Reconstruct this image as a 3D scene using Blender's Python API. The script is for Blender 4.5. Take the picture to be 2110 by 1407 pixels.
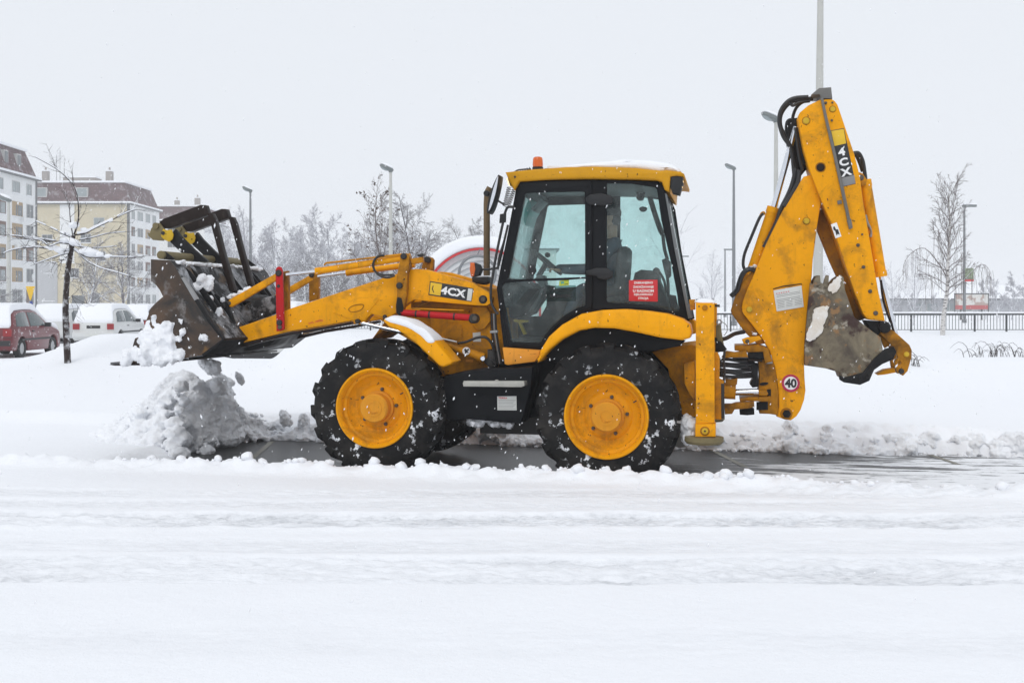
# Yellow backhoe loader clearing snow at the edge of a car park, overcast, snowing.
import bpy, bmesh, math, random
import numpy as np
from mathutils import Vector, Matrix

for o in list(bpy.data.objects):
    bpy.data.objects.remove(o)
scene = bpy.context.scene
COL = scene.collection
PI = math.pi
RAD = math.radians

# ------------------------------------------------------------------ camera
EYE = 1.78            # eye height over the road
FPX = 2310.0          # focal length in photo pixels (photo 2110 x 1407)
CX, HY = 1055.0, 630.0   # centre column, horizon row
cam_data = bpy.data.cameras.new('camera')
cam = bpy.data.objects.new('camera', cam_data)
COL.objects.link(cam)
cam.location = (0, 0, EYE)
cam.rotation_euler = (RAD(90), 0, 0)
cam_data.sensor_width = 36.0
cam_data.lens = 36.0 * FPX / 2110.0
cam_data.shift_y = -(703.5 - HY) / 2110.0
cam_data.clip_start = 0.1
cam_data.clip_end = 6000
scene.camera = cam

# ------------------------------------------------------------------ overcast sky and soft sun
SUN_EL, SUN_AZ = RAD(48), RAD(200)      # behind the camera, a little left
world = bpy.data.worlds.new('World')
scene.world = world
world.use_nodes = True
wn, wl = world.node_tree.nodes, world.node_tree.links
wn.clear()
sky = wn.new('ShaderNodeTexSky')
sky.sky_type = 'NISHITA'
sky.sun_disc = False
sky.sun_elevation = SUN_EL
sky.sun_rotation = SUN_AZ
sky.air_density = 1.0
sky.dust_density = 4.0
sky.ozone_density = 1.0
hsv = wn.new('ShaderNodeHueSaturation')
hsv.inputs['Saturation'].default_value = 0.10
skymix = wn.new('ShaderNodeMix')
skymix.data_type = 'RGBA'
skymix.inputs['Factor'].default_value = 0.90      # the closed cloud deck
skymix.inputs['B'].default_value = (8.35, 8.75, 9.35, 1)
bg = wn.new('ShaderNodeBackground')
bg.inputs['Strength'].default_value = 0.10
wout = wn.new('ShaderNodeOutputWorld')
wl.new(sky.outputs['Color'], hsv.inputs['Color'])
wl.new(hsv.outputs['Color'], skymix.inputs['A'])
wl.new(skymix.outputs['Result'], bg.inputs['Color'])
wl.new(bg.outputs['Background'], wout.inputs['Surface'])

sun_data = bpy.data.lights.new('sun', 'SUN')
sun_data.energy = 0.75
sun_data.angle = RAD(25)
sun_data.color = (1.0, 0.97, 0.93)
sun = bpy.data.objects.new('sun', sun_data)
COL.objects.link(sun)
sun.rotation_euler = (RAD(90) - SUN_EL, 0, RAD(-20))
sun.location = (-8, -12, 25)

vs = scene.view_settings
vs.view_transform = 'Standard'
vs.look = 'None'
vs.exposure = 0.06
vs.gamma = 1.0
vs.use_curve_mapping = False
scene.cycles.use_denoising = True
scene.cycles.max_bounces = 8
scene.cycles.transparent_max_bounces = 16
scene.cycles.volume_bounces = 1
scene.cycles.sample_clamp_indirect = 6.0

# ------------------------------------------------------------------ materials
MATS = {}

class NT:
    """small node builder"""
    def __init__(s, name):
        s.m = bpy.data.materials.new(name)
        s.m.use_nodes = True
        s.n, s.l = s.m.node_tree.nodes, s.m.node_tree.links
        s.n.clear()
        s.out = s.n.new('ShaderNodeOutputMaterial')
        s.tc = s.n.new('ShaderNodeTexCoord')
    def put(s, sock, v):
        if isinstance(v, bpy.types.NodeSocket):
            s.l.new(v, sock)
        elif isinstance(v, (tuple, list)):
            sock.default_value = (*v[:3], 1) if len(sock.default_value) == 4 else v
        else:
            sock.default_value = v
    def map(s, scale=(1, 1, 1), coord='Object', rot=(0, 0, 0), loc=(0, 0, 0)):
        mp = s.n.new('ShaderNodeMapping')
        s.l.new(s.tc.outputs[coord], mp.inputs['Vector'])
        mp.inputs['Scale'].default_value = scale
        mp.inputs['Rotation'].default_value = rot
        mp.inputs['Location'].default_value = loc
        return mp.outputs['Vector']
    def noise(s, scale=5, detail=4, rough=.55, vec=None, dist=0):
        t = s.n.new('ShaderNodeTexNoise')
        t.inputs['Scale'].default_value = scale
        t.inputs['Detail'].default_value = detail
        t.inputs['Roughness'].default_value = rough
        t.inputs['Distortion'].default_value = dist
        s.l.new(vec if vec else s.tc.outputs['Object'], t.inputs['Vector'])
        return t.outputs['Fac']
    def ramp(s, fac, a, b, ca=(0, 0, 0), cb=(1, 1, 1)):
        r = s.n.new('ShaderNodeValToRGB')
        e = r.color_ramp.elements
        e[0].position, e[1].position = a, b
        e[0].color, e[1].color = (*ca, 1), (*cb, 1)
        s.l.new(fac, r.inputs['Fac'])
        return r.outputs['Color']
    def mix(s, fac, a, b):
        x = s.n.new('ShaderNodeMix')
        x.data_type = 'RGBA'
        s.put(x.inputs['Factor'], fac)
        s.put(x.inputs['A'], a)
        s.put(x.inputs['B'], b)
        return x.outputs['Result']
    def math(s, op, a, b=0.0):
        x = s.n.new('ShaderNodeMath')
        x.operation = op
        s.put(x.inputs[0], a)
        s.put(x.inputs[1], b)
        return x.outputs['Value']
    def up(s):
        g = s.n.new('ShaderNodeNewGeometry')
        x = s.n.new('ShaderNodeSeparateXYZ')
        s.l.new(g.outputs['Normal'], x.inputs['Vector'])
        return x.outputs['Z']
    def bump(s, h, strength=.3, dist=.02):
        b = s.n.new('ShaderNodeBump')
        b.inputs['Strength'].default_value = strength
        b.inputs['Distance'].default_value = dist
        s.l.new(h, b.inputs['Height'])
        return b.outputs['Normal']
    def bsdf(s, color, rough=.5, metal=0.0, normal=None, spec=.5, coat=0.0):
        b = s.n.new('ShaderNodeBsdfPrincipled')
        s.put(b.inputs['Base Color'], color)
        s.put(b.inputs['Roughness'], rough)
        s.put(b.inputs['Metallic'], metal)
        b.inputs['Specular IOR Level'].default_value = spec
        b.inputs['Coat Weight'].default_value = coat
        if normal is not None:
            s.l.new(normal, b.inputs['Normal'])
        s.l.new(b.outputs['BSDF'], s.out.inputs['Surface'])
        return b

SNOW = (.90, .915, .945)

def plain(name, color, rough=.5, metal=0.0, spec=.5, var=.12, vscale=9):
    t = NT(name)
    f = t.noise(vscale, 4)
    dark = tuple(c * (1 - var) for c in color)
    lite = tuple(min(1, c * (1 + var)) for c in color)
    t.bsdf(t.mix(f, dark, lite), rough, metal, spec=spec)
    MATS[name] = t.m
    return t.m

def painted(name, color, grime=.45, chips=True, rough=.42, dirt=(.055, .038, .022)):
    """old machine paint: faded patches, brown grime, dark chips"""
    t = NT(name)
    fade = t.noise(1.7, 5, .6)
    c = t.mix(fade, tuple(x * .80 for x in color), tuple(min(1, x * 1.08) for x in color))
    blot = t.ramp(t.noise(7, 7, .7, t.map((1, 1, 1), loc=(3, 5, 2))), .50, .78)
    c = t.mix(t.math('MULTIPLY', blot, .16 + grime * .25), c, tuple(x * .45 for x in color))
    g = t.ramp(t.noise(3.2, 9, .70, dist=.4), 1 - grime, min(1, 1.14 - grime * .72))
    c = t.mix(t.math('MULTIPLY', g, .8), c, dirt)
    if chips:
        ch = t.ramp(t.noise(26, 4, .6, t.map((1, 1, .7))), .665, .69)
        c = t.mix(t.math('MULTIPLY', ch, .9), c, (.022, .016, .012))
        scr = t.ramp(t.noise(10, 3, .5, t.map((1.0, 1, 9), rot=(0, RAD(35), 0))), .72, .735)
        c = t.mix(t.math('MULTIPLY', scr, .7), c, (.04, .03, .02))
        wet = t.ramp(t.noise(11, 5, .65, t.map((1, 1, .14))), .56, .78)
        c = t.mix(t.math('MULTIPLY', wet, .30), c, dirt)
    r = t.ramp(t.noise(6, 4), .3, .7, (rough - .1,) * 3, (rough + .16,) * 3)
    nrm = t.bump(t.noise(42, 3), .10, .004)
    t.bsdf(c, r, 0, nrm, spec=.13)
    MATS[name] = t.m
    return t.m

YEL = (.87, .365, .0004)
painted('yellow', YEL, .49)
painted('yellow_clean', (.90, .38, .0005), .40, rough=.36)
painted('yellow_grimy', (.74, .30, .0008), .60, rough=.5)
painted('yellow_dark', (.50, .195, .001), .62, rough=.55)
painted('yellow_greasy', (.72, .29, .0008), .74, rough=.45, dirt=(.026, .018, .011))
painted('orange_panel', (.80, .33, .04), .30)
painted('red_paint', (.50, .015, .02), .40, rough=.38, dirt=(.05, .02, .02))
painted('black_steel', (.014, .014, .015), .42, chips=False, dirt=(.085, .066, .045))
painted('black_frame', (.007, .008, .010), .30, chips=False, rough=.5, dirt=(.02, .02, .02))
painted('brown_steel', (.020, .013, .011), .45, chips=False, dirt=(.075, .06, .05))
painted('tan_mud', (.20, .165, .085), .40, chips=False, dirt=(.06, .05, .03))
painted('lug_yellow', (.62, .40, .03), .42)
plain('rubber_hose', (.012, .012, .013), .45)
plain('chrome', (.72, .74, .78), .16, 1.0)
plain('steel', (.30, .30, .30), .42, .7)
plain('dark_metal', (.030, .028, .027), .5, .4)
plain('bolt', (.09, .075, .06), .5, .4, var=.4)
plain('white_plate', (.62, .63, .60), .5, var=.06)
plain('print_black', (.015, .015, .017), .5)
plain('print_grey', (.22, .22, .22), .6)
plain('print_white', (.80, .80, .80), .5)
plain('print_red', (.56, .018, .025), .45)
plain('decal_yellow', (.74, .46, .012), .4)
plain('cab_plastic', (.016, .017, .019), .55, spec=.3)
plain('cab_grey', (.14, .15, .155), .6)
plain('seat_cloth', (.035, .038, .043), .85)
plain('jacket', (.060, .078, .110), .9, var=.35)
plain('skin', (.50, .30, .215), .55)
plain('cap_cloth', (.014, .014, .017), .9)
plain('teal_visor', (.05, .33, .30), .4)
plain('step_alu', (.42, .41, .37), .45, .5, var=.3)

def tyre_mat():
    t = NT('tyre')
    base = t.mix(t.noise(5, 6), (.006, .0065, .008), (.020, .0195, .019))
    base = t.mix(t.math('MULTIPLY', t.ramp(t.noise(3.3, 6, .65, t.map((1, 1, 1), loc=(2, 6, 1))), .45, .72), .55), base, (.060, .054, .048))
    # snow packed between the lugs and thrown over the sidewall
    s = t.math('MULTIPLY', t.ramp(t.noise(8.5, 7, .66), .575, .605), t.ramp(t.noise(2.4, 2), .44, .6))
    fine = t.ramp(t.noise(48, 3, .5), .755, .775)
    s2 = t.math('MAXIMUM', s, t.math('MULTIPLY', fine, .8))
    c = t.mix(s2, base, (.78, .80, .83))
    t.bsdf(c, .7, 0, t.bump(t.noise(30, 4), .35, .01), spec=.09)
    MATS['tyre'] = t.m
tyre_mat()

def snow_mat(name, dirt=0.0, dirt_col=(.40, .36, .30), grain=1.0, scale=1.0, slush=False):
    t = NT(name)
    f = t.noise(1.3 * scale, 5, .6)
    c = t.mix(f, tuple(x * .965 for x in SNOW), SNOW)
    if dirt > 0:
        d = t.ramp(t.noise(1.9 * scale, 7, .62), .42, .78)
        c = t.mix(t.math('MULTIPLY', d, dirt), c, dirt_col)
        sp = t.ramp(t.noise(23 * scale, 3, .5), .70, .76)
        c = t.mix(t.math('MULTIPLY', sp, min(1, dirt * .9)), c, (.17, .14, .10))
    if slush:      # packed, wetter snow in the wheel tracks
        at_ = t.n.new('ShaderNodeAttribute')
        at_.attribute_name = 'slush'
        pat = t.ramp(t.noise(3.0, 8, .68, t.map((.8, 3.2, 1))), .34, .66)
        fine = t.ramp(t.noise(17, 5, .65, t.map((.7, 2.0, 1))), .48, .66)
        k = t.math('MULTIPLY', at_.outputs['Fac'], t.math('ADD', t.math('MULTIPLY', pat, .6), t.math('MULTIPLY', fine, .55)))
        c = t.mix(k, c, (.56, .575, .60))
    h1 = t.noise(14, 6, .62)
    h2 = t.noise(90, 3, .6)
    h = t.math('ADD', h1, t.math('MULTIPLY', h2, .35))
    b = t.bsdf(c, .8, 0, t.bump(h, .42 * grain, .03), spec=.22)
    b.inputs['Subsurface Weight'].default_value = 0.0
    MATS[name] = t.m
snow_mat('snow')
snow_mat('snow_field', slush=True)
snow_mat('snow_dirty', .62, (.36, .345, .33), 1.6)
snow_mat('snow_grey', .42, (.50, .49, .48), 1.5)

def glass_mat(name, tint, refl=1.0, rough=.02):
    t = NT(name)
    tr = t.n.new('ShaderNodeBsdfTransparent')
    tr.inputs['Color'].default_value = (*tint, 1)
    gl = t.n.new('ShaderNodeBsdfGlossy')
    gl.inputs['Roughness'].default_value = rough
    fr = t.n.new('ShaderNodeFresnel')
    fr.inputs['IOR'].default_value = 1.5
    smear = t.ramp(t.noise(4.5, 8, .68), .48, .85, (.012,) * 3, (.17,) * 3)
    drops = t.ramp(t.noise(70, 2, .5), .70, .74, (0, 0, 0), (.16,) * 3)
    smear = t.math('ADD', smear, drops)
    df = t.n.new('ShaderNodeBsdfDiffuse')
    df.inputs['Color'].default_value = (.5, .55, .55, 1)
    m1 = t.n.new('ShaderNodeMixShader')
    m2 = t.n.new('ShaderNodeMixShader')
    t.l.new(t.math('MULTIPLY', fr.outputs['Fac'], refl), m1.inputs['Fac'])
    t.l.new(tr.outputs[0], m1.inputs[1])
    t.l.new(gl.outputs[0], m1.inputs[2])
    t.l.new(smear, m2.inputs['Fac'])
    t.l.new(m1.outputs[0], m2.inputs[1])
    t.l.new(df.outputs[0], m2.inputs[2])
    t.l.new(m2.outputs[0], t.out.inputs['Surface'])
    MATS[name] = t.m
glass_mat('cab_glass', (.86, .95, .94), .7)
glass_mat('lens_glass', (.9, .93, .95), 1.0)

def lamp_mat(name, color, strength):
    t = NT(name)
    e = t.n.new('ShaderNodeEmission')
    e.inputs['Color'].default_value = (*color, 1)
    e.inputs['Strength'].default_value = strength
    t.l.new(e.outputs[0], t.out.inputs['Surface'])
    MATS[name] = t.m
lamp_mat('lit_lamp', (1, .72, .38), 1.6)
t = NT('amber_lens')
b = t.bsdf((.85, .16, .01), .2, 0, None)
b.inputs['Transmission Weight'].default_value = .35
MATS['amber_lens'] = t.m

def M(m):
    return MATS[m] if isinstance(m, str) else m

# ------------------------------------------------------------------ objects and tags
def tag(o, label=None, cat=None, group=None, kind=None):
    if label: o['label'] = label
    if cat: o['category'] = cat
    if group: o['group'] = group
    if kind: o['kind'] = kind
    return o

def empty(name, loc=(0, 0, 0), rz=0.0):
    o = bpy.data.objects.new(name, None)
    o.empty_display_size = .2
    COL.objects.link(o)
    o.location = loc
    o.rotation_euler = (0, 0, rz)
    return o

def link_mesh(name, me, mat, parent=None, smooth=35):
    if mat is not None:
        me.materials.clear()
        me.materials.append(M(mat))
    if smooth and len(me.polygons):
        me.polygons.foreach_set('use_smooth', np.ones(len(me.polygons), bool))
        if smooth < 180:
            me.set_sharp_from_angle(angle=RAD(smooth))
    o = bpy.data.objects.new(name, me)
    COL.objects.link(o)
    if parent is not None:
        o.parent = parent
    return o

def mesh_from(verts, faces):
    me = bpy.data.meshes.new('m')
    me.from_pydata([tuple(v) for v in verts], [], faces)
    me.update()
    return me

def copy_tree(o, parent=None):
    c = o.copy()
    COL.objects.link(c)
    if parent is not None:
        c.parent = parent
    for ch in o.children:
        copy_tree(ch, c)
    return c

class MB:
    """collects shapes for ONE mesh"""
    def __init__(s):
        s.v, s.f = [], []
    def add(s, verts, faces):
        n = len(s.v)
        s.v += [tuple(v) for v in verts]
        s.f += [tuple(i + n for i in f) for f in faces]
        return s
    def box(s, c, size, rot=None):
        hx, hy, hz = size[0] / 2, size[1] / 2, size[2] / 2
        vs = [Vector((x, y, z)) for x in (-hx, hx) for y in (-hy, hy) for z in (-hz, hz)]
        if rot is not None:
            vs = [rot @ v for v in vs]
        c = Vector(c)
        return s.add([v + c for v in vs], [(0, 1, 3, 2), (4, 6, 7, 5), (0, 4, 5, 1), (2, 3, 7, 6), (0, 2, 6, 4), (1, 5, 7, 3)])
    def b2(s, x0, x1, y0, y1, z0, z1):
        return s.box(((x0 + x1) / 2, (y0 + y1) / 2, (z0 + z1) / 2), (abs(x1 - x0), abs(y1 - y0), abs(z1 - z0)))
    def tube(s, pts, r, n=10, cap=True):
        pts = [Vector(p) for p in pts]
        rs = r if isinstance(r, (list, tuple)) else [r] * len(pts)
        up = None
        rings = []
        for i, p in enumerate(pts):
            a = pts[max(i - 1, 0)]
            b = pts[min(i + 1, len(pts) - 1)]
            d = (b - a).normalized()
            if up is None:
                up = Vector((0, 0, 1)) if abs(d.z) < .9 else Vector((1, 0, 0))
            sx = d.cross(up).normalized()
            up = sx.cross(d).normalized()
            rings.append([p + (sx * math.cos(t) + up * math.sin(t)) * rs[i] for t in (2 * PI * k / n for k in range(n))])
        vs = [v for ring in rings for v in ring]
        fs = []
        for i in range(len(rings) - 1):
            for k in range(n):
                a, b = i * n + k, i * n + (k + 1) % n
                fs.append((a, b, b + n, a + n))
        if cap:
            fs.append(tuple(reversed(range(n))))
            fs.append(tuple((len(rings) - 1) * n + k for k in range(n)))
        return s.add(vs, fs)
    def lathe(s, prof, c=(0, 0, 0), axis='y', n=40, closed=False):
        c = Vector(c)
        vs, fs = [], []
        for k in range(n):
            a = 2 * PI * k / n
            for r, h in prof:
                x, z = r * math.cos(a), r * math.sin(a)
                v = Vector((x, h, z)) if axis == 'y' else (Vector((x, z, h)) if axis == 'z' else Vector((h, x, z)))
                vs.append(v + c)
        m = len(prof)
        for k in range(n):
            k2 = (k + 1) % n
            for i in range(m - 1 + (1 if closed else 0)):
                j = (i + 1) % m
                f = (k * m + i, k * m + j, k2 * m + j, k2 * m + i)
                fs.append(f if axis != 'z' else f[::-1])
        return s.add(vs, fs)
    def ellipsoid(s, c, r, nu=10, nv=6):
        c = Vector(c)
        vs = [c + Vector((0, 0, r[2]))]
        for i in range(1, nv):
            t = PI * i / nv
            for k in range(nu):
                p = 2 * PI * k / nu
                vs.append(c + Vector((r[0] * math.sin(t) * math.cos(p), r[1] * math.sin(t) * math.sin(p), r[2] * math.cos(t))))
        vs.append(c - Vector((0, 0, r[2])))
        fs = [(0, 1 + k, 1 + (k + 1) % nu) for k in range(nu)]
        for i in range(nv - 2):
            for k in range(nu):
                a, b = 1 + i * nu + k, 1 + i * nu + (k + 1) % nu
                fs.append((a, a + nu, b + nu, b))
        L_ = len(vs) - 1
        o = 1 + (nv - 2) * nu
        fs += [(o + (k + 1) % nu, o + k, L_) for k in range(nu)]
        return s.add(vs, fs)
    def build(s, name, mat, parent=None, smooth=35):
        me = mesh_from(s.v, s.f)
        bm = bmesh.new()
        bm.from_mesh(me)
        bmesh.ops.recalc_face_normals(bm, faces=bm.faces)
        bm.to_mesh(me)
        bm.free()
        return link_mesh(name, me, mat, parent, smooth)

def catmull(pts, n=5, closed=True):
    P = [np.array(p, float) for p in pts]
    m = len(P)
    out = []
    for i in range(m if closed else m - 1):
        if closed:
            p0, p1, p2, p3 = P[i - 1], P[i], P[(i + 1) % m], P[(i + 2) % m]
        else:
            p0, p1, p2, p3 = P[max(i - 1, 0)], P[i], P[i + 1], P[min(i + 2, m - 1)]
        for k in range(n):
            t = k / n
            out.append(tuple(.5 * ((2 * p1) + (-p0 + p2) * t + (2 * p0 - 5 * p1 + 4 * p2 - p3) * t * t + (-p0 + 3 * p1 - 3 * p2 + p3) * t ** 3)))
    if not closed:
        out.append(tuple(P[-1]))
    return out

def curve_mesh(loops, depth, bev):
    cu = bpy.data.curves.new('c', 'CURVE')
    cu.dimensions = '2D'
    cu.fill_mode = 'BOTH'
    bev = min(bev, depth * .45)
    cu.extrude = depth / 2 - bev
    cu.bevel_depth = bev
    cu.bevel_resolution = 1
    cu.offset = -bev
    for lp in loops:
        sp = cu.splines.new('POLY')
        sp.points.add(len(lp) - 1)
        for q, p in zip(sp.points, lp):
            q.co = (p[0], p[1], 0, 1)
        sp.use_cyclic_u = True
    ob = bpy.data.objects.new('c', cu)
    me = bpy.data.meshes.new_from_object(ob)
    bpy.data.objects.remove(ob)
    bpy.data.curves.remove(cu)
    bm = bmesh.new()
    bm.from_mesh(me)
    bmesh.ops.remove_doubles(bm, verts=bm.verts, dist=1e-5)
    bmesh.ops.recalc_face_normals(bm, faces=bm.faces)
    bm.to_mesh(me)
    bm.free()
    return me

def plate_xz(name, loops, y0, y1, mat, parent=None, bev=.008, smooth=35):
    """outline(s) in the xz plane, extruded from y0 to y1, edges rounded"""
    me = curve_mesh(loops, abs(y1 - y0), bev)
    ym = (y0 + y1) / 2
    me.transform(Matrix(((1, 0, 0, 0), (0, 0, -1, ym), (0, 1, 0, 0), (0, 0, 0, 1))))
    return link_mesh(name, me, mat, parent, smooth)

def text_mesh(body, size, bold=0.0, depth=.002, spacing=1.0, align='CENTER', line=1.0):
    cu = bpy.data.curves.new('t', 'FONT')
    cu.body = body
    cu.size = size
    cu.align_x = align
    cu.align_y = 'CENTER'
    cu.offset = bold
    cu.extrude = depth / 2
    cu.space_character = spacing
    cu.space_line = line
    cu.resolution_u = 3
    ob = bpy.data.objects.new('t', cu)
    me = bpy.data.meshes.new_from_object(ob)
    bpy.data.objects.remove(ob)
    bpy.data.curves.remove(cu)
    return me

# ------------------------------------------------------------------ noise for terrain
def _hash(ix, iy, seed):
    h = (ix.astype(np.int64) * 374761393 + iy.astype(np.int64) * 668265263 + seed * 974634777) & 0xffffffff
    h = ((h ^ (h >> 13)) * 1274126177) & 0xffffffff
    h = (h ^ (h >> 16)) & 0xffffffff
    return h / 4294967295.0

def vnoise(x, y, seed=0):
    ix, iy = np.floor(x), np.floor(y)
    fx, fy = x - ix, y - iy
    fx = fx * fx * (3 - 2 * fx)
    fy = fy * fy * (3 - 2 * fy)
    a, b = _hash(ix, iy, seed), _hash(ix + 1, iy, seed)
    c, d = _hash(ix, iy + 1, seed), _hash(ix + 1, iy + 1, seed)
    return (a + (b - a) * fx) * (1 - fy) + (c + (d - c) * fx) * fy

def fbm(x, y, seed=0, oct=4):
    s, a, t = 0, .5, 0
    for k in range(oct):
        s = s + a * vnoise(x * 2 ** k, y * 2 ** k, seed + k * 7)
        t += a
        a *= .5
    return s / t

def worley(x, y, seed=0):
    ix, iy = np.floor(x), np.floor(y)
    best = np.full(np.shape(x), 9.0)
    for dx in (-1, 0, 1):
        for dy in (-1, 0, 1):
            jx, jy = ix + dx, iy + dy
            px, py = jx + _hash(jx, jy, seed), jy + _hash(jx, jy, seed + 5)
            best = np.minimum(best, (px - x) ** 2 + (py - y) ** 2)
    return np.sqrt(best)

def vnoise3(p, seed=0):
    i = np.floor(p); f = p - i; f = f * f * (3 - 2 * f)
    r = 0
    for dz in (0, 1):
        s_ = (i[:, 2] + dz).astype(np.int64) * 1013 + seed
        h = lambda a, b: _hash3(i[:, 0] + a, i[:, 1] + b, s_)
        q = (h(0, 0) * (1 - f[:, 0]) + h(1, 0) * f[:, 0]) * (1 - f[:, 1]) + (h(0, 1) * (1 - f[:, 0]) + h(1, 1) * f[:, 0]) * f[:, 1]
        r = r + q * (f[:, 2] if dz else 1 - f[:, 2])
    return r

def _hash3(ix, iy, s_):
    h = (ix.astype(np.int64) * 374761393 + iy.astype(np.int64) * 668265263 + s_ * 974634777) & 0xffffffff
    h = ((h ^ (h >> 13)) * 1274126177) & 0xffffffff
    return ((h ^ (h >> 16)) & 0xffffffff) / 4294967295.0

def fbm3(p, seed=0, oct=4):
    s, a, t = 0, .5, 0
    for k in range(oct):
        s = s + a * vnoise3(p * 2.0 ** k, seed + k * 17)
        t += a
        a *= .55
    return s / t

def sstep(a, b, x):
    t = np.clip((x - a) / (b - a), 0, 1)
    return t * t * (3 - 2 * t)

# ------------------------------------------------------------------ frames: the machine stands turned a little, its nose further away
YAW = RAD(11)
ORI = Vector((1.153, 12.178, 0))         # on the road under the rear axle
ST, CT = math.sin(YAW), math.cos(YAW)

def at(px, py, D):
    """point of the photo at depth D, in world metres"""
    return Vector(((px - CX) / FPX * D, D, EYE - (py - HY) / FPX * D))

def to_local(w):
    rx, ry = w[0] - ORI.x, w[1] - ORI.y
    return (rx * CT - ry * ST, rx * ST + ry * CT, w[2])

def to_world(l):
    return (ORI.x + l[0] * CT + l[1] * ST, ORI.y - l[0] * ST + l[1] * CT, l[2])

def L(p, yl):
    """photo point on the machine's lateral plane y = yl -> (x, z) in machine metres"""
    u, v = (p[0] - CX) / FPX, (p[1] - HY) / FPX
    t = (yl + ORI.x * ST + ORI.y * CT) / (u * ST + CT)
    x = (u * t - ORI.x) * CT - (t - ORI.y) * ST
    return (x, EYE - v * t)

def L3(p, yl):
    x, z = L(p, yl)
    return Vector((x, yl, z))

def crop(x0, y0, k):
    return lambda pts: [(x0 + x / k, y0 + y / k) for x, y in pts]
R1 = crop(220, 400, 3.702)
R3 = crop(600, 480, 4.398)
R4 = crop(980, 300, 3.058)
R5 = crop(620, 640, 4.139)
R6 = crop(1090, 620, 3.702)
R7 = crop(1380, 540, 3.517)
R8 = crop(1500, 160, 3.1975)

# ================================================================== GROUND
LANE_NEAR, LANE_FAR, LANE_X0 = -1.52, 2.0, -5.1

def ground_h(x, y):
    """snow height; x, y in the machine frame (x to the rear, y away from the camera)"""
    wx = ORI.x + x * CT + y * ST
    wy = ORI.y - x * ST + y * CT
    h = .125 + .03 * (fbm(x * .35, y * .35, 3) - .5) + .012 * (fbm(x * 1.6, y * 3.2, 9) - .5)
    # wheel tracks run past in front of the machine
    wob = .42 * (fbm(wx * .20, wy * 0, 21, 2) - .5) + .10 * (fbm(wx * 1.3, wy * .5, 22, 3) - .5) + .06 * (fbm(wx * 6, wy * 3, 23, 2) - .5)
    rough = worley(wx * 6.0, wy * 22, 31)
    rough2 = fbm(wx * 6, wy * 26, 33, 5)
    SL = np.zeros(np.shape(x))
    def track(d0, d1, depth, soft, amp, sd):
        nonlocal SL
        a = sstep(d0 - soft, d0, wy + wob) * (1 - sstep(d1, d1 + soft * 1.4, wy + wob))
        on = .25 + .75 * sstep(.3, .65, fbm(wx * .5, wy * 2.4, sd, 3))
        SL = np.maximum(SL, a * on * min(1.0, depth / .045))
        return -a * depth * on + a * amp * ((.55 - rough) * .9 + (rough2 - .5) * 1.1)
    h = h + track(6.72, 7.52, .050, .06, .034, 41)
    h = h + track(8.52, 8.98, .045, .07, .040, 43)
    h = h + track(9.35, 9.62, .022, .08, .016, 45)
    h = h + track(9.85, 10.15, .020, .08, .018, 48)
    h = h + track(7.75, 8.05, .018, .10, .012, 46)
    h = h + track(5.35, 5.60, .014, .16, .008, 47)
    ground_h.slush = SL
    # foreground: deeper untouched snow with a crumbling edge
    fg = 1 - sstep(6.58, 6.70, wy + wob + .05 * (rough2 - .5))
    h = h + fg * (.055 + .02 * (fbm(wx * .9, wy * 1.4, 51, 3) - .5))
    ridge = np.exp(-((wy + wob - 8.45) / .10) ** 2) + .8 * np.exp(-((wy + wob - 9.05) / .12) ** 2)
    h = h + ridge * .022 * (1.2 - worley(wx * 4, wy * 6, 61))

    # the lane the machine has cleared
    ex = .16 * (fbm(x * .8, x * 0, 71, 4) - .5) + .10 * (fbm(x * 4.5, x * 0, 72, 3) - .5)
    near = LANE_NEAR + ex + .10 * sstep(2, 7, x)
    far = LANE_FAR + .18 * (fbm(x * 1.1, x * 0, 75, 3) - .5) + .12 * (fbm(x * 5, x * 0, 76, 3) - .5)
    lump = 1.05 - worley(x * 4.2, y * 4.2, 81)
    lump2 = 1.0 - worley(x * 10, y * 10, 83)
    dn = near - y            # > 0 on the near snow
    bn = np.exp(-((dn - .16) / .17) ** 2)
    h = h + bn * (.03 + .085 * lump * (.45 + .9 * fbm(x * 1.2, y * 0, 85, 2)) + .030 * lump2)
    open_x = sstep(LANE_X0 - .5, LANE_X0 + .1, x + .35 * (fbm(y * 2, x * 2, 87, 3) - .5))
    cut_n = sstep(-.02, .07, -dn)
    cut_f = sstep(-.02, .07, far - y)
    lane = cut_n * cut_f * open_x
    # beyond: bank and park
    df = y - far
    b = np.exp(-((df - .30) / .30) ** 2) * open_x
    field = .255 + .10 * (fbm(wx * .09, wy * .09, 91, 3) - .5) + .025 * (fbm(wx * .7, wy * .7, 92, 4) - .5)
    crest = np.interp(wx, [-14, -10.7, -10.1, -9.4, -8.7, -7.8, -6.6, -6.15, -4.95, -4.5, -4.0, -3.2, -1.2], [.30, .33, .36, .60, .86, .90, .54, .40, .40, .80, .98, .90, .45])
    field = field + crest * np.exp(-((wy - 23.5) / 2.3) ** 2) * (.9 + .2 * fbm(wx * .8, wy * .8, 95, 3))
    field = field + .22 * np.exp(-((wy - 20.0) / 2.0) ** 2) * sstep(-6.0, -8.5, wx)
    field = field - .04 * sstep(25.5, 31, wy) * sstep(-3, -6, wx)
    field = field + .10 * np.exp(-(((wx - 3.5) / 6) ** 2 + ((wy - 36) / 6) ** 2))
    w = sstep(-.05, .55, df) if False else sstep(-.1, .5, df)
    h = h * (1 - w) + field * w
    h = h + b * (.01 + .09 * lump * fbm(x * .9, y * 0, 97, 2) + .03 * lump2 * lump)
    h = h * (1 - lane) + (-.07) * lane
    return h

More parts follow.
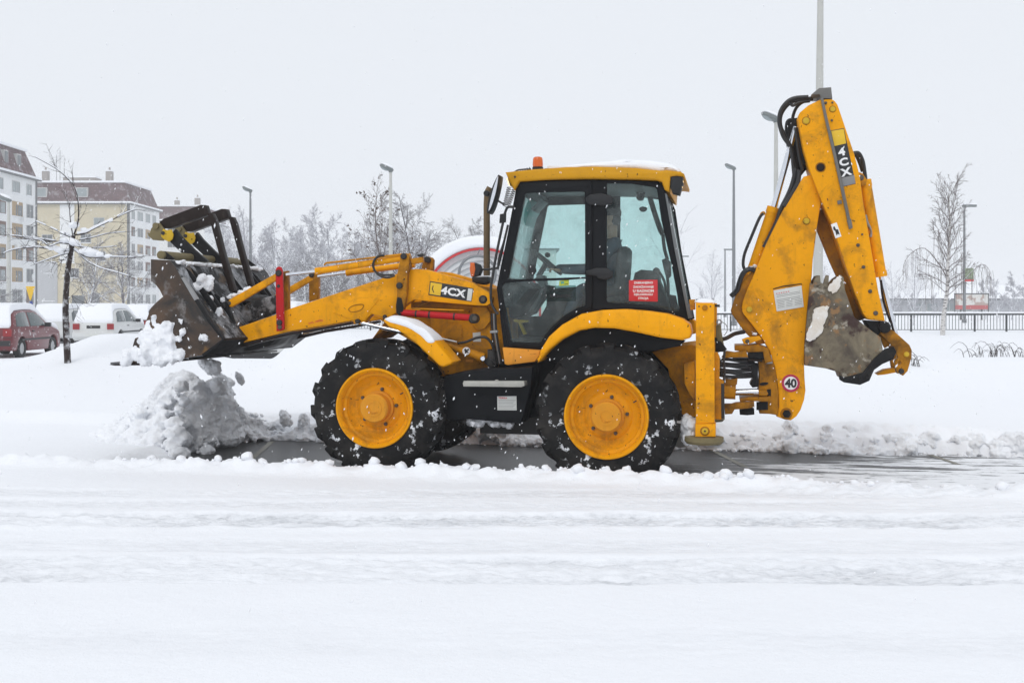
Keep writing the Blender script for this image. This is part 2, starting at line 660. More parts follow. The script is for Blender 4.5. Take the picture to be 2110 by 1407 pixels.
def grade(lo, hi, fine_lo, fine_hi, step, grow=1.12):
    a = list(np.arange(fine_lo, fine_hi, step))
    s, v = step, a[-1]
    while v < hi:
        s *= grow
        v += s
        a.append(v)
    s, v = step, a[0]
    while v > lo:
        s *= grow
        v -= s
        a.insert(0, v)
    return np.array(a)

gx = grade(-900, 900, -7.2, 7.6, .025, 1.10)
gy1 = grade(-60, -6.9, -6.9, -2.4, .023, 1.1)
gy = np.concatenate([gy1[gy1 < -2.4], grade(-2.4, 900, -2.4, 3.2, .022, 1.055)[0:]])
gy = np.unique(np.round(gy, 5))
GX, GY = np.meshgrid(gx, gy)
GZ = ground_h(GX, GY)
SLUSH = ground_h.slush.copy()
WX = ORI.x + GX * CT + GY * ST
WY = ORI.y - GX * ST + GY * CT
nv = GX.size
co = np.empty((nv, 3), np.float32)
co[:, 0], co[:, 1], co[:, 2] = WX.ravel(), WY.ravel(), GZ.ravel()
ny_, nx_ = GX.shape
i0 = (np.arange(ny_ - 1)[:, None] * nx_ + np.arange(nx_ - 1)[None, :]).ravel()
quads = np.stack([i0, i0 + 1, i0 + 1 + nx_, i0 + nx_], 1).astype(np.int32)
def big_mesh(co, quads):
    fs = [f for f in (quads if isinstance(quads, list) else [quads]) if len(f)]
    me = bpy.data.meshes.new('g')
    me.vertices.add(len(co))
    me.vertices.foreach_set('co', co.ravel())
    me.loops.add(sum(f.size for f in fs))
    me.loops.foreach_set('vertex_index', np.concatenate([f.ravel() for f in fs]))
    st, off = [], 0
    for f in fs:
        st.append(np.arange(off, off + f.size, f.shape[1], dtype=np.int32))
        off += f.size
    me.polygons.add(sum(len(f) for f in fs))
    me.polygons.foreach_set('loop_start', np.concatenate(st))
    me.update(calc_edges=True)
    return me
gme = big_mesh(co, quads)
gat = gme.attributes.new('slush', 'FLOAT', 'POINT')
gat.data.foreach_set('value', SLUSH.ravel().astype(np.float32))
ground = link_mesh('snow_ground', gme, 'snow_field', None, 180)
tag(ground, kind='structure')

def hgt(wx, wy):
    lx, ly, _ = to_local((wx, wy, 0))
    return float(ground_h(np.array([lx]), np.array([ly]))[0])

# wet asphalt of the cleared lane
def asphalt_mat():
    t = NT('wet_asphalt')
    agg = t.noise(160, 2, .5)
    c = t.mix(agg, (.012, .012, .0135), (.042, .0415, .041))
    c = t.mix(t.ramp(t.noise(1.4, 4), .35, .7), c, (.036, .0355, .035))
    # slush smeared along the lane
    v = t.map((.55, 3.6, 1))
    s1 = t.noise(1.35, 9, .68, v, .35)
    sx = t.n.new('ShaderNodeSeparateXYZ')
    t.l.new(t.tc.outputs['Object'], sx.inputs['Vector'])
    k = t.math('MULTIPLY', t.math('ADD', sx.outputs['X'], -.5), .058)    # more film left further back
    k = t.math('MINIMUM', t.math('MAXIMUM', k, -.09), .25)
    k2 = t.math('MULTIPLY', t.math('ADD', sx.outputs['Y'], -.35), -.075)
    film = t.ramp(t.math('ADD', t.math('ADD', s1, k), k2), .555, .605)
    brk = t.ramp(t.noise(6, 8, .7, t.map((.6, 1.9, 1))), .36, .44)
    film = t.math('MULTIPLY', film, brk)
    c = t.mix(t.math('MULTIPLY', film, .96), c, (.86, .875, .90))
    crumbs = t.ramp(t.noise(26, 4, .6, t.map((.7, 1.6, 1))), .66, .70)
    c = t.mix(t.math('MULTIPLY', crumbs, .6), c, (.75, .77, .80))
    rough = t.mix(film, (.30,) * 3, (.8,) * 3)
    t.bsdf(c, rough, 0, t.bump(t.math('ADD', agg, t.math('MULTIPLY', film, 2.0)), .4, .008), spec=.14)
    MATS['asphalt'] = t.m
asphalt_mat()
road = link_mesh('asphalt_road', mesh_from(
    [(x, y, 0) for y in (-2.6, 2.9) for x in (-7.5, 16)], [(0, 1, 3, 2)]), 'asphalt', None, 0)
road.location = (ORI.x, ORI.y, 0)
road.rotation_euler = (0, 0, -YAW)
tag(road, kind='structure')

# faded bay lines painted across the lane
plain('bay_paint', (.20, .19, .155), .6, var=.45, vscale=14)
def bay_line(p, q, w=.07):
    a, b = L3(p, 0), L3(q, 0)
    def gp(pp):
        D = EYE * FPX / (pp[1] - HY)
        l = to_local(at(pp[0], pp[1], D))
        return Vector((l[0], l[1], .004))
    a, b = gp(p), gp(q)
    d = (b - a).normalized()
    n = Vector((-d.y, d.x, 0)) * w / 2
    o = link_mesh('bay_line', mesh_from([a - n, a + n, b + n, b - n], [(0, 1, 2, 3)]), 'bay_paint', road, 0)
bay_line((1455, 921), (1535, 962))
bay_line((1915, 937), (1975, 957))
bay_line((516, 948), (560, 910))

# ------------------------------------------------------------------ broken snow
_ico = {}
def ico(level):
    if level not in _ico:
        bm = bmesh.new()
        bmesh.ops.create_icosphere(bm, subdivisions=level, radius=1)
        v = np.array([x.co[:] for x in bm.verts])
        f = np.array([[q.index for q in x.verts] for x in bm.faces])
        bm.free()
        _ico[level] = (v, f)
    return _ico[level]

def lump(rng, level=2, rough=.35, freq=1.6):
    v, f = ico(level)
    s = rng.integers(1, 9999)
    n = (fbm(v[:, 0] * freq + 7, v[:, 1] * freq + v[:, 2] * freq * 1.7 + 3, int(s), 3) - .5) * 2 \
        + (fbm(v[:, 2] * freq * 2.3 + 1, v[:, 0] * freq * 2.1 - v[:, 1] * 2, int(s) + 3, 3) - .5) * .8
    return v * (1 + rough * n)[:, None], f

def lumps_object(name, items, mat, parent=None, seed=1, level=2, rough=.38, smooth=50):
    """items: (x, y, z, sx, sy, sz) joined into one broken mass"""
    rng = np.random.default_rng(seed)
    V, F, n = [], [], 0
    for it in items:
        v, f = lump(rng, level, rough)
        a = rng.uniform(0, 6.28)
        ca, sa = math.cos(a), math.sin(a)
        v = v * np.array(it[3:6])
        b = rng.uniform(-.5, .5)
        cb, sb = math.cos(b), math.sin(b)
        x, y, z = v[:, 0] * ca - v[:, 1] * sa, v[:, 0] * sa + v[:, 1] * ca, v[:, 2]
        x, z = x * cb - z * sb, x * sb + z * cb
        V.append(np.stack([x + it[0], y + it[1], z + it[2]], 1))
        F.append(f + n)
        n += len(v)
    me = big_mesh(np.concatenate(V).astype(np.float32), np.concatenate(F).astype(np.int32))
    return link_mesh(name, me, mat, parent, smooth)

def fused_snow(name, items, mat, seed, voxel, amp, freq, level=2, rough=.3, smooth_it=2):
    """lumps melted into one mass, then broken up with noise"""
    o = lumps_object('tmp', items, mat, None, seed, level, rough)
    m = o.modifiers.new('r', 'REMESH')
    m.mode = 'VOXEL'
    m.voxel_size = voxel
    if smooth_it:
        q = o.modifiers.new('s', 'SMOOTH')
        q.factor = .5
        q.iterations = smooth_it
    dg = bpy.context.evaluated_depsgraph_get()
    me = bpy.data.meshes.new_from_object(o.evaluated_get(dg))
    bpy.data.objects.remove(o)
    n = len(me.vertices)
    v = np.empty(n * 3, np.float32); me.vertices.foreach_get('co', v); v = v.reshape(-1, 3).astype(float)
    nn = np.empty(n * 3, np.float32); me.vertices.foreach_get('normal', nn); nn = nn.reshape(-1, 3)
    f = fbm3(v * freq, seed, 5)
    rid = 1 - np.abs(fbm3(v * freq * 1.7 + 9.1, seed + 5, 4) * 2 - 1) * 2
    v = v + nn * ((f - .5) * 2.0 * amp - np.maximum(0, rid - .55) * amp * 1.1)[:, None]
    me.vertices.foreach_set('co', v.astype(np.float32).ravel())
    me.update()
    return link_mesh(name, me, mat, None, 180)

rng = np.random.default_rng(11)
def edge_crumbs(name, ylo, yhi, n, smin, smax, x0, x1, label):
    it = []
    xs, ys = rng.uniform(x0, x1, n), rng.uniform(ylo, yhi, n)
    hs = ground_h(xs, ys)
    for x, y, h in zip(xs, ys, hs):
        s = smin * (smax / smin) ** (rng.random() ** 2.2)
        w = to_world((x, y, 0))
        z = max(0.0, float(h)) + s * .25
        it.append((w[0], w[1], z, s, s * rng.uniform(.7, 1.1), s * rng.uniform(.6, .95)))
    o = lumps_object(name, it, 'snow', None, 5 + n, 2, .42)
    tag(o, label, 'snow', kind='stuff')
edge_crumbs('snow_crumbs', -1.72, -1.38, 620, .012, .065, -5.0, 7.0, 'crumbled white snow along the near edge of the cleared lane')
edge_crumbs('snow_crumbs', 1.74, 2.10, 260, .012, .045, -4.6, 9.5, 'small broken crumbs along the far bank of the cleared lane')
bk = []
xs = rng.uniform(-4.7, 9.6, 900)
ys = 1.86 + np.abs(rng.normal(0, .17, 900)) + .06 * np.sin(xs * 2.1)
for x, y, h in zip(xs, ys, ground_h(xs, ys)):
    s_ = .028 * (.125 / .028) ** (rng.random() ** 1.9)
    w = to_world((x, y, 0))
    bk.append((w[0], w[1], min(.20, max(0, h) * .8) + s_ * .25, s_ * 1.3, s_, s_ * rng.uniform(.6, 1.0)))
tag(fused_snow('snow_bank', bk, 'snow_grey', 15, .020, .042, 9.0, 2, .42, 1), 'low broken bank of snow beyond the cleared lane', 'snow bank', kind='stuff')

# ================================================================== THE BACKHOE LOADER
# machine frame: x to the rear (right in the photo), y away from the camera, z up
mach = empty('backhoe_loader', ORI, -YAW)
tag(mach, 'muddy yellow backhoe loader ploughing snow, front bucket raised, rear digging arm folded up', 'loader')

def poly(pts, yl):
    return [L(p, yl) for p in pts]

def pl(name, pts, y0, y1, mat, parent=mach, bev=.008, holes=(), curve=0, smooth=35, ref=None):
    ref = y0 if ref is None else ref
    pts = catmull(pts, curve) if curve else pts
    loops = [poly(pts, ref)] + [poly(catmull(h, curve) if curve else h, ref) for h in holes]
    return plate_xz(name, loops, y0, y1, mat, parent, bev, smooth)

def disc(name, p, yl, r, h, mat, parent=mach, n=20, bev=.25):
    """short round boss whose face is at yl - h"""
    x, z = L(p, yl)
    b = r * bev
    m = MB().lathe([(0, -h), (r - b, -h), (r, -h + min(b, h)), (r, .01), (0, .01)], (x, yl, z), 'y', n)
    return m.build(name, mat, parent)

def rod(name, p, q, y, r, mat, parent=mach, y2=None, n=14):
    a, b = L3(p, y), L3(q, y if y2 is None else y2)
    return MB().tube([a, b], r, n).build(name, mat, parent)

def hose(name, pts, y, r, mat='rubber_hose', parent=mach, n=8, sub=6):
    ys = y if isinstance(y, (list, tuple)) else [y] * len(pts)
    P = [tuple(L3(p, yy)) for p, yy in zip(pts, ys)]
    return MB().tube(catmull(P, sub, False), r, n).build(name, mat, parent)

def decal_text(name, body, p, yl, h_px, ang, mat, parent, bold=0.0, sx=1.0, spacing=1.0, line=1.0):
    me = text_mesh(body, 1.0, bold, .02, spacing, 'CENTER', line)
    v = np.array([x.co[:] for x in me.vertices])
    zc = (v[:, 1].min() + v[:, 1].max()) / 2
    xc = (v[:, 0].min() + v[:, 0].max()) / 2
    hh = v[:, 1].max() - v[:, 1].min()
    x, z = L(p, yl)
    x2, z2 = L((p[0], p[1] + h_px), yl)
    k = (z - z2) / hh
    R_ = Matrix.Rotation(RAD(ang), 4, 'Z')
    T = Matrix(((1, 0, 0, x), (0, 0, -1, yl), (0, 1, 0, z), (0, 0, 0, 1)))
    S = Matrix.Diagonal((k * sx, k, .08, 1))
    me.transform(T @ R_ @ S @ Matrix.Translation((-xc, -zc, 0)))
    return link_mesh(name, me, mat, parent, 0)

# ------------------------------------------------------------------ wheels
def wheel(p, R_, rim_r, hub_h, phase, side=-1, yl=-1.2, lug_n=18):
    x, z = L(p, -1.2)
    w = empty('wheel')
    w.parent = mach
    w.location = (x, yl, z)
    s = -side            # +1: inner side is towards +y
    W = .43
    rt = R_ - .044       # tread base
    prof = [(rim_r - .01, .045), (rim_r + .012, .012), (rim_r + .05, -.004), (rim_r + .12, -.012), (R_ - .11, .004), (R_ - .07, .022), (rt, .055),
            (rt + .004, W * .35), (rt + .004, W * .65), (rt, W - .055), (R_ - .09, W - .005), (rim_r + .05, W), (rim_r - .01, W - .05)]
    m = MB().lathe([(r, h * s) for r, h in prof], (0, 0, 0), 'y', 72)
    for side_ in (0, 1):
        for k in range(lug_n):
            a0 = 2 * PI * (k + .5 * side_ + phase) / lug_n
            # stations from the shoulder to past the centre: (y, skew angle, half width, r_out, r_in)
            st = [(.006, 0.0, .052, R_ - .075, R_ - .13), (.024, .0, .058, R_ - .026, R_ - .12), (.05, .015, .060, R_ - .006, rt - .02),
                  (.13, .085, .050, R_, rt - .02), (.25, .20, .042, R_, rt - .02)]
            V = []
            for (yy, sk, hw, ro, ri) in st:
                y_ = yy if side_ == 0 else W - yy
                for (aa, rr) in ((-hw, ri), (-hw * .82, ro), (hw * .82, ro), (hw, ri)):
                    A = a0 + sk * 1.0 + aa / R_
                    V.append((math.cos(A) * rr, y_ * s, math.sin(A) * rr))
            F = [(0, 1, 2, 3), tuple(4 * (len(st) - 1) + q for q in (3, 2, 1, 0))]
            for i in range(len(st) - 1):
                for q in range(4):
                    F.append((i * 4 + q, i * 4 + (q + 1) % 4, (i + 1) * 4 + (q + 1) % 4, (i + 1) * 4 + q))
            m.add(V, F)
    m.build('tyre', 'tyre', w, 32)
    # moulded ring on the sidewall
    rr = rim_r
    prof = [(rr - .02, .10), (rr + .006, .03), (rr + .012, .0), (rr + .006, -.012), (rr - .008, -.012), (rr - .018, .004), (rr - .032, .02), (rr - .034, .055),
            (rr - .045, .085), (rr - .07, .092), (rr - .082, .125), (rr - .12, .165), (rr - .16, .172), (rr - .19, .150), (rr - .205, .148), (.0, .148)]
    rim = MB().lathe([(r, h * s) for r, h in prof], (0, 0, 0), 'y', 64).build('rim', 'yellow_clean' if False else 'yellow', w, 40)
    f = hub_h * s
    hr = .148
    MB().lathe([(hr + .022, .155 * s), (hr + .022, .115 * s), (hr, .105 * s), (hr, f + .012 * s), (hr - .012, f), (.0, f)], (0, 0, 0), 'y', 36).build('hub', 'lug_hub', w, 40)
    cap = MB().lathe([(.085, f), (.085, f - .006 * s), (.060, f - .006 * s), (.060, f)], (0, 0, 0), 'y', 24)
    cap.tube([(-.06, f - .002 * s, .03), (-.02, f - .004 * s, -.05), (.06, f - .003 * s, -.03)], .006, 5)
    cap.build('hub_cap_relief', 'lug_hub', w, 40)
    for k in range(5):
        a = RAD(78) + k * 2 * PI / 5
        c = (.195 * math.cos(a), .148 * s, .19 * math.sin(a))
        MB().lathe([(.0, -.028 * s), (.016, -.028 * s), (.020, -.018 * s), (.020, .02 * s)], c, 'y', 6).build('wheel_nut', 'bolt', w, 0)
    MB().tube([(.33 * math.cos(.5), .06 * s, .33 * math.sin(.5)), (.30 * math.cos(.5), .04 * s, .30 * math.sin(.5))], .007, 6).build('valve', 'bolt', w)
    return w
painted('lug_hub', (.72, .30, .02), .42, rough=.6)
wheel((771, 841), .712, .400, -.02, .1)
wheel((1249, 859), .725, .408, .0, .37)
wheel((771, 841), .712, .400, -.02, .6, 1, 1.2)
wheel((1249, 859), .725, .408, .0, .2, 1, 1.2)

# ------------------------------------------------------------------ chassis, bonnet
xf, zf = L((771, 841), -1.2)
xr, zr = L((1249, 859), -1.2)
ax = MB().tube([(xf, -.85, zf), (xf, .85, zf)], .12, 14).b2(xf - .2, xf + .2, -.28, .28, zf - .2, zf + .16)
ax.build('axle', 'dark_metal', mach)
ax = MB().tube([(xr, -.85, zr), (xr, .85, zr)], .14, 14).b2(xr - .25, xr + .25, -.3, .3, zr - .2, zr + .2)
ax.build('axle', 'dark_metal', mach)
MB().b2(xf - .45, xr + .75, -.36, -.24, .62, .98).b2(xf - .45, xr + .75, .24, .36, .62, .98).b2(xf + .3, xr - .3, -.24, .24, .56, .8) \
    .b2(xf - .45, xf - .37, -.24, .24, .55, .98).build('chassis_frame', 'dark_metal', mach, 0)
# bonnet between the arms and its side panels
pl('bonnet', [(764, 700), (790, 664), (862, 640), (900, 604), (990, 590), (1035, 596), (1045, 764), (1000, 790), (905, 775), (862, 712), (800, 676)], -.40, .40, 'yellow_grimy', bev=.03)
pl('side_panel', R3([(1250, 730), (1540, 745), (1790, 700), (1815, 960), (1830, 1245), (1400, 1285), (1370, 1250), (1260, 1040), (1290, 960)]), -.47, -.40, 'yellow_grimy', bev=.012)
pl('panel_rib', R3([(1405, 820), (1470, 825), (1545, 832), (1550, 1060), (1500, 1010), (1400, 930)]), -.485, -.47, 'yellow_grimy', bev=.006)
pl('side_plate', R3([(1640, 670), (1760, 665), (1800, 720), (1805, 800), (1750, 870), (1690, 880), (1640, 840)]), -.52, -.47, 'yellow_grimy', bev=.012)
disc('pivot_pin', R3([(1742, 603)])[0], -.60, .048, .03, 'dark_metal')
disc('pivot_pin', R3([(1742, 603)])[0], -.632, .026, .012, 'bolt')
# upright hose bundle in front of the cab
for k, (a, b) in enumerate([(1815, 1870), (1835, 1890), (1852, 1905)]):
    hose('pipe', R3([(a, 730), (a + 10, 900), (b, 1185)]), -.60, .010, 'steel' if k == 1 else 'dark_metal')
pl('pipe_clip', R3([(1800, 885), (1870, 880), (1870, 905), (1800, 910)]), -.62, -.58, 'steel', bev=.004)
hose('hose', R3([(1510, 1000), (1590, 985), (1680, 950), (1760, 945), (1815, 1000), (1840, 1090), (1850, 1200)]), [-.66, -.68, -.68, -.68, -.66, -.64, -.62], .014)
pl('grey_notice', R3([(1645, 905), (1715, 898), (1720, 985), (1648, 985)]), -.474, -.470, 'white_plate', bev=.001)
pl('small_badge', R3([(1582, 1145), (1648, 1148), (1648, 1172), (1582, 1168)]), -.474, -.470, 'orange_panel', bev=.001)

# exhaust, indicator, mirror at the front of the cab
ex = pl
rod('exhaust_pipe', (1003, 566), (1003, 396), -.30, .034, 'exhaust') if 'exhaust' in MATS else None
painted('exhaust', (.16, .11, .06), .5, chips=False, rough=.4, dirt=(.05, .035, .025))
ep = [L3((1003, 568), -.30), L3((1003, 420), -.30), L3((1004, 396), -.30), L3((1009, 386), -.30)]
MB().tube(ep, [.035, .035, .034, .030], 14).build('exhaust_pipe', 'exhaust', mach)
pl('exhaust_base', R3([(1635, 400), (1780, 395), (1790, 450), (1740, 470), (1640, 455)]), -.38, -.2, 'dark_metal', bev=.015)
ind = pl('indicator_lamp', R3([(1660, 268), (1700, 285), (1720, 330), (1700, 385), (1640, 400), (1625, 330)]), -.66, -.54, 'cab_plastic', bev=.012)
pl('lens', R3([(1622, 268), (1660, 268), (1668, 330), (1655, 390), (1628, 395), (1616, 330)]), -.67, -.53, 'amber_lens', ind, bev=.008)
hose('indicator_arm', R3([(1705, 330), (1790, 330), (1880, 315)]), [-.6, -.62, -.68], .012)

# ------------------------------------------------------------------ loader arms (one each side) with their levers and rams
ARM = [(486, 676), (568, 648), (600, 635), (789, 573), (813, 566), (833, 558), (845, 555), (860, 554), (880, 556), (920, 567), (973, 582), (1006, 602), (1013, 613), (1012, 624), (1003, 630),
       (986, 630), (884, 621), (852, 618), (838, 626), (822, 640), (806, 652), (793, 656), (780, 651), (766, 647), (758, 654), (752, 663), (742, 669), (733, 666), (725, 661), (668, 671), (600, 682), (530, 699), (493, 708), (483, 692)]
def mirror_arm(o, y):
    c = o.copy(); COL.objects.link(c); c.parent = mach; c.location = (0, y, 0)
    for ch in o.children:
        d = ch.copy(); COL.objects.link(d); d.parent = c
    return c
SH = .98             # spacing of the two arms
arm = pl('loader_arm', ARM, -.62, -.48, 'yellow', bev=.012)
# weld-on gusset, oval press mark, wear strip
pl('gusset', R3([(380, 720), (470, 650), (600, 605), (800, 598), (720, 690), (665, 790), (590, 800), (480, 760)]), -.628, -.62, 'yellow', arm, bev=.004)
pl('oval_rib', catmull(R3([(515, 690), (560, 655), (640, 642), (660, 665), (625, 705), (545, 720)]), 4), -.634, -.628, 'yellow_dark', arm, bev=.003,
   holes=[catmull(R3([(525, 688), (565, 662), (636, 650), (650, 668), (620, 698), (548, 712)]), 4)])
pl('wear_strip', [(496, 709), (530, 701), (600, 684), (668, 673), (722, 663), (722, 668), (668, 679), (600, 690), (530, 707), (496, 716)], -.61, -.50, 'brown_steel', arm, bev=.004)
disc('pin', R3([(608, 800)])[0], -.63, .026, .04, 'dark_metal', arm)
disc('pin', R3([(850, 758)])[0], -.62, .022, .02, 'dark_metal', arm)
mirror_arm(arm, SH)
BELL = [(985, 225), (1000, 195), (1025, 182), (1055, 188), (1072, 212), (1068, 300), (1052, 380), (1046, 560), (1022, 690), (1003, 738), (975, 748), (950, 725), (944, 680), (955, 560), (952, 400), (972, 300)]
bell = pl('tilt_lever', R3(BELL), -.72, -.645, 'yellow_greasy', bev=.012)
pl('worn_foot', R3([(962, 580), (1000, 590), (1020, 680), (1003, 735), (975, 745), (952, 722), (950, 650)]), -.725, -.72, 'black_steel', bell, bev=.003)
disc('pin', R3([(1022, 212)])[0], -.72, .034, .03, 'dark_metal', bell)
disc('pin', R3([(985, 478)])[0], -.72, .034, .035, 'dark_metal', bell)
c_ = mirror_arm(bell, SH)
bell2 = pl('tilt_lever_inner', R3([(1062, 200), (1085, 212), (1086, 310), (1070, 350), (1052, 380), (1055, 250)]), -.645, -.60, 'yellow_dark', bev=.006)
# tilt rams above the arms
def ram(name, a, b, c, y, r, rr, cap=True, mat='yellow'):
    """barrel a-b, rod b-c"""
    o = rod(name, a, b, y, r, mat, n=18)
    rod('rod', b, c, y, rr, 'chrome', o, n=12)
    A, B = L3(a, y), L3(b, y)
    d = (B - A).normalized()
    MB().tube([B - d * .05, B + d * .012], r * 1.12, 18).build('gland', mat, o)
    MB().tube([A - d * .02, A + d * .05], r * 1.08, 18).build('end_cap', mat, o)
    return o
tr = ram('tilt_ram', (842, 530), (653, 559), (590, 566), -.66, .036, .017, mat='yellow')
MB().tube([L3((830, 524), -.70), L3((700, 539), -.70), L3((672, 542), -.70), L3((668, 546), -.69)], .011, 8).build('feed_pipe', 'yellow_grimy', tr)
ram('tilt_ram', (851, 545), (716, 562), (655, 570), .30, .036, .017, mat='yellow')
pl('ram_end', R3([(1075, 235), (1190, 215), (1195, 265), (1090, 285)]), -.68, -.62, 'yellow_grimy', bev=.01)
pl('ram_bracket', R3([(1140, 195), (1190, 185), (1195, 210), (1145, 215)]), -.69, -.6, 'dark_metal', bev=.004)
hose('hose', R3([(845, 205), (790, 210), (748, 260), (752, 330), (800, 385), (870, 405), (940, 385)]), [-.72, -.74, -.74, -.73, -.73, -.72, -.70], .012)
hose('hose', R3([(835, 200), (775, 225), (740, 285), (765, 350), (830, 380), (930, 378)]), [-.71, -.71, -.71, -.70, -.70, -.68], .011)
# far lever top
pl('lever_top', R3([(1200, 235), (1222, 212), (1250, 215), (1270, 240), (1262, 340), (1175, 325), (1185, 290)]), .26, .34, 'yellow_greasy', bev=.01)
disc('pin', R3([(1232, 240)])[0], .26, .034, .03, 'dark_metal')
# front levers: red strut and the yellow links to the bucket
red = pl('safety_strut', R1([(1286, 580), (1296, 558), (1312, 552), (1328, 558), (1338, 582), (1352, 1030), (1322, 1044), (1293, 1046)]), -.70, -.668, 'red_paint', bev=.006)
disc('pin', R1([(1312, 602)])[0], -.70, .036, .02, 'dark_metal', red)
disc('hole', R1([(1310, 702)])[0], -.70, .020, .003, 'dark_metal', red)
disc('pin', R1([(1318, 980)])[0], -.70, .032, .02, 'dark_metal', red)
disc('pin', R1([(1322, 1015)])[0], -.70, .024, .02, 'bolt', red)
lk = pl('bucket_link', R1([(912, 828), (935, 805), (1285, 606), (1322, 600), (1322, 640), (1285, 662), (950, 862), (922, 855)]), -.655, -.60, 'yellow', bev=.008)
disc('pin', R1([(932, 832)])[0], -.655, .024, .014, 'bolt', lk)
mirror_arm(lk, SH)
ls = pl('guide_lever', R1([(1345, 590), (1378, 585), (1386, 880), (1350, 895)]), -.60, -.53, 'yellow_greasy', bev=.006)
pl('guide_lever', R3([(158, 372), (180, 355), (215, 352), (248, 375), (248, 600), (160, 622)]), .33, .40, 'yellow_greasy', bev=.008)
disc('pin', R3([(186, 382)])[0], .33, .030, .02, 'dark_metal')
# red safety tube along the arm, lift ram behind the mudguard
t_ = rod('safety_tube', R3([(1000, 722)])[0], R3([(1625, 768)])[0], -.69, .036, 'red_paint', n=18)
for q in (1135, 1255, 1480):
    yy = 722 + (q - 1000) * .0736
    rod('strap', R3([(q - 8, yy)])[0], R3([(q + 8, yy + 1)])[0], -.69, .038, 'dark_metal', t_, n=18)
disc('collar', R3([(1665, 776)])[0], -.63, .052, .10, 'dark_metal')
disc('pin', R3([(1665, 776)])[0], -.735, .030, .012, 'bolt')
pl('strut_bar', R3([(1090, 678), (1320, 686), (1565, 698), (1560, 706), (1320, 700), (1095, 692)]), -.66, -.60, 'yellow_grimy', bev=.003)
pl('cross_brace', R3([(1110, 670), (1240, 622), (1270, 622), (1140, 685)]), -.5, -.44, 'orange_panel', bev=.005)
pl('slot_plate', R3([(1085, 625), (1250, 622), (1560, 650), (1700, 665), (1580, 700), (1320, 690), (1085, 680)]), -.5, -.47, 'yellow_dark', bev=.005)
lr = ram('lift_ram', R5([(1545, 400)])[0], R5([(1195, 262)])[0], (741, 664), -.60, .048, .021, mat='yellow_grimy')
MB().tube([L3(q, -.66) for q in R5([(1120, 212), (1200, 238), (1330, 268)])], .012, 8).build('feed_pipe', 'steel', lr)
MB().tube([L3(q, -.655) for q in R5([(1205, 300), (1225, 235)])], .012, 6).build('clamp', 'steel', lr)
disc('pin', R5([(1556, 408)])[0], -.65, .030, .03, 'chrome', lr)
wd = disc('warning_sticker', R5([(1410, 345)])[0], -.652, .042, .003, 'print_white', lr, 24, .05)
pl('warning_figure', R5([(1392, 330), (1405, 322), (1412, 335), (1428, 322), (1436, 334), (1420, 346), (1434, 362), (1414, 358), (1400, 368), (1398, 350)]), -.659, -.656, 'print_black', lr, bev=.0005)
for k in range(4):
    hose('hose', R5([(1600 + k * 14, 390 + k * 8), (1635 + k * 10, 430 + k * 10), (1645 + k * 6, 490)]), [-.62, -.64, -.6], .012)
pl('valve_block', R5([(1590, 330), (1660, 345), (1665, 480), (1610, 490), (1560, 440), (1590, 400)]), -.64, -.5, 'dark_metal', bev=.01)

# model plate on the arm
md = pl('model_plate', R3([(1258, 436), (1652, 503), (1633, 624), (1243, 562)]), -.6235, -.6202, 'print_black', bev=.0008)
pl('yellow_field', R3([(1264, 447), (1367, 464), (1351, 570), (1252, 553)]), -.6252, -.6236, 'decal_yellow', md, bev=.0004)
pl('white_strip', R3([(1604, 503), (1645, 509), (1630, 617), (1590, 610)]), -.6252, -.6236, 'white_plate', md, bev=.0004)
pl('black_line', R3([(1283, 478), (1291, 479), (1283, 505), (1296, 540), (1288, 541), (1274, 506)]), -.6268, -.6253, 'print_black', md, bev=.0003)
decal_text('lettering', '4CX', R3([(1470, 535)])[0], -.6250, 16.5, -9.5, 'print_white', md, .040, 1.22, 1.04)
decal_text('stencil', 'SWL 1000kg', R3([(222, 806)])[0], -.6215, 5.2, 14, 'print_red', arm, .01, 1.1)

# ------------------------------------------------------------------ front bucket with flip-over forks
BY0, BY1 = -1.22, 1.22
SIDE = R1([(335, 497), (478, 505), (520, 560), (560, 640), (672, 812), (785, 975), (886, 1105), (800, 1172), (728, 1226), (560, 1258), (300, 1292), (130, 1302), (176, 1235), (214, 1100), (258, 1085), (300, 965), (335, 868), (372, 830), (428, 782), (405, 735), (372, 690), (336, 664)])
fb = pl('front_bucket', SIDE, BY0, BY0 + .03, 'bucket_steel' if 'bucket_steel' in MATS else 'black_steel', bev=.004)
t = NT('bucket_steel')
c = t.mix(t.ramp(t.noise(2.3, 8, .65, dist=.6), .35, .62), (.011, .011, .011), (.085, .048, .026))
c = t.mix(t.ramp(t.noise(3.1, 6, .6, t.map((1, 1, 1), loc=(4, 2, 1))), .60, .72), c, (.22, .11, .02))
c = t.mix(t.ramp(t.noise(6, 7, .65, t.map((1, 1, 1), loc=(1, 7, 3))), .58, .70), c, (.16, .15, .145))
c = t.mix(t.ramp(t.noise(13, 6, .65), .665, .69), c, (.80, .82, .84))
t.bsdf(c, .55, 0, t.bump(t.noise(18, 5), .3, .01), spec=.4)
MATS['bucket_steel'] = t.m
fb.data.materials[0] = MATS['bucket_steel']
o = mirror_arm(fb, BY1 - BY0 - .03); o.name = 'bucket_side'
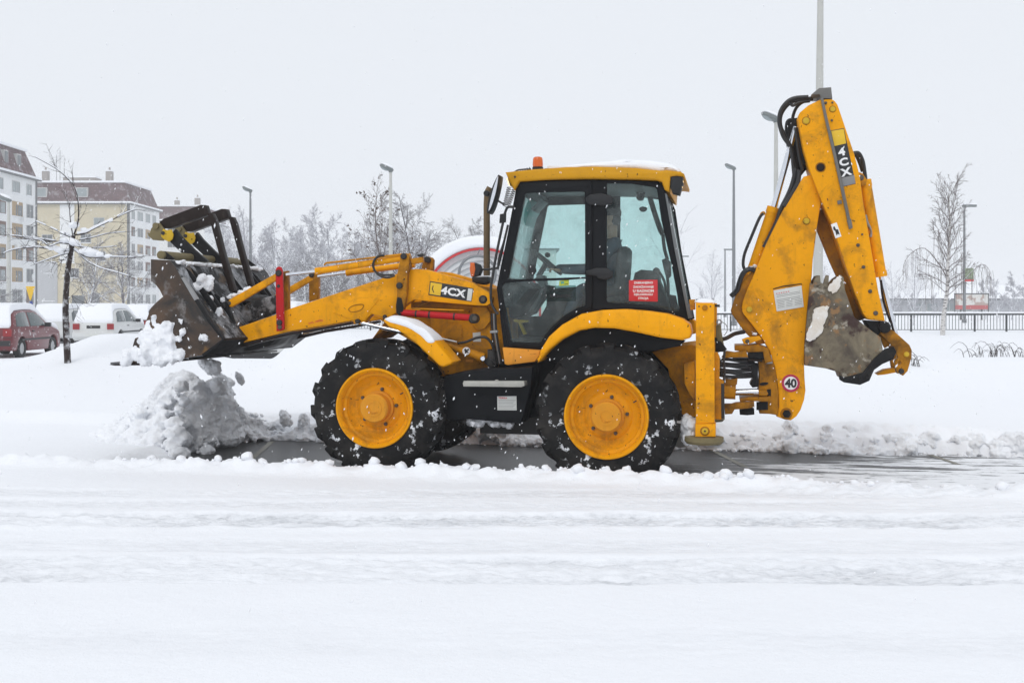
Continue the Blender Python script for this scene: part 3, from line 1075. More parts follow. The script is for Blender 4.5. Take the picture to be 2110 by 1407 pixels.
# shell: back, floor and lip swept across the width
prof = poly(R1([(478, 505), (520, 560), (560, 640), (672, 812), (785, 975), (886, 1105), (800, 1172), (728, 1226), (560, 1258), (300, 1292), (15, 1300)]), BY0)
inn = []
for i, (x, z) in enumerate(prof):
    a, b_ = prof[max(i - 1, 0)], prof[min(i + 1, len(prof) - 1)]
    dx, dz = b_[0] - a[0], b_[1] - a[1]
    l_ = math.hypot(dx, dz)
    inn.append((x + dz / l_ * .022, z - dx / l_ * .022))
t = NT('bucket_back')
frost = t.ramp(t.noise(3.4, 8, .70), .47, .70)
c = t.mix(frost, (.014, .014, .015), (.55, .57, .60))
c = t.mix(t.ramp(t.noise(5, 6, .6, t.map((1, 1, 1), loc=(3, 1, 8))), .56, .70), c, (.15, .10, .06))
t.bsdf(c, .65, 0, t.bump(t.noise(16, 5), .3, .01), spec=.35)
MATS['bucket_back'] = t.m
plate_xz('bucket_shell', [prof + inn[::-1]], BY0 + .031, BY1 - .031, 'bucket_back', mach, .003)
pl('bucket_edge_bar', R1([(566, 640), (582, 632), (690, 800), (668, 812)]), BY0 - .004, BY0 + .05, 'steel', bev=.003)
pl('bucket_edge_bar', R1([(668, 812), (690, 800), (800, 975), (892, 1100), (880, 1112), (778, 985)]), BY0 - .004, BY0 + .05, 'black_steel', bev=.003)
# cutting edge and heel bar
pl('heel_bar', R1([(722, 1222), (886, 1100), (892, 1116), (735, 1236)]), BY0 - .005, BY1, 'black_steel', bev=.004)
lip = R1([(15, 1300), (260, 1284), (420, 1272), (600, 1258), (600, 1272), (420, 1288), (240, 1306), (60, 1308)])
pl('cutting_edge', lip, BY0 - .006, BY1, 'brown_steel', bev=.003)
# back ribs
for yy in (-.98, -.86, -.10, .02, .62, .74):
    d0 = L(R1([(520, 560)])[0], BY0)
    rb = poly(R1([(505, 545), (560, 590), (660, 720), (760, 860), (742, 905), (672, 812), (560, 640)]), BY0)
    plate_xz('back_rib', [rb], yy, yy + .022, 'black_steel', mach, .003)
# roll tube on the top edge with its end lug
TY = -1.0
pl('roll_lug', R1([(393, 455), (412, 432), (440, 436), (510, 490), (500, 502), (400, 492)]), -1.10, -1.07, 'black_steel', bev=.004)
tube_p = R1([(425, 466)])[0]
a = L3(tube_p, -1.10)
MB().tube([(a.x, -1.14, a.z), (a.x, 1.05, a.z)], .045, 16).build('roll_tube', 'tan_mud', mach)
pl('roll_lug', R1([(393, 455), (412, 432), (440, 436), (510, 490), (500, 502), (400, 492)]), 1.0, 1.03, 'black_steel', bev=.004, ref=-1.10)
# flip-over forks
def fork(y):
    P = lambda pts: poly(R1(pts), -.46)
    f_ = plate_xz('pallet_fork', [P([(400, 214), (432, 188), (715, 82), (750, 84), (768, 140), (770, 155), (480, 262), (440, 262), (412, 246)])], y, y + .10, 'brown_steel', mach, .006)
    plate_xz('shank', [P([(765, 142), (800, 146), (822, 190), (880, 420), (972, 735), (960, 752), (932, 740), (845, 430), (778, 185)])], y + .005, y + .095, 'brown_steel', f_, .006)
    plate_xz('hook', [P([(345, 268), (378, 224), (412, 222), (442, 262), (470, 320), (436, 358), (362, 352), (328, 322), (320, 296), (338, 302)])], y - .03, y + .0, 'tan_mud', f_, .006)
    x, z = P([(390, 245)])[0]
    MB().tube([(x, y - .06, z), (x, y + .12, z)], .036, 14).build('pin', 'tan_mud', f_)
    plate_xz('lug', [P([(428, 300), (445, 268), (475, 278), (508, 272), (522, 312), (515, 345), (490, 366), (455, 352), (428, 325)])], y - .045, y - .03, 'lug_yellow', f_, .004)
    x, z = P([(445, 300)])[0]
    MB().tube([(x, y - .056, z), (x, y - .03, z)], .022, 10).build('bolt', 'dark_metal', f_)
    plate_xz('lever', [P([(470, 340), (520, 268), (560, 320), (660, 420), (768, 510), (742, 520), (650, 512), (560, 440), (490, 372)])], y - .005, y + .06, 'black_steel', f_, .006)
    return f_
fork(-.46)
fork(.07)
# attachment plates at the arm ends
ap = pl('quick_hitch', R1([(800, 765), (830, 762), (918, 830), (962, 960), (1008, 1098), (985, 1150), (935, 1196), (880, 1200), (848, 1180), (890, 1110), (870, 950), (830, 850)]), -.68, -.62, 'black_steel', bev=.008)
disc('pin', R1([(885, 850)])[0], -.68, .035, .02, 'dark_metal', ap)
disc('pin', R1([(965, 1078)])[0], -.68, .04, .02, 'dark_metal', ap)
mirror_arm(ap, SH)
pl('hitch_web', R1([(990, 880), (1100, 820), (1280, 770), (1300, 900), (1010, 1010)]), -.3, -.22, 'bucket_back', bev=.006)
pl('hitch_web', R1([(1000, 1130), (1200, 1080), (1340, 1060), (1240, 1150), (1100, 1195), (960, 1195)]), -.30, .45, 'black_steel', bev=.01)
rodp = L3(R1([(1120, 800)])[0], .1)
MB().tube([(rodp.x, -.5, rodp.z), (rodp.x, .45, rodp.z)], .05, 12).build('cross_tube', 'black_steel', mach)

# ------------------------------------------------------------------ mudguards, step box
fm = R3([(828, 795), (845, 772), (905, 768), (1040, 812), (1180, 892), (1290, 968), (1385, 1075), (1462, 1168), (1440, 1190), (1380, 1214), (1340, 1205), (1265, 1130), (1150, 1020), (1050, 940), (960, 880), (880, 850)])
pl('front_mudguard', fm, -1.17, -.78, 'yellow_clean', bev=.024, smooth=60)
pl('front_mudguard', fm, .78, 1.17, 'yellow_clean', bev=.024, smooth=60, ref=-1.17)
rfm = R6([(62, 470), (84, 378), (150, 272), (250, 182), (400, 98), (560, 69), (720, 62), (900, 76), (1050, 97), (1170, 136), (1226, 178), (1242, 240), (1226, 284), (1170, 300), (1000, 280), (800, 236), (650, 210), (500, 205), (380, 226), (250, 292), (150, 372), (75, 462)])
pl('rear_mudguard', rfm, -1.19, -.72, 'yellow_clean', bev=.028, smooth=60)
pl('rear_mudguard', rfm, .72, 1.19, 'yellow_clean', bev=.028, smooth=60, ref=-1.19)
pl('mudguard_liner', R6([(130, 420), (250, 300), (380, 232), (500, 212), (650, 216), (800, 242), (1000, 286), (1190, 305), (1150, 345), (930, 385), (500, 420), (200, 470)]), -.98, -.72, 'black_frame', bev=.01)
pl('door_sill', R4([(168, 1272), (405, 1290), (400, 1325), (372, 1362), (200, 1384), (182, 1376)]), -.86, -.70, 'orange_panel', bev=.012)
sb = pl('step_box', R5([(1225, 556), (1330, 528), (1480, 506), (1975, 478), (1965, 640), (1905, 870), (1878, 962), (1812, 962), (1430, 925), (1275, 945), (1205, 900), (1200, 640)]), -.98, -.55, 'black_frame', bev=.02)
st_ = pl('step', R5([(1380, 618), (1388, 604), (1905, 606), (1908, 640), (1880, 652), (1385, 646)]), -1.14, -.97, 'step_alu', bev=.004)
teeth = MB()
for k in range(46):
    x0, z0 = L(R5([(1392 + k * 11.2, 603)])[0], -1.14)
    teeth.box((x0, -1.136, z0), (.010, .006, .014), Matrix.Rotation(RAD(45), 3, 'Y'))
teeth.build('serration', 'step_alu', st_, 0)['kind'] = 'stuff'
disc('tie_ring', R5([(1670, 606)])[0], -1.10, .022, .01, 'step_alu', st_)
nt = pl('notice_plate', R5([(1674, 730), (1838, 728), (1840, 849), (1676, 848)]), -.986, -.981, 'white_plate', bev=.001)
for k in range(7):
    pl('print_line', R5([(1684, 762 + k * 12), (1832 - (k % 3) * 10, 762 + k * 12), (1832 - (k % 3) * 10, 765 + k * 12), (1684, 765 + k * 12)]), -.9875, -.9865, 'print_grey', nt, bev=.0002)
decal_text('lettering', 'TERRA', R5([(1722, 744)])[0], -.9868, 3.6, 0, 'print_red', nt, .02, 1.25)
pl('chassis_side', [(1028, 742), (1112, 742), (1190, 690), (1300, 684), (1424, 716), (1424, 800), (1250, 850), (1090, 860), (1028, 850)], -.52, -.46, 'black_frame', bev=.01)
MB().b2(xf + .95, xr - .72, -.5, .5, .42, .66).build('belly_plate', 'dark_metal', mach, 0)

# ------------------------------------------------------------------ cab
CY = .74             # half width of the cab
CABO = R4([(286, 222), (740, 215), (1150, 226), (1186, 262), (1215, 330), (1262, 640), (1352, 1098), (1330, 1108), (1250, 1072), (1120, 1042), (980, 1030), (830, 1030), (720, 1046), (600, 1092), (500, 1172), (408, 1292), (176, 1272), (132, 900), (150, 800), (200, 560), (256, 262)])
DOOR_O = R4([(322, 300), (560, 293), (684, 291), (690, 300), (693, 1000), (684, 1010), (640, 1022), (560, 1070), (470, 1152), (412, 1236), (400, 1242), (238, 1236), (226, 1225), (200, 1090), (166, 890), (208, 832), (312, 312)])
REAR_O = R4([(826, 238), (980, 240), (1128, 262), (1142, 274), (1170, 470), (1236, 760), (1286, 1020), (1278, 1042), (1240, 1040), (1120, 1010), (1000, 998), (840, 990), (824, 980)])
cabf = plate_xz('cab_frame', [poly(CABO, -CY), poly(DOOR_O, -CY), poly(REAR_O, -CY)], -CY, -CY + .06, 'black_frame', mach, .010)
o = cabf.copy(); COL.objects.link(o); o.parent = mach; o.location = (0, 2 * CY - .06, 0)
# door frame lies proud of the cab side
DF_O = R4([(292, 232), (560, 228), (722, 227), (734, 240), (737, 1002), (728, 1026), (650, 1046), (588, 1084), (500, 1158), (414, 1276), (226, 1262), (205, 1250), (172, 1080), (146, 890), (160, 820), (262, 300)])
df_ = plate_xz('door', [poly(DF_O, -CY), poly(DOOR_O, -CY)], -CY - .025, -CY - .001, 'black_frame', mach, .008)
plate_xz('door_glass', [poly([(x, y) for x, y in DOOR_O], -CY)], -CY - .014, -CY - .008, 'cab_glass', df_, .001)
rg = plate_xz('rear_side_glass', [poly(REAR_O, -CY)], -CY + .016, -CY + .022, 'cab_glass', mach, .001)
plate_xz('side_glass', [poly(DOOR_O, -CY)], CY - .03, CY - .024, 'cab_glass', mach, .001)
plate_xz('side_glass', [poly(REAR_O, -CY)], CY - .03, CY - .024, 'cab_glass', mach, .001)
# glass rail in the door, hinges, lock
pl('door_rail', R4([(165, 846), (690, 828), (690, 838), (560, 848), (300, 856), (170, 866)]), -CY - .03, -CY - .015, 'black_frame', df_, bev=.004)
for pts in (R4([(694, 330), (720, 308), (790, 300), (850, 315), (868, 340), (860, 368), (800, 378), (716, 374), (695, 352)]),
            R4([(695, 790), (760, 770), (830, 772), (866, 795), (862, 828), (815, 846), (770, 838), (760, 820), (700, 815)])):
    h_ = pl('hinge', pts, -CY - .075, -CY - .02, 'cab_plastic', df_, bev=.014)
pl('door_lock', R4([(330, 762), (372, 756), (380, 790), (368, 812), (332, 806)]), -CY - .07, -CY - .02, 'cab_plastic', df_, bev=.01)
disc('speaker', R4([(205, 990)])[0], -CY + .05, .055, .02, 'cab_plastic', mach)
# front and rear screens (frames across the cab)
def across(name, pts, w, th, mat, y0=-CY + .06, y1=CY - .06):
    """bar across the cab following two photo points on the near plane"""
    q = poly(pts, -CY)
    return plate_xz(name, [q], y0, y1, mat, mach, .006)
across('screen_header', R4([(250, 262), (300, 236), (330, 262), (262, 300)]), 0, 0, 'black_frame')
across('screen_sill', R4([(150, 880), (205, 835), (330, 900), (240, 1010), (170, 1000)]), 0, 0, 'cab_plastic')
across('rear_header', R4([(1135, 232), (1190, 262), (1200, 330), (1150, 290)]), 0, 0, 'black_frame')
across('rear_sill', R4([(1270, 960), (1330, 1000), (1345, 1092), (1280, 1060)]), 0, 0, 'black_frame')
across('cab_floor', R4([(190, 1225), (400, 1230), (600, 1290), (900, 1290), (900, 1330), (300, 1330), (195, 1265)]), 0, 0, 'cab_plastic')
across('roof_lining', R4([(290, 228), (740, 220), (1150, 232), (1150, 248), (740, 236), (290, 246)]), 0, 0, 'cab_grey')
across('windscreen', R4([(262, 296), (268, 298), (168, 850), (160, 848)]), 0, 0, 'cab_glass')
across('rear_screen', R4([(1196, 330), (1202, 330), (1324, 1010), (1318, 1010)]), 0, 0, 'cab_glass')
# rear pillar strip with snow-bright rubber
pl('rear_trim', R4([(1192, 300), (1206, 306), (1270, 640), (1355, 1085), (1340, 1092), (1250, 640)]), -CY - .02, -CY + .02, 'cab_grey', bev=.006)

# roof
ROOF = R4([(186, 168), (260, 160), (355, 150), (560, 136), (750, 132), (1000, 140), (1165, 158), (1200, 154), (1290, 164), (1314, 178), (1312, 196), (1268, 190), (1228, 196), (1222, 262), (1220, 292), (1190, 278), (1172, 228), (1140, 218), (1000, 211), (750, 208), (480, 212), (274, 226), (256, 258), (242, 282), (222, 250), (206, 214)])
roof = pl('cab_roof', ROOF, -.80, .80, 'roof_yellow' if 'roof_yellow' in MATS else 'yellow', bev=.022, smooth=50)
painted('roof_yellow', (.62, .30, .010), .40, rough=.5)
roof.data.materials[0] = MATS['roof_yellow']
for (x, y) in ((248, 198),):
    disc('bolt', R4([(x, y)])[0], -.80, .012, .008, 'dark_metal', roof)
# work lamps
def work_lamp(pts, lens, y0, y1):
    a = pl('work_lamp', pts, y0, y1, 'cab_plastic', bev=.015)
    pl('lens', lens, y0 + .02, y1 - .02, 'lit_lamp', a, bev=.004)
work_lamp(R4([(1228, 182), (1270, 180), (1304, 200), (1308, 240), (1300, 262), (1286, 312), (1240, 300), (1226, 260)]), R4([(1286, 225), (1308, 222), (1302, 262), (1282, 266)]), -.78, -.62)
work_lamp(R4([(1228, 182), (1270, 180), (1304, 200), (1308, 240), (1300, 262), (1286, 312), (1240, 300), (1226, 260)]), R4([(1286, 225), (1308, 222), (1302, 262), (1282, 266)]), .55, .71)
work_lamp(R4([(200, 205), (232, 205), (238, 250), (216, 254)]), R4([(194, 206), (208, 205), (220, 252), (208, 252)]), -.70, -.54)
work_lamp(R4([(200, 205), (232, 205), (238, 250), (216, 254)]), R4([(194, 206), (208, 205), (220, 252), (208, 252)]), .5, .66)
bx_, bz_ = L(R4([(392, 147)])[0], -.45)
bc = MB().lathe([(0, .0), (.060, .0), (.058, .022), (0, .022)], (bx_, -.45, bz_ - .005), 'z', 24).build('beacon', 'cab_plastic', mach)
me = MB().lathe([(.052, .02), (.056, .04), (.052, .10), (.046, .118), (.028, .126), (0, .128)], (bx_, -.45, bz_), 'z', 24)
me.build('beacon_dome', 'amber_lens', bc, 60)
hose('beacon_cable', R4([(350, 150), (310, 150), (260, 158), (225, 190), (215, 230)]), -.5, .008)
# coiled cables, mirror and grab rail at the front corner
def coil(p, q, y, r, turns, parent=mach):
    a, b = L3(p, y), L3(q, y)
    d = b - a
    n = d.normalized()
    u = n.cross(Vector((0, 1, 0))).normalized()
    v = n.cross(u)
    pts = [a + d * (k / (turns * 8)) + (u * math.cos(k * PI / 4) + v * math.sin(k * PI / 4)) * r for k in range(turns * 8 + 1)]
    MB().tube(pts, .0045, 5).build('coiled_cable', 'rubber_hose', parent)
coil(R4([(212, 262)])[0], R4([(182, 385)])[0], -.70, .022, 9)
coil(R4([(248, 265)])[0], R4([(205, 380)])[0], -.74, .022, 9)
coil(R4([(350, 148)])[0], R4([(232, 180)])[0], -.72, .020, 8)
mir = pl('mirror', catmull(R4([(140, 186), (146, 200), (130, 290), (104, 380), (80, 424), (68, 410), (84, 320), (112, 240)]), 4), -.95, -.72, 'cab_plastic', bev=.012)
pl('mirror_glass', catmull(R4([(136, 200), (142, 205), (128, 290), (102, 376), (82, 412), (92, 350), (112, 270)]), 4), -.956, -.95, 'chrome', mir, bev=.002)
hose('mirror_arm', R4([(92, 305), (130, 340), (180, 372)]), [-.8, -.78, -.74], .010)
disc('mirror_joint', R4([(74, 304)])[0], -.86, .03, .06, 'cab_plastic')
hose('grab_rail', R4([(244, 388), (206, 388), (190, 412), (178, 460), (130, 690), (108, 820), (96, 900), (100, 990), (130, 1050), (144, 1056)]), -.80, .014)
pl('rail_box', R4([(152, 432), (188, 426), (186, 482), (148, 488)]), -.83, -.77, 'cab_plastic', bev=.01)
hose('wiper_cable', R4([(204, 500), (180, 600), (150, 700), (140, 780)]), -.76, .012)
pl('screen_strip', R4([(196, 500), (208, 500), (176, 650), (150, 760), (138, 750), (166, 630)]), -.72, -.70, 'cab_plastic', bev=.006)

# notices on the glass
rn = pl('red_notice', R4([(966, 848), (1146, 845), (1148, 983), (966, 979)]), -CY + .010, -CY + .014, 'print_red', bev=.0006)
for k, s_ in enumerate(('ZABRANJENO', 'ZADRŽAVANJE', 'U RADNOM', 'DJELOKRUGU', 'STROJA')):
    p_ = R4([(1057, 866 + k * 24.5)])[0]
    decal_text('lettering', s_, p_, -CY + .0085, 5.9 if 'Ž' not in s_ else 7.0, 0, 'print_white', rn, .030, 1.02, 1.02)
gn = pl('company_notice', R4([(446, 884), (632, 880), (632, 980), (446, 982)]), -CY - .0165, -CY - .0150, 'notice_grey' if 'notice_grey' in MATS else 'cab_grey', df_, bev=.0003)
glass_mat('notice_film', (.55, .64, .63), .2)
gn.data.materials[0] = MATS['notice_film']
decal_text('lettering', 'SMOLKOVIĆ', R4([(540, 944)])[0], -CY - .0172, 8.6, 0, 'print_black', gn, .030, 1.0)
decal_text('lettering', 'OBRT ZA PRIJEVOZ I USLUGE', R4([(540, 898)])[0], -CY - .0172, 3.0, 0, 'print_black', gn, .01, 1.25)
decal_text('lettering', 'GRAD - NISKOGRADNJA', R4([(532, 914)])[0], -CY - .0172, 3.0, 0, 'print_black', gn, .01, 1.25)
ys = pl('yellow_sticker', R4([(528, 852), (588, 845), (588, 880), (526, 884)]), -CY - .0175, -CY - .015, 'sticker_green' if 'sticker_green' in MATS else 'decal_yellow', df_, bev=.0003)
plain('sticker_green', (.42, .50, .03), .5)
ys.data.materials[0] = MATS['sticker_green']
pl('sticker_mark', R4([(536, 858), (556, 856), (556, 872), (548, 868), (540, 874)]), -CY - .0185, -CY - .0176, 'teal_visor', ys, bev=.0002)
pl('sticker_bar', R4([(560, 872), (582, 870), (582, 874), (560, 876)]), -CY - .0185, -CY - .0176, 'print_black', ys, bev=.0002)

# inside the cab
seat = pl('seat', R4([(905, 668), (930, 642), (962, 642), (976, 660), (972, 760), (960, 900), (945, 940), (700, 950), (680, 915), (700, 890), (880, 880), (890, 760)]), -.24, .24, 'seat_cloth', bev=.03, smooth=60, ref=0)
pl('seat_base', R4([(720, 955), (930, 950), (940, 1100), (900, 1240), (720, 1240)]), -.2, .2, 'cab_plastic', bev=.02, ref=0)
pl('rear_console', R4([(1000, 800), (1040, 780), (1150, 790), (1155, 850), (1200, 950), (1220, 1040), (1000, 1040), (960, 960)]), .05, .45, 'cab_plastic', bev=.03, ref=0)
hose('control_lever', R4([(1200, 930), (1190, 860), (1160, 800), (1140, 790)]), [-.3, -.3, -.3, -.3], .014)
disc('lever_knob', R4([(1140, 790)])[0], -.3, .035, .05, 'cab_plastic')
hose('control_lever', R4([(1215, 950), (1212, 860), (1195, 740)]), [-.35] * 3, .016)
pl('lever_grip', R4([(1172, 720), (1200, 708), (1228, 730), (1232, 820), (1205, 846), (1190, 800)]), -.4, -.3, 'cab_plastic', bev=.02)
pl('dashboard', R4([(170, 880), (330, 860), (450, 880), (440, 900), (360, 1010), (330, 1060), (250, 1090), (200, 1080)]), -.10, .52, 'cab_plastic', bev=.03, ref=-.1)
pl('column', R4([(380, 840), (400, 815), (440, 820), (450, 870), (420, 960), (370, 1050), (340, 1050), (400, 940), (410, 880)]), -.10, .10, 'cab_grey', bev=.02, ref=0)
pl('pedal', R4([(238, 1096), (330, 1100), (330, 1112), (284, 1118), (318, 1188), (300, 1192), (268, 1116), (240, 1108)]), -.30, -.22, 'lug_yellow', bev=.006)
pl('far_side_panel', R4([(455, 905), (690, 885), (700, 1060), (600, 1110), (500, 1200), (455, 1240), (235, 1238), (205, 1090), (330, 1075), (410, 1075), (445, 1010)]), .58, .62, 'cab_plastic', bev=.008)
pl('far_side_panel', R4([(830, 900), (1000, 905), (1180, 930), (1262, 945), (1284, 1050), (1120, 1030), (830, 1010)]), .58, .62, 'cab_plastic', bev=.008)
# steering wheel: tilted ring
sc = L3(R4([(450, 735)])[0], 0)
rx = MB()
ring = []
tilt = RAD(-40)
for k in range(33):
    a = 2 * PI * k / 32
    u, w = math.cos(a) * .20, math.sin(a) * .20
    ring.append((sc.x + u * math.cos(tilt), w, sc.z + u * math.sin(tilt)))
rx.tube(ring, .016, 8, False)
for k in (0, 11, 21):
    rx.tube([sc, ring[k]], .012, 6)
rx.tube([sc, (sc.x - .10, 0, sc.z - .16)], .03, 10)
rx.build('steering_wheel', 'cab_plastic', mach)
disc('steering_knob', R4([(455, 690)])[0], -.02, .028, .05, 'cab_plastic')
pl('sun_visor', R4([(330, 345), (345, 335), (352, 400), (330, 440), (312, 500), (300, 470), (310, 400)]), -.2, .35, 'teal_visor', bev=.006)
pl('visor_flap', R4([(346, 398), (412, 332), (430, 348), (368, 416)]), -.4, -.1, 'cab_grey', bev=.006)
hose('ceiling_bracket', R4([(1010, 268), (1040, 340), (1070, 270)]), .1, .012)
pl('radio_lamp', catmull(R4([(1012, 320), (1040, 298), (1062, 312), (1050, 342), (1020, 342)]), 3), .05, .15, 'cab_plastic', bev=.012)
pl('radio_lamp', catmull(R4([(1030, 396), (1050, 384), (1078, 392), (1066, 412), (1040, 414)]), 3), .3, .4, 'cab_plastic', bev=.012)
hose('inner_stay', R4([(1080, 265), (1120, 400), (1160, 520), (1180, 560)]), [.62, .62, .62, .62], .03)
hose('inner_stay', R4([(1180, 560), (1190, 650), (1210, 720)]), [.62, .62, .62], .02)

# ------------------------------------------------------------------ rear frame, stabilisers
pl('rear_frame', R6([(935, 390), (1100, 350), (1240, 332), (1300, 350), (1300, 880), (1230, 885), (1170, 870), (1090, 700), (1060, 520)]), -.62, .62, 'yellow_grimy', bev=.02)
pl('hose_cover', R7([(98, 735), (185, 715), (186, 1010), (140, 960), (105, 880)]), -.9, -.62, 'yellow_grimy', bev=.02)
stab = pl('stabiliser_leg', R6([(1272, 14), (1414, 14), (1416, 932), (1272, 938)]), -1.18, -.99, 'yellow', bev=.010)
pl('inner_leg', R6([(1268, 938), (1424, 938), (1424, 1036), (1268, 1036)]), -1.20, -.97, 'yellow', stab, bev=.010)
bl = disc('leg_bolt', R6([(1342, 52)])[0], -1.18, .027, .018, 'yellow_dark', stab)
disc('leg_eye', R6([(1342, 992)])[0], -1.20, .046, .012, 'yellow_dark', stab)
disc('leg_eye', R6([(1342, 992)])[0], -1.212, .030, .004, 'lug_yellow', stab)
disc('leg_eye', R6([(1342, 992)])[0], -1.216, .012, .006, 'dark_metal', stab, 4)
for q in (1297, 1384):
    disc('leg_hole', R6([(q, 42)])[0], -1.18, .008, .003, 'dark_metal', stab, 8)
px_, pz_ = L(R6([(1335, 1060)])[0], -1.1)
MB().lathe([(0, .03), (.12, .04), (.188, .03), (.19, -.01), (.17, -.035), (0, -.035)], (px_, -1.08, pz_), 'z', 28).build('stabiliser_pad', 'tan_mud', stab)
stab2 = copy_tree(stab, mach)
stab2.location = (0, 2.17, 0)
painted('pad_ice', (.42, .40, .37), .5, chips=False, rough=.8, dirt=(.2, .18, .15))
# far stabiliser pad standing on edge, caked
fx_, fz_ = L(R6([(1222, 985)])[0], .9)
MB().lathe([(0, -.03), (.17, -.03), (.21, -.01), (.21, .02), (0, .03)], (fx_ - .1, .95, fz_), 'y', 20).build('spare_pad', 'pad_ice', mach)
pl('leg_bracket', R7([(140, 272), (182, 270), (184, 345), (150, 348)]), -1.0, -.9, 'yellow_grimy', bev=.008)
pl('leg_top_cap', R7([(188, 268), (320, 268), (320, 300), (190, 300)]), -.98, -.86, 'dark_metal', bev=.008)
pl('side_lamp', R7([(326, 306), (362, 308), (364, 326), (330, 326)]), -1.1, -1.0, 'dark_metal', bev=.006)
pl('kingpost_rail', R7([(322, 655), (345, 655), (362, 690), (360, 850), (392, 862), (396, 1125), (372, 1142), (325, 1138)]), -.98, -.80, 'yellow_grimy', bev=.012)
pl('kingpost_rail_edge', R7([(372, 880), (396, 880), (398, 1128), (374, 1138)]), -.985, -.98, 'dark_metal', bev=.002)
hose('hose', R7([(398, 640), (392, 720), (398, 800), (388, 880)]), -.9, .012)
pl('hydraulic_tank', R7([(334, 460), (366, 440), (384, 560), (400, 640), (336, 660)]), -.7, -.5, 'tan_mud', bev=.012)
pl('bracket', R7([(330, 570), (372, 575), (415, 632), (395, 650), (330, 650)]), -.8, -.72, 'black_steel', bev=.008)
hose('ring_pin', R7([(352, 455), (342, 438), (350, 420), (368, 422), (374, 440), (362, 455)]), -.72, .008, 'steel')
hose('wire', R7([(372, 432), (405, 450), (418, 490), (400, 525), (390, 530)]), -.70, .004, 'steel')
hose('hose', R7([(325, 560), (400, 555), (470, 520), (540, 505)]), [-.7, -.55, -.3, -.2], .022)
# kingpost casting and slew rams
pl('slew_plate', R7([(470, 604), (560, 602), (640, 598), (715, 625), (745, 720), (690, 735), (675, 650), (560, 655), (470, 640)]), -.30, .30, 'yellow_greasy', bev=.012)
pl('slew_link', R7([(522, 560), (560, 545), (650, 535), (668, 560), (560, 598), (535, 590)]), -.32, -.25, 'yellow', bev=.010)
disc('pin', R7([(563, 574)])[0], -.32, .022, .01, 'bolt')
pl('kingpost', R7([(640, 700), (745, 700), (770, 800), (790, 960), (785, 1110), (720, 1100), (650, 1098), (655, 1000), (640, 960), (650, 830)]), -.24, .24, 'yellow_greasy', bev=.015)
pl('upper_arm', R7([(375, 690), (410, 645), (470, 655), (555, 645), (568, 690), (470, 692), (400, 695)]), -.5, -.3, 'yellow_greasy', bev=.012)
pl('block', R7([(568, 640), (690, 636), (690, 700), (568, 704)]), -.28, .2, 'black_steel', bev=.01)
pl('band', R7([(455, 700), (672, 705), (672, 722), (455, 718)]), -.3, .25, 'brown_steel', bev=.006)
pl('washer_plate', R7([(694, 680), (738, 672), (746, 735), (700, 738)]), -.262, -.25, 'steel', bev=.003)
disc('pin', R7([(713, 708)])[0], -.262, .014, .01, 'bolt')
for k, yy in enumerate((712, 735, 758, 782, 806, 826)):
    hose('slew_hose', R7([(365, yy - 6), (430, yy + (4 if k % 2 else -6)), (520, yy + 6), (612, yy - 4 + k)]), [-.55, -.42, -.34, -.2], .017)
pl('hose_manifold', R7([(585, 735), (640, 740), (640, 905), (600, 910), (580, 885), (600, 850)]), -.25, .1, 'black_steel', bev=.012)
sr = rod('slew_ram', R7([(385, 930)])[0], R7([(478, 935)])[0], -.35, .085, 'yellow_grimy', n=18)
pl('ram_cap', R7([(402, 845), (440, 852), (492, 840), (488, 885), (470, 900), (405, 900)]), -.42, -.25, 'yellow_dark', sr, bev=.012)
rod('rod', R7([(470, 943)])[0], R7([(645, 940)])[0], -.30, .034, 'chrome', sr, n=16)
pl('rod_eye', R7([(640, 925), (700, 930), (715, 955), (700, 972), (645, 968)]), -.34, -.25, 'yellow_greasy', sr, bev=.012)
pl('slot', R7([(705, 922), (734, 920), (734, 970), (706, 972)]), -.25, -.24, 'black_steel', bev=.003)
pl('lower_link', R7([(395, 1030), (450, 1030), (480, 1020), (612, 1015), (614, 1052), (560, 1062), (470, 1068), (452, 1100), (400, 1104)]), -.45, -.30, 'yellow_greasy', bev=.012)
pl('lower_plate', R7([(505, 990), (560, 980), (730, 975), (735, 1010), (560, 1008), (510, 1015)]), -.34, .2, 'yellow_greasy', bev=.010)
pl('lower_block', R7([(505, 1070), (612, 1062), (614, 1105), (560, 1110), (508, 1106)]), -.28, .22, 'black_steel', bev=.01)
pl('slot', R7([(628, 1012), (712, 1012), (712, 1070), (628, 1072)]), -.252, -.243, 'black_steel', bev=.003)
pl('slot', catmull(R7([(652, 880), (680, 870), (712, 872), (712, 884), (680, 894), (655, 890)]), 3), -.252, -.243, 'black_steel', bev=.003)

# ------------------------------------------------------------------ boom
BOOM = [(1600, 858), (1616, 864), (1630, 866), (1641, 858), (1650, 844), (1657, 824), (1660, 804), (1658, 780), (1657, 753), (1658, 711), (1664, 634), (1673, 568), (1675, 535), (1683, 473), (1688, 441), (1692, 419), (1682, 385), (1672, 360), (1656, 364), (1631, 401), (1609, 441), (1578, 504), (1553, 566), (1539, 597), (1530, 622), (1528, 634), (1531, 645), (1551, 671), (1568, 694), (1585, 722), (1596, 756), (1603, 796), (1605, 838)]
boom = pl('boom', BOOM, -.20, .20, 'yellow', bev=.014)
pl('boom_stiffener', [(1529, 640), (1552, 600), (1600, 690), (1657, 770), (1658, 800), (1604, 800), (1597, 756), (1586, 722), (1568, 693), (1551, 670), (1533, 648)], -.206, -.199, 'yellow', boom, bev=.003)
pl('boom_knuckle', R7([(442, 352), (470, 262), (520, 150), (588, 72), (622, 60), (614, 120), (560, 215), (528, 325), (545, 385), (620, 472), (690, 590), (640, 600), (540, 505), (448, 375)]), -.16, .16, 'yellow_dark', boom, bev=.014)
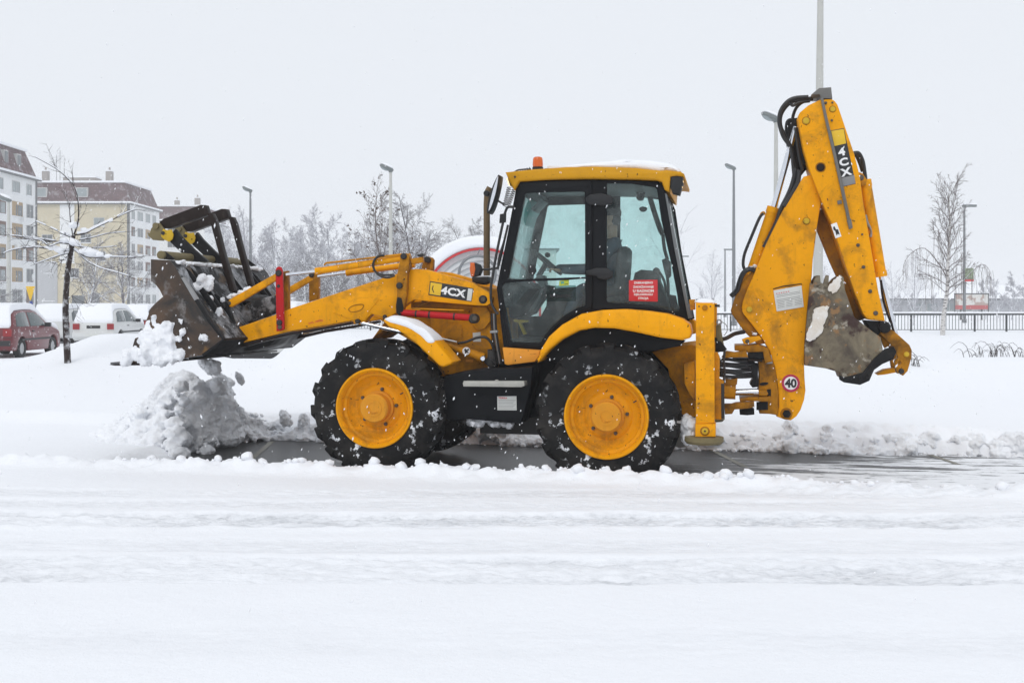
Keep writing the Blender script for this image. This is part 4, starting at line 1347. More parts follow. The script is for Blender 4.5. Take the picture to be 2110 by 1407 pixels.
for (q, r_, m_) in ((R7([(577, 345)])[0], .032, 'lug_yellow'), (R8([(517, 945)])[0], .032, 'lug_yellow')):
    disc('boss', q, -.20, r_ * 1.25, .006, 'yellow_dark', boom)
    disc('bolt', q, -.206, r_, .016, m_, boom)
disc('pivot_boss', R7([(845, 1098)])[0], -.20, .062, .02, 'yellow_dark', boom)
disc('pivot_pin', R7([(848, 1098)])[0], -.22, .044, .02, 'black_steel', boom, 6)
nb = pl('white_notice', R7([(752, 206), (955, 170), (972, 325), (775, 358)]), -.2085, -.2062, 'white_plate', boom, bev=.0005)
pl('scuff', R7([(748, 192), (820, 172), (955, 154), (955, 160), (820, 180), (750, 198)]), -.2075, -.2062, 'black_steel', boom, bev=.0003)
for k in range(9):
    a_ = 240 + k * 11.5
    b_ = 830 if k < 5 else 0
    segs = [(775, 945)] if k < 5 else [(782, 832), (845, 890), (905, 958)]
    for (s0, s1) in segs:
        ya = a_ - (s0 - 775) * .176
        yb = a_ - (s1 - 775) * .176
        if k in (2,):
            continue
        pl('print_line', R7([(s0, ya), (s1, yb), (s1, yb + 3), (s0, ya + 3)]), -.2098, -.2088, 'print_grey', nb, bev=.0002)
for k in range(6):
    s0 = 772 + k * 17
    pl('print_mark', R7([(s0, 226 - k * 3), (s0 + 9, 224 - k * 3), (s0 + 9, 230 - k * 3), (s0, 233 - k * 3)]), -.2098, -.2088, 'print_red', nb, bev=.0002)
sg = disc('speed_sign', R7([(877, 877)])[0], -.206, .092, .004, 'print_red', boom, 40, .02)
disc('sign_face', R7([(877, 877)])[0], -.210, .068, .003, 'print_white', sg, 40, .02)
decal_text('lettering', '40', R7([(877, 877)])[0], -.2145, 19, 0, 'print_black', sg, .040, .95)
plain('sign_crimson', (.42, .008, .06), .4)
sg.data.materials[0] = MATS['sign_crimson']
# boom ram with its rod and feed hose
br = ram('boom_ram', (1538, 598), (1594, 430), (1640, 262), -.02, .064, .032)
pl('ram_foot', R7([(470, 250), (500, 190), (545, 80), (600, 95), (560, 200), (520, 300), (500, 330)]), -.08, .04, 'yellow_dark', br, bev=.02)
hose('hose', R8([(232, 895), (205, 930), (150, 1060), (110, 1160), (100, 1230), (112, 1270)]), -.1, .016)
hose('feed_pipe', R8([(242, 905), (238, 888), (222, 892), (210, 915)]), -.1, .010, 'yellow_grimy')
hose('hose', R8([(180, 1272), (140, 1262), (100, 1290), (75, 1350), (60, 1400), (20, 1440)]), [-.16, -.2, -.2, -.18, -.16, -.14], .026)
hose('hose', R8([(450, 600), (430, 690), (400, 770), (350, 870), (320, 960), (240, 1120)]), -.14, .028)
hose('hose', R8([(470, 610), (460, 690), (420, 770), (370, 850)]), -.18, .024)

# ------------------------------------------------------------------ dipper
DIP = [(1691, 205), (1713, 204), (1720, 208), (1726, 216), (1738, 251), (1760, 316), (1772, 363), (1778, 410), (1794, 504), (1810, 600), (1824, 662), (1800, 660), (1787, 657), (1778, 645), (1760, 600), (1738, 535), (1713, 460), (1691, 410), (1669, 354), (1656, 310), (1647, 263), (1644, 240), (1648, 232), (1666, 217)]
dip = pl('dipper', DIP, -.28, .14, 'yellow', bev=.014)
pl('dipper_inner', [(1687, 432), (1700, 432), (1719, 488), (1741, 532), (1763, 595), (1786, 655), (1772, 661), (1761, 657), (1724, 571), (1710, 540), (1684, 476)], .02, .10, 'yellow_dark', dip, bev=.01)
for (q, r_, m_) in (((515, 286), .034, 'lug_yellow'), ((690, 209), .028, 'lug_yellow'), ((610, 592), .042, 'brown_steel'), ((857, 1104), .018, 'bolt'), ((893, 1248), .018, 'bolt'), ((684, 283), .012, 'bolt'), ((644, 168), .014, 'bolt'), ((884, 1033), .010, 'bolt'), ((937, 1405), .016, 'bolt'), ((688, 166), .010, 'bolt')):
    q = R8([q])[0]
    if r_ > .02:
        disc('boss', q, -.28, r_ * 1.28, .006, 'yellow_dark', dip)
    disc('bolt', q, -.284, r_, .014, m_, dip)
disc('bolt', R7([(1452, 212)])[0], -.28, .020, .012, 'bolt', dip)
disc('bolt', R7([(1492, 370)])[0], -.28, .024, .012, 'bolt', dip)
for pts in ([(505, 480), (520, 425), (560, 400), (605, 412), (622, 450), (626, 500), (616, 505), (606, 455), (590, 420), (560, 412), (530, 432), (516, 486)],
            [(640, 800), (652, 772), (668, 778), (692, 880), (684, 884), (662, 790), (654, 784), (650, 802), (668, 870), (660, 872)]):
    pl('weld_rib', R8(pts), -.284, -.279, 'yellow', dip, bev=.0015)
bar = pl('guide_bar', R8([(610, 132), (628, 132), (652, 250), (712, 500), (762, 720), (818, 985), (800, 998), (742, 730), (694, 510), (634, 255)]), -.315, -.285, 'steel_bar' if 'steel_bar' in MATS else 'steel', dip, bev=.004)
painted('steel_bar', (.17, .165, .155), .45, chips=False, dirt=(.09, .07, .05))
bar.data.materials[0] = MATS['steel_bar']
pl('bar_clip', R8([(720, 812), (748, 806), (752, 830), (724, 836)]), -.30, -.28, 'steel_bar', dip, bev=.003)
pl('bar_foot', R8([(784, 940), (812, 930), (822, 990), (800, 1000)]), -.318, -.285, 'steel_bar', dip, bev=.003)
pl('top_cap', R8([(550, 112), (600, 70), (680, 64), (688, 138), (614, 138), (606, 112)]), -.29, .12, 'steel_bar', dip, bev=.004)
d2 = pl('model_plate', R8([(676, 350), (764, 334), (842, 700), (756, 720)]), -.2835, -.2805, 'print_black', dip, bev=.0008)
pl('yellow_field', R8([(680, 353), (762, 339), (779, 434), (702, 452)]), -.2850, -.2836, 'decal_yellow', d2, bev=.0004)
pl('grey_field', R8([(746, 663), (832, 642), (840, 698), (757, 717)]), -.2850, -.2836, 'plate_grey' if 'plate_grey' in MATS else 'print_grey', d2, bev=.0004)
for k, ch in enumerate('4CX'):
    decal_text('lettering', ch, R8([(748 + k * 15, 490 + k * 66)])[0], -.2850, 16.5, 13, 'print_white', d2, .040, 1.22)
ws = pl('warning_sticker', R8([(678, 968), (716, 954), (748, 1046), (708, 1060)]), -.2835, -.2805, 'print_white', dip, bev=.0008)
pl('warning_figure', R8([(692, 985), (702, 980), (712, 1000), (726, 1000), (736, 1036), (724, 1030), (716, 1042), (706, 1010), (696, 1004)]), -.2848, -.2836, 'print_black', ws, bev=.0004)
# hoses over the dipper head
for k, (pts, yy) in enumerate((([(440, 700), (432, 600), (415, 470), (365, 390), (338, 300), (345, 225), (385, 165), (440, 135), (530, 128)], -.12),
                               ([(450, 690), (445, 560), (420, 470), (372, 380), (345, 310), (352, 240), (400, 175), (470, 145), (560, 140)], -.05),
                               ([(470, 640), (480, 520), (440, 400), (424, 300), (440, 220), (480, 170), (540, 150)], .02),
                               ([(400, 470), (385, 380), (388, 300), (412, 278), (420, 300), (410, 380), (425, 480)], .05),
                               ([(540, 155), (470, 165), (425, 185), (418, 155), (460, 148), (550, 135)], -.1),
                               ([(490, 610), (470, 520), (455, 420), (445, 330)], -.16),
                               ([(460, 660), (500, 560), (480, 450), (460, 330)], -.10))):
    hose('hose', R8(pts), yy, .017 if k > 1 else .020)
pl('hose_guard', R8([(388, 290), (405, 272), (470, 262), (480, 400), (510, 520), (520, 600), (470, 660), (440, 560), (400, 420)]), -.02, .10, 'black_steel', bev=.012)
# bucket ram behind the dipper
kr = ram('bucket_ram', (1783, 375), (1815, 568), (1846, 690), -.08, .058, .026)
pl('ram_head', R8([(858, 620), (890, 632), (915, 670), (910, 705), (885, 715), (862, 690)]), -.16, .0, 'yellow_grimy', kr, bev=.014)
disc('pin', R8([(876, 660)])[0], -.16, .030, .014, 'bolt', kr)
hose('hose', R8([(828, 498), (862, 500), (888, 550), (900, 620), (908, 680)]), -.12, .020)
hose('hose', R8([(836, 505), (850, 520), (872, 570), (888, 620)]), -.05, .020)
hose('hose', R8([(905, 905), (920, 960), (945, 1010), (938, 1050)]), -.12, .016, 'steel')
hose('hose', R7([(1530, 125), (1545, 260), (1580, 380), (1610, 450)]), [-.12] * 4, .012, 'brown_steel')

# ------------------------------------------------------------------ rear bucket and its link
t = NT('caked_mud')
c = t.mix(t.ramp(t.noise(3.2, 7, .62, dist=.5), .38, .60), (.085, .070, .055), (.22, .185, .125))
c = t.mix(t.ramp(t.noise(4.0, 7, .6, t.map((1, 1, 1), loc=(5, 2, 9))), .54, .60), c, (.052, .030, .026))
c = t.mix(t.ramp(t.noise(5.0, 7, .62, t.map((1, 1, 1), loc=(1, 8, 4))), .585, .63), c, (.26, .15, .07))
c = t.mix(t.ramp(t.noise(6.0, 7, .62, t.map((1, 1, 1), loc=(9, 3, 1))), .60, .66), c, (.36, .33, .27))
c = t.mix(t.ramp(t.noise(19, 5, .62), .69, .72), c, (.75, .76, .78))
t.bsdf(c, .75, 0, t.bump(t.noise(12, 7, .65), .55, .03), spec=.25)
MATS['caked_mud'] = t.m
RB = R7([(1016, 150), (1050, 165), (1100, 150), (1150, 180), (1210, 112), (1240, 92), (1262, 112), (1270, 200), (1292, 262), (1340, 400), (1440, 480), (1530, 545), (1552, 680), (1480, 740), (1420, 830), (1372, 885), (1250, 850), (1232, 800), (1130, 770), (978, 748), (976, 620), (1000, 330)])
rb = pl('rear_bucket', RB, -.30, -.26, 'caked_mud', bev=.012)
o = rb.copy(); COL.objects.link(o); o.parent = mach; o.location = (0, .56, 0); o.name = 'bucket_side.002'
pl('bucket_back', R7([(978, 748), (1130, 770), (1232, 800), (1250, 850), (1372, 885), (1420, 830), (1480, 740), (1552, 680), (1530, 545), (1500, 560), (1510, 670), (1450, 715), (1390, 800), (1355, 850), (1275, 820), (1255, 775), (1140, 740), (1000, 718), (1010, 560), (980, 560)]), -.26, .26, 'caked_mud', bev=.008)
for k, yy in enumerate((-.27, -.13, .0, .13)):
    tp = R7([(1030, 190), (1045, 130), (1066, 96), (1088, 98), (1092, 140), (1100, 200)])
    plate_xz('tooth', [poly(tp, -.27)], yy - .03, yy + .03, 'caked_mud', mach, .008)
pl('tooth', R7([(1105, 200), (1118, 130), (1132, 94), (1154, 98), (1152, 150), (1140, 210)]), -.30, -.24, 'caked_mud', bev=.008)
pl('heel_plate', R7([(1226, 815), (1262, 838), (1400, 800), (1480, 700), (1560, 628), (1625, 612), (1645, 650), (1622, 704), (1540, 740), (1482, 782), (1448, 860), (1380, 890), (1262, 872), (1230, 852)]), -.34, -.30, 'black_steel', bev=.010)
for q in ((1255, 845), (1320, 862), (1385, 840), (1440, 830), (1462, 760)):
    disc('bolt', R7([q])[0], -.34, .018, .012, 'black_steel', n=8)
tl = pl('tipping_link', R7([(1522, 520), (1545, 485), (1592, 476), (1640, 512), (1738, 600), (1756, 640), (1754, 690), (1725, 790), (1692, 824), (1655, 806), (1636, 770), (1628, 715), (1652, 690), (1620, 620), (1565, 560)]), -.26, -.20, 'yellow_greasy', bev=.012,
        holes=[catmull(R7([(1652, 728), (1664, 715), (1678, 728), (1664, 744)]), 4)])
disc('boss', R7([(1716, 668)])[0], -.26, .040, .008, 'yellow_dark', tl)
disc('bolt', R7([(1716, 668)])[0], -.268, .026, .012, 'lug_yellow', tl)
disc('bolt', R7([(1678, 790)])[0], -.26, .028, .014, 'dark_metal', tl)
o = copy_tree(tl, mach); o.location = (0, .32, 0)
pl('link_arm', R7([(1500, 810), (1560, 780), (1630, 770), (1640, 800), (1560, 815), (1510, 820)]), -.1, .1, 'yellow_grimy', bev=.01)
pl('dipper_nose', R7([(1415, 420), (1470, 425), (1560, 430), (1596, 475), (1590, 510), (1530, 515), (1490, 540), (1440, 470)]), -.22, .10, 'black_steel', bev=.012)
disc('nose_pin', R7([(1556, 472)])[0], -.26, .06, .04, 'black_steel')
pl('link_bar', R7([(1530, 540), (1572, 550), (1600, 600), (1560, 625), (1545, 600)]), -.18, -.12, 'yellow_grimy', bev=.008)

# ================================================================== THE DRIVER
def skin_body(name, chain, mat, parent=None, sub=2):
    """chain: list of (pos, r, parent index)"""
    me = bpy.data.meshes.new('b')
    me.from_pydata([c[0] for c in chain], [(i, c[2]) for i, c in enumerate(chain) if c[2] is not None], [])
    ob = bpy.data.objects.new('b', me)
    COL.objects.link(ob)
    ob.modifiers.new('s', 'SKIN')
    md_ = ob.modifiers.new('u', 'SUBSURF')
    md_.levels = md_.render_levels = sub
    for i, c in enumerate(chain):
        me.skin_vertices[0].data[i].radius = c[1] if isinstance(c[1], tuple) else (c[1], c[1])
    me.skin_vertices[0].data[0].use_root = True
    dg = bpy.context.evaluated_depsgraph_get()
    nm = bpy.data.meshes.new_from_object(ob.evaluated_get(dg))
    bpy.data.objects.remove(ob)
    return link_mesh(name, nm, mat, parent, 180)
S_ = lambda p, y: tuple(L3(R4([p])[0], y))
hip, chest, sh, nk = S_((880, 905), 0), S_((866, 740), 0), S_((866, 640), 0), S_((860, 575), 0)
drv = empty('person', to_world((hip[0], 0, hip[2])), -YAW)
tag(drv, 'driver in a dark jacket and cap steering inside the loader cab', 'person')
OFF = Vector((-hip[0], 0, -hip[2]))
def od(p, dy=0.0):
    return tuple(Vector(p) + OFF + Vector((0, dy, 0)))
el_n, ha_n = S_((735, 785), -.30), S_((540, 790), -.235)
el_f, ha_f = S_((720, 775), .26), S_((500, 770), .17)
kn, ft = S_((665, 905), 0), S_((560, 1150), 0)
shl, shr = (sh[0], -.19, sh[2]), (sh[0], .19, sh[2])
chain = [(od(hip), (.17, .15), None), (od(chest), (.175, .135), 0), (od(sh), (.12, .10), 1), (od(nk), .062, 2),
         (od(shl), .078, 2), (od(el_n), .058, 4), (od(ha_n), .036, 5),
         (od(shr), .078, 2), (od(el_f), .058, 7), (od(ha_f), .040, 8),
         (od((hip[0], -.10, hip[2])), .10, 0), (od((kn[0], -.13, kn[2])), .075, 10), (od((ft[0], -.13, ft[2])), .055, 11), (od((ft[0] - .18, -.13, ft[2] - .05)), .045, 12),
         (od((hip[0], .10, hip[2])), .10, 0), (od((kn[0], .13, kn[2])), .075, 14), (od((ft[0], .13, ft[2])), .055, 15), (od((ft[0] - .18, .13, ft[2] - .05)), .045, 16)]
skin_body('jacket_and_trousers', chain, 'jacket', drv)
# head with face, ears and cap, looking ahead (to the left)
hc = Vector(od(S_((850, 455), 0)))
hd = MB()
hd.ellipsoid(hc, (.098, .078, .118), 20, 14)
hd.ellipsoid(hc + Vector((-.03, 0, -.055)), (.068, .058, .07), 14, 8)
hd.ellipsoid(hc + Vector((-.102, 0, -.012)), (.022, .015, .028), 10, 6)
hd.ellipsoid(hc + Vector((-.085, 0, -.062)), (.020, .028, .010), 10, 6)
for s_ in (-1, 1):
    hd.ellipsoid(hc + Vector((.012, s_ * .078, -.005)), (.022, .012, .034), 10, 6)
hd.tube([hc + Vector((.02, 0, -.08)), Vector(od(nk)) + Vector((0, 0, -.02))], .056, 12)
hd.build('head', 'skin', drv, 180)
for s_ in (-1, 1):
    MB().ellipsoid(hc + Vector((-.088, s_ * .034, .012)), (.010, .014, .008), 8, 5).build('eye', 'print_black', drv)
cp = MB().lathe([(.112, -.005), (.116, .04), (.100, .085), (.06, .112), (0, .12)], hc + Vector((.004, 0, .022)), 'z', 24)
cp.ellipsoid(hc + Vector((-.13, 0, .03)), (.075, .075, .010), 16, 6)
cp.build('cap', 'cap_cloth', drv, 60)
MB().ellipsoid(hc + Vector((.045, 0, -.02)), (.070, .082, .075), 14, 8).build('hair', 'cap_cloth', drv)
def hand(wrist, side, grip):
    """palm and five fingers curled over the wheel rim at grip"""
    w, g = Vector(wrist), Vector(grip)
    d = (g - w).normalized()
    lat = Vector((0, side, 0))
    upv = Vector((-d.z, 0, d.x)) * (1 if -d.z * 0 + d.x < 0 else -1)
    if upv.z < 0: upv = -upv
    b = [(tuple(w), (.030, .024), None), (tuple(w + d * .045), (.042, .022), 0), (tuple(w + d * .085), (.042, .018), 1)]
    base = len(b) - 1
    ob = skin_body('hand', b, 'skin', drv, 1)
    for k in range(4):
        o_ = lat * (-.033 + .022 * k)
        ln = (.030, .034, .032, .025)[k]
        p0 = w + d * .075 + o_
        p1 = p0 + d * ln * 1.1 + upv * .010
        p2 = p1 + d * ln * .6 - upv * ln * .7
        p3 = p2 - d * ln * .35 - upv * ln * .7
        skin_body('finger', [(tuple(p0), .0095, None), (tuple(p1), .0095, 0), (tuple(p2), .009, 1), (tuple(p3), .0075, 2)], 'skin', ob, 1)
    t0 = w + d * .03 + lat * -.035
    skin_body('thumb', [(tuple(t0), .011, None), (tuple(t0 + d * .035 + lat * -.018 + upv * .004), .0105, 0), (tuple(t0 + d * .060 + lat * -.010 - upv * .016), .009, 1)], 'skin', ob, 1)
hand(od(ha_n), -1, od(S_((460, 778), -.225)))
hand(od(ha_f), 1, od(S_((440, 760), .16)))

# ================================================================== BACKGROUND
def render_mat(name, color, var=.10, scale=.6, rough=.85):
    t = NT(name)
    c = t.mix(t.noise(scale, 6, .6), tuple(x * (1 - var) for x in color), tuple(min(1, x * (1 + var)) for x in color))
    c = t.mix(t.math('MULTIPLY', t.ramp(t.noise(.5, 5, .6, t.map((1, 1, .15))), .5, .8), .25), c, tuple(x * .6 for x in color))
    t.bsdf(c, rough, spec=.2)
    MATS[name] = t.m
render_mat('wall_white', (.80, .81, .81))
render_mat('wall_cream', (.58, .515, .37))
render_mat('wall_pale', (.62, .63, .60))
render_mat('hall_grey', (.46, .47, .49))
render_mat('wood_panel', (.40, .29, .17), .2)
render_mat('brown_panel', (.17, .105, .085), .2)
render_mat('curtain', (.45, .47, .47), .2, 2)
plain('pane', (.09, .105, .115), .12, spec=.6, var=.4, vscale=.7)
plain('pane_light', (.26, .30, .31), .2, spec=.6, var=.4, vscale=.7)
plain('window_frame', (.50, .50, .49), .6)
plain('gutter', (.10, .105, .11), .5)
plain('chimney_brick', (.32, .29, .27), .9)
t = NT('roof_shingle')
br_ = t.n.new('ShaderNodeTexBrick')
br_.inputs['Scale'].default_value = 1.0
br_.inputs['Brick Width'].default_value = .6
br_.inputs['Row Height'].default_value = .3
br_.inputs['Color1'].default_value = (.150, .082, .085, 1)
br_.inputs['Color2'].default_value = (.115, .066, .070, 1)
br_.inputs['Mortar'].default_value = (.06, .04, .042, 1)
t.l.new(t.map((1, 1, 1), rot=(RAD(90), 0, 0)), br_.inputs['Vector'])
c = t.mix(t.ramp(t.noise(.8, 7, .65), .52, .72), br_.outputs['Color'], (.42, .40, .42))
t.bsdf(c, .9, spec=.15)
MATS['roof_shingle'] = t.m

def facade_window(parent, face, u0, u1, z0, z1, plane, style, mull=1):
    """window on the east face (plane x, u = y) or the south face (plane y, u = x)"""
    fw = .09
    fm_, pm = {'plain': ('window_frame', 'pane'), 'light': ('window_frame', 'pane_light'), 'wood': ('wood_panel', 'pane'), 'brown': ('brown_panel', 'pane_light'), 'dark': ('gutter', 'pane')}[style]
    def bx(m, a0, a1, c0, c1, d0, d1):
        if face == 'E':
            m.b2(plane + d0, plane + d1, a0, a1, c0, c1)
        else:
            m.b2(a0, a1, plane - d1, plane - d0, c0, c1)
    m = MB()
    bx(m, u0, u1, z0, z0 + fw, -.02, .06); bx(m, u0, u1, z1 - fw, z1, -.02, .06)
    bx(m, u0, u0 + fw, z0 + fw, z1 - fw, -.02, .06); bx(m, u1 - fw, u1, z0 + fw, z1 - fw, -.02, .06)
    for k in range(mull):
        um = u0 + (u1 - u0) * (k + 1) / (mull + 1)
        bx(m, um - .04, um + .04, z0 + fw, z1 - fw, -.02, .05)
    if style in ('wood', 'brown'):
        bx(m, u0 + fw, u0 + (u1 - u0) * .34, z0 + fw, z1 - fw, -.02, .04)
        bx(m, u0 + fw, u1 - fw, z1 - fw - .32, z1 - fw, -.02, .045)
    w = m.build('window', fm_, parent, 0)
    p = MB(); bx(p, u0 + fw, u1 - fw, z0 + fw, z1 - fw, -.02, .02)
    p.build('pane', pm, w, 0)
    s = MB(); bx(s, u0 - .08, u1 + .08, z0 - .10, z0 - .002, -.02, .16)
    s.build('sill', 'snow', w, 0)

def mansard(parent, X0, X1, Y0, Y1, z0, z1, ins=1.0):
    v = [(X0, Y0, z0), (X1, Y0, z0), (X1, Y1, z0), (X0, Y1, z0), (X0 + ins, Y0 + ins, z1), (X1 - ins, Y0 + ins, z1), (X1 - ins, Y1 - ins, z1), (X0 + ins, Y1 - ins, z1)]
    r = MB().add(v, [(0, 1, 5, 4), (1, 2, 6, 5), (2, 3, 7, 6), (3, 0, 4, 7), (0, 3, 2, 1), (4, 5, 6, 7)]).build('roof', 'roof_shingle', parent, 0)
    MB().b2(X0 + ins - .25, X1 - ins + .25, Y0 + ins - .25, Y1 - ins + .25, z1, z1 + .32).build('roof_snow', 'snow', r, 0)
    return r

def eaves(parent, X0, X1, Y0, Y1, z):
    MB().b2(X0 - .5, X1 + .5, Y0 - .5, Y1 + .5, z, z + .18).build('eaves', 'gutter', parent, 0)
    MB().b2(X0 - .52, X1 + .52, Y0 - .52, Y1 + .52, z + .181, z + .46).build('eaves_snow', 'snow', parent, 0)

def chimney(parent, x, y, z, w=1.0, h=1.6):
    MB().b2(x - w / 2, x + w / 2, y - w / 2, y + w / 2, z, z + h).b2(x - .12, x + .12, y - .12, y + .12, z + h, z + h + .7).build('chimney', 'chimney_brick', parent, 0)
    MB().b2(x - w * .6, x + w * .6, y - w * .6, y + w * .6, z + h + .002, z + h + .2).build('chimney_snow', 'snow', parent, 0)

rw = random.Random(4)
EX = -63.6
# white block at the left edge
b1 = empty('apartment_block', (0, 0, 0))
tag(b1, 'white six-storey block with brown mansard roof at the far left edge', 'building')
MB().b2(-78, EX, 112, 150, -.5, 18.4).build('wall', 'wall_white', b1, 0)
MB().b2(EX - .05, EX + .05, 149.6, 150.06, -.5, 18.4).b2(EX - .4, EX + .07, 150.002, 150.06, -.5, 18.4).build('downpipe', 'gutter', b1, 0)
eaves(b1, -78, EX, 112, 150, 18.4)
mansard(b1, -78, EX, 112, 150, 18.87, 22.2, 1.1)
for (y0, y1) in ((141.2, 142.4), (144.9, 146.1)):
    MB().box((EX - .62, (y0 + y1) / 2, 20.6), (.5, y1 - y0, 1.7)).build('roof_window', 'window_frame', b1, 0)
    MB().box((EX - .36, (y0 + y1) / 2, 20.6), (.04, y1 - y0 - .25, 1.4)).build('roof_pane', 'pane', b1, 0)
for r_, zc in enumerate((17.0, 14.2, 11.4, 8.55, 5.75, 2.95)):
    for (y0, y1, k) in ((134.0, 136.4, 0), (138.0, 140.8, 0), (142.6, 145.6, 1), (146.8, 148.9, 2)):
        sty = 'light' if r_ == 0 else ('plain' if k == 2 and r_ in (2, 4) else rw.choice(('wood', 'brown', 'plain')))
        hh = 1.5 if r_ == 0 else 1.85
        facade_window(b1, 'E', y0, y1 if r_ else y0 + (y1 - y0) * .75, zc - hh / 2, zc + hh / 2, EX, sty, 1)
for (y, z) in ((145.2, 13.0), (147.6, 10.9), (147.8, 5.6)):
    MB().ellipsoid((EX + .5, y, z), (.14, .42, .42), 10, 6).build('dish', 'wall_white', b1, 60)
MB().b2(EX + .01, EX + .45, 143.2, 144.1, 9.0, 9.6).build('air_conditioner', 'wall_white', b1, 0)

# cream block behind it
b2 = empty('apartment_block', (0, 0, 0))
tag(b2, 'cream gabled block with brown mansard roof and white side, behind the bare street tree', 'building')
MB().b2(-96, EX, 186, 202, -.5, 18.6).build('wall', 'wall_cream', b2, 0)
MB().b2(EX - .3, EX + .05, 186.3, 202, -.5, 18.6).build('side_wall', 'wall_white', b2, 0)
MB().b2(EX - .25, EX + .12, 185.9, 186.29, -.5, 18.6).build('downpipe', 'gutter', b2, 0)
MB().b2(-75.0, -72.6, 185.93, 186.05, 8.8, 18.55).build('bay_panel', 'wall_white', b2, 0)
MB().b2(-79.3, -75.4, 185.90, 186.05, 1.0, 9.0).build('lower_panel', 'hall_grey', b2, 0)
eaves(b2, -96, EX, 186, 202, 18.6)
r2 = mansard(b2, -96, EX, 186, 202, 19.07, 22.3, 1.1)
for x in (-78.2, -71.4):
    MB().box((x, 186.35, 20.6), (1.9, .5, 1.6)).build('roof_window', 'window_frame', b2, 0)
    MB().box((x, 186.09, 20.6), (1.6, .04, 1.3)).build('roof_pane', 'pane_light', b2, 0)
for (x0, x1, z0, z1, s_) in ((-77.9, -75.9, 2.6, 4.2, 'light'), (-69.9, -68.4, 1.9, 3.9, 'dark'), (-73.0, -70.9, .4, 3.5, 'dark'), (-71.6, -69.8, 12.2, 13.7, 'plain'), (-78.0, -76.2, 12.2, 13.6, 'plain'), (-69.4, -67.6, 15.0, 16.4, 'light'), (-69.0, -67.4, 9.2, 10.8, 'plain'), (-77.6, -76, 7.2, 8.6, 'plain'), (-73.4, -71.8, 6.4, 8.0, 'plain')):
    facade_window(b2, 'S', x0, x1, z0, z1, 186, s_, 1)
for r_, zc in enumerate((17.0, 14.2, 11.4, 8.55, 5.75, 2.95)):
    for (y0, y1) in ((187.2, 188.8), (190.2, 193.0), (194.4, 196.8), (198.0, 200.0)):
        facade_window(b2, 'E', y0, y1, zc - .8, zc + .8, EX + .05, rw.choice(('wood', 'plain', 'brown', 'light')) if r_ else 'light', 1)
chimney(b2, -78.6, 189, 22.5, .95, 1.9)
chimney(b2, -68.2, 190, 22.5, 1.0, 2.0)
MB().b2(-76.5, -71, 191, 194, 22.5, 23.6).build('roof_hatch', 'chimney_brick', b2, 0)
MB().b2(-76.6, -70.9, 190.9, 194.1, 23.601, 23.85).build('hatch_snow', 'snow', b2, 0)
for (x, h_) in ((-77.2, 4.9), (-76.6, 5.6)):
    an = MB().tube([(x, 190, 22.5), (x, 190, 22.5 + h_)], .035, 6)
    for k in range(4):
        an.tube([(x - .7 + .1 * k, 190, 22.4 + h_ - .5 * k - .4), (x + .5, 190, 22.4 + h_ - .5 * k - .4)], .02, 5)
    an.build('aerial', 'gutter', b2)
MB().ellipsoid((-80.6, 187.4, 23.2), (.55, .2, .55), 12, 8).build('dish', 'wall_white', b2, 60)

b3 = empty('apartment_block', (0, 0, 0))
tag(b3, 'furthest pale block with brown roof, showing just behind the raised front bucket', 'building')
MB().b2(-98, EX, 232, 250, -.5, 19.2).build('wall', 'wall_white', b3, 0)
MB().b2(-92, -84.5, 231.93, 232.1, 0, 19.1).build('cream_panel', 'wall_cream', b3, 0)
eaves(b3, -98, EX, 232, 250, 19.2)
mansard(b3, -98, EX, 232, 250, 19.67, 22.4, 1.1)
chimney(b3, -66.2, 236, 22.7, 1.0, 1.7)
chimney(b3, -70.5, 236, 22.7, .9, 1.2)
for r_, zc in enumerate((17.4, 14.6, 11.7, 8.8, 6.0, 3.1)):
    for k in range(5):
        facade_window(b3, 'S', -83 + k * 3.9, -80.9 + k * 3.9, zc - .8, zc + .8, 232, rw.choice(('wood', 'plain', 'light')), 1)

# low pale house seen through the cab
b4 = empty('house', (0, 0, 0))
tag(b4, 'pale flat-roofed house far behind, seen through the door glass of the cab', 'building')
MB().b2(-1.5, 6.0, 152, 164, -.3, 9.3).build('wall', 'wall_pale', b4, 0)
MB().b2(-1.9, 6.4, 151.6, 164.4, 9.3, 9.55).build('eaves', 'gutter', b4, 0)
MB().b2(-1.95, 6.45, 151.55, 164.45, 9.551, 9.95).build('roof_snow', 'snow', b4, 0)
for (x, z) in ((4.6, 7.2), (1.2, 7.2), (4.6, 3.8), (1.2, 3.8)):
    facade_window(b4, 'S', x - .5, x + .6, z - .8, z + .9, 152, 'plain', 1)

# low hall on the right
b5 = empty('retail_hall', (0, 0, 0))
tag(b5, 'low grey hall with a snow-covered sloping roof behind the railing on the right', 'building')
MB().b2(60, 74, 172, 190, -.3, 2.9).build('wall', 'hall_grey', b5, 0)
MB().add([(59, 171, 2.9), (75, 171, 2.9), (75, 191, 2.9), (59, 191, 2.9), (64.5, 176, 4.35), (71.5, 176, 4.5), (71.5, 186, 4.5), (64.5, 186, 4.35)],
         [(0, 1, 5, 4), (1, 2, 6, 5), (2, 3, 7, 6), (3, 0, 4, 7), (4, 5, 6, 7), (3, 2, 1, 0)]).build('roof', 'snow', b5, 0)
MB().b2(58.9, 75.1, 170.9, 191.1, 2.6, 2.899).build('fascia', 'gutter', b5, 0)
for k in range(5):
    facade_window(b5, 'S', 61 + k * 2.6, 62.8 + k * 2.6, .9, 2.3, 172, 'light', 1)
b6 = empty('shed', (0, 0, 0))
tag(b6, 'long shed with a white snowy roof at the right edge behind the wood', 'building')
MB().b2(84, 112, 196, 210, -.3, 3.0).build('wall', 'hall_grey', b6, 0)
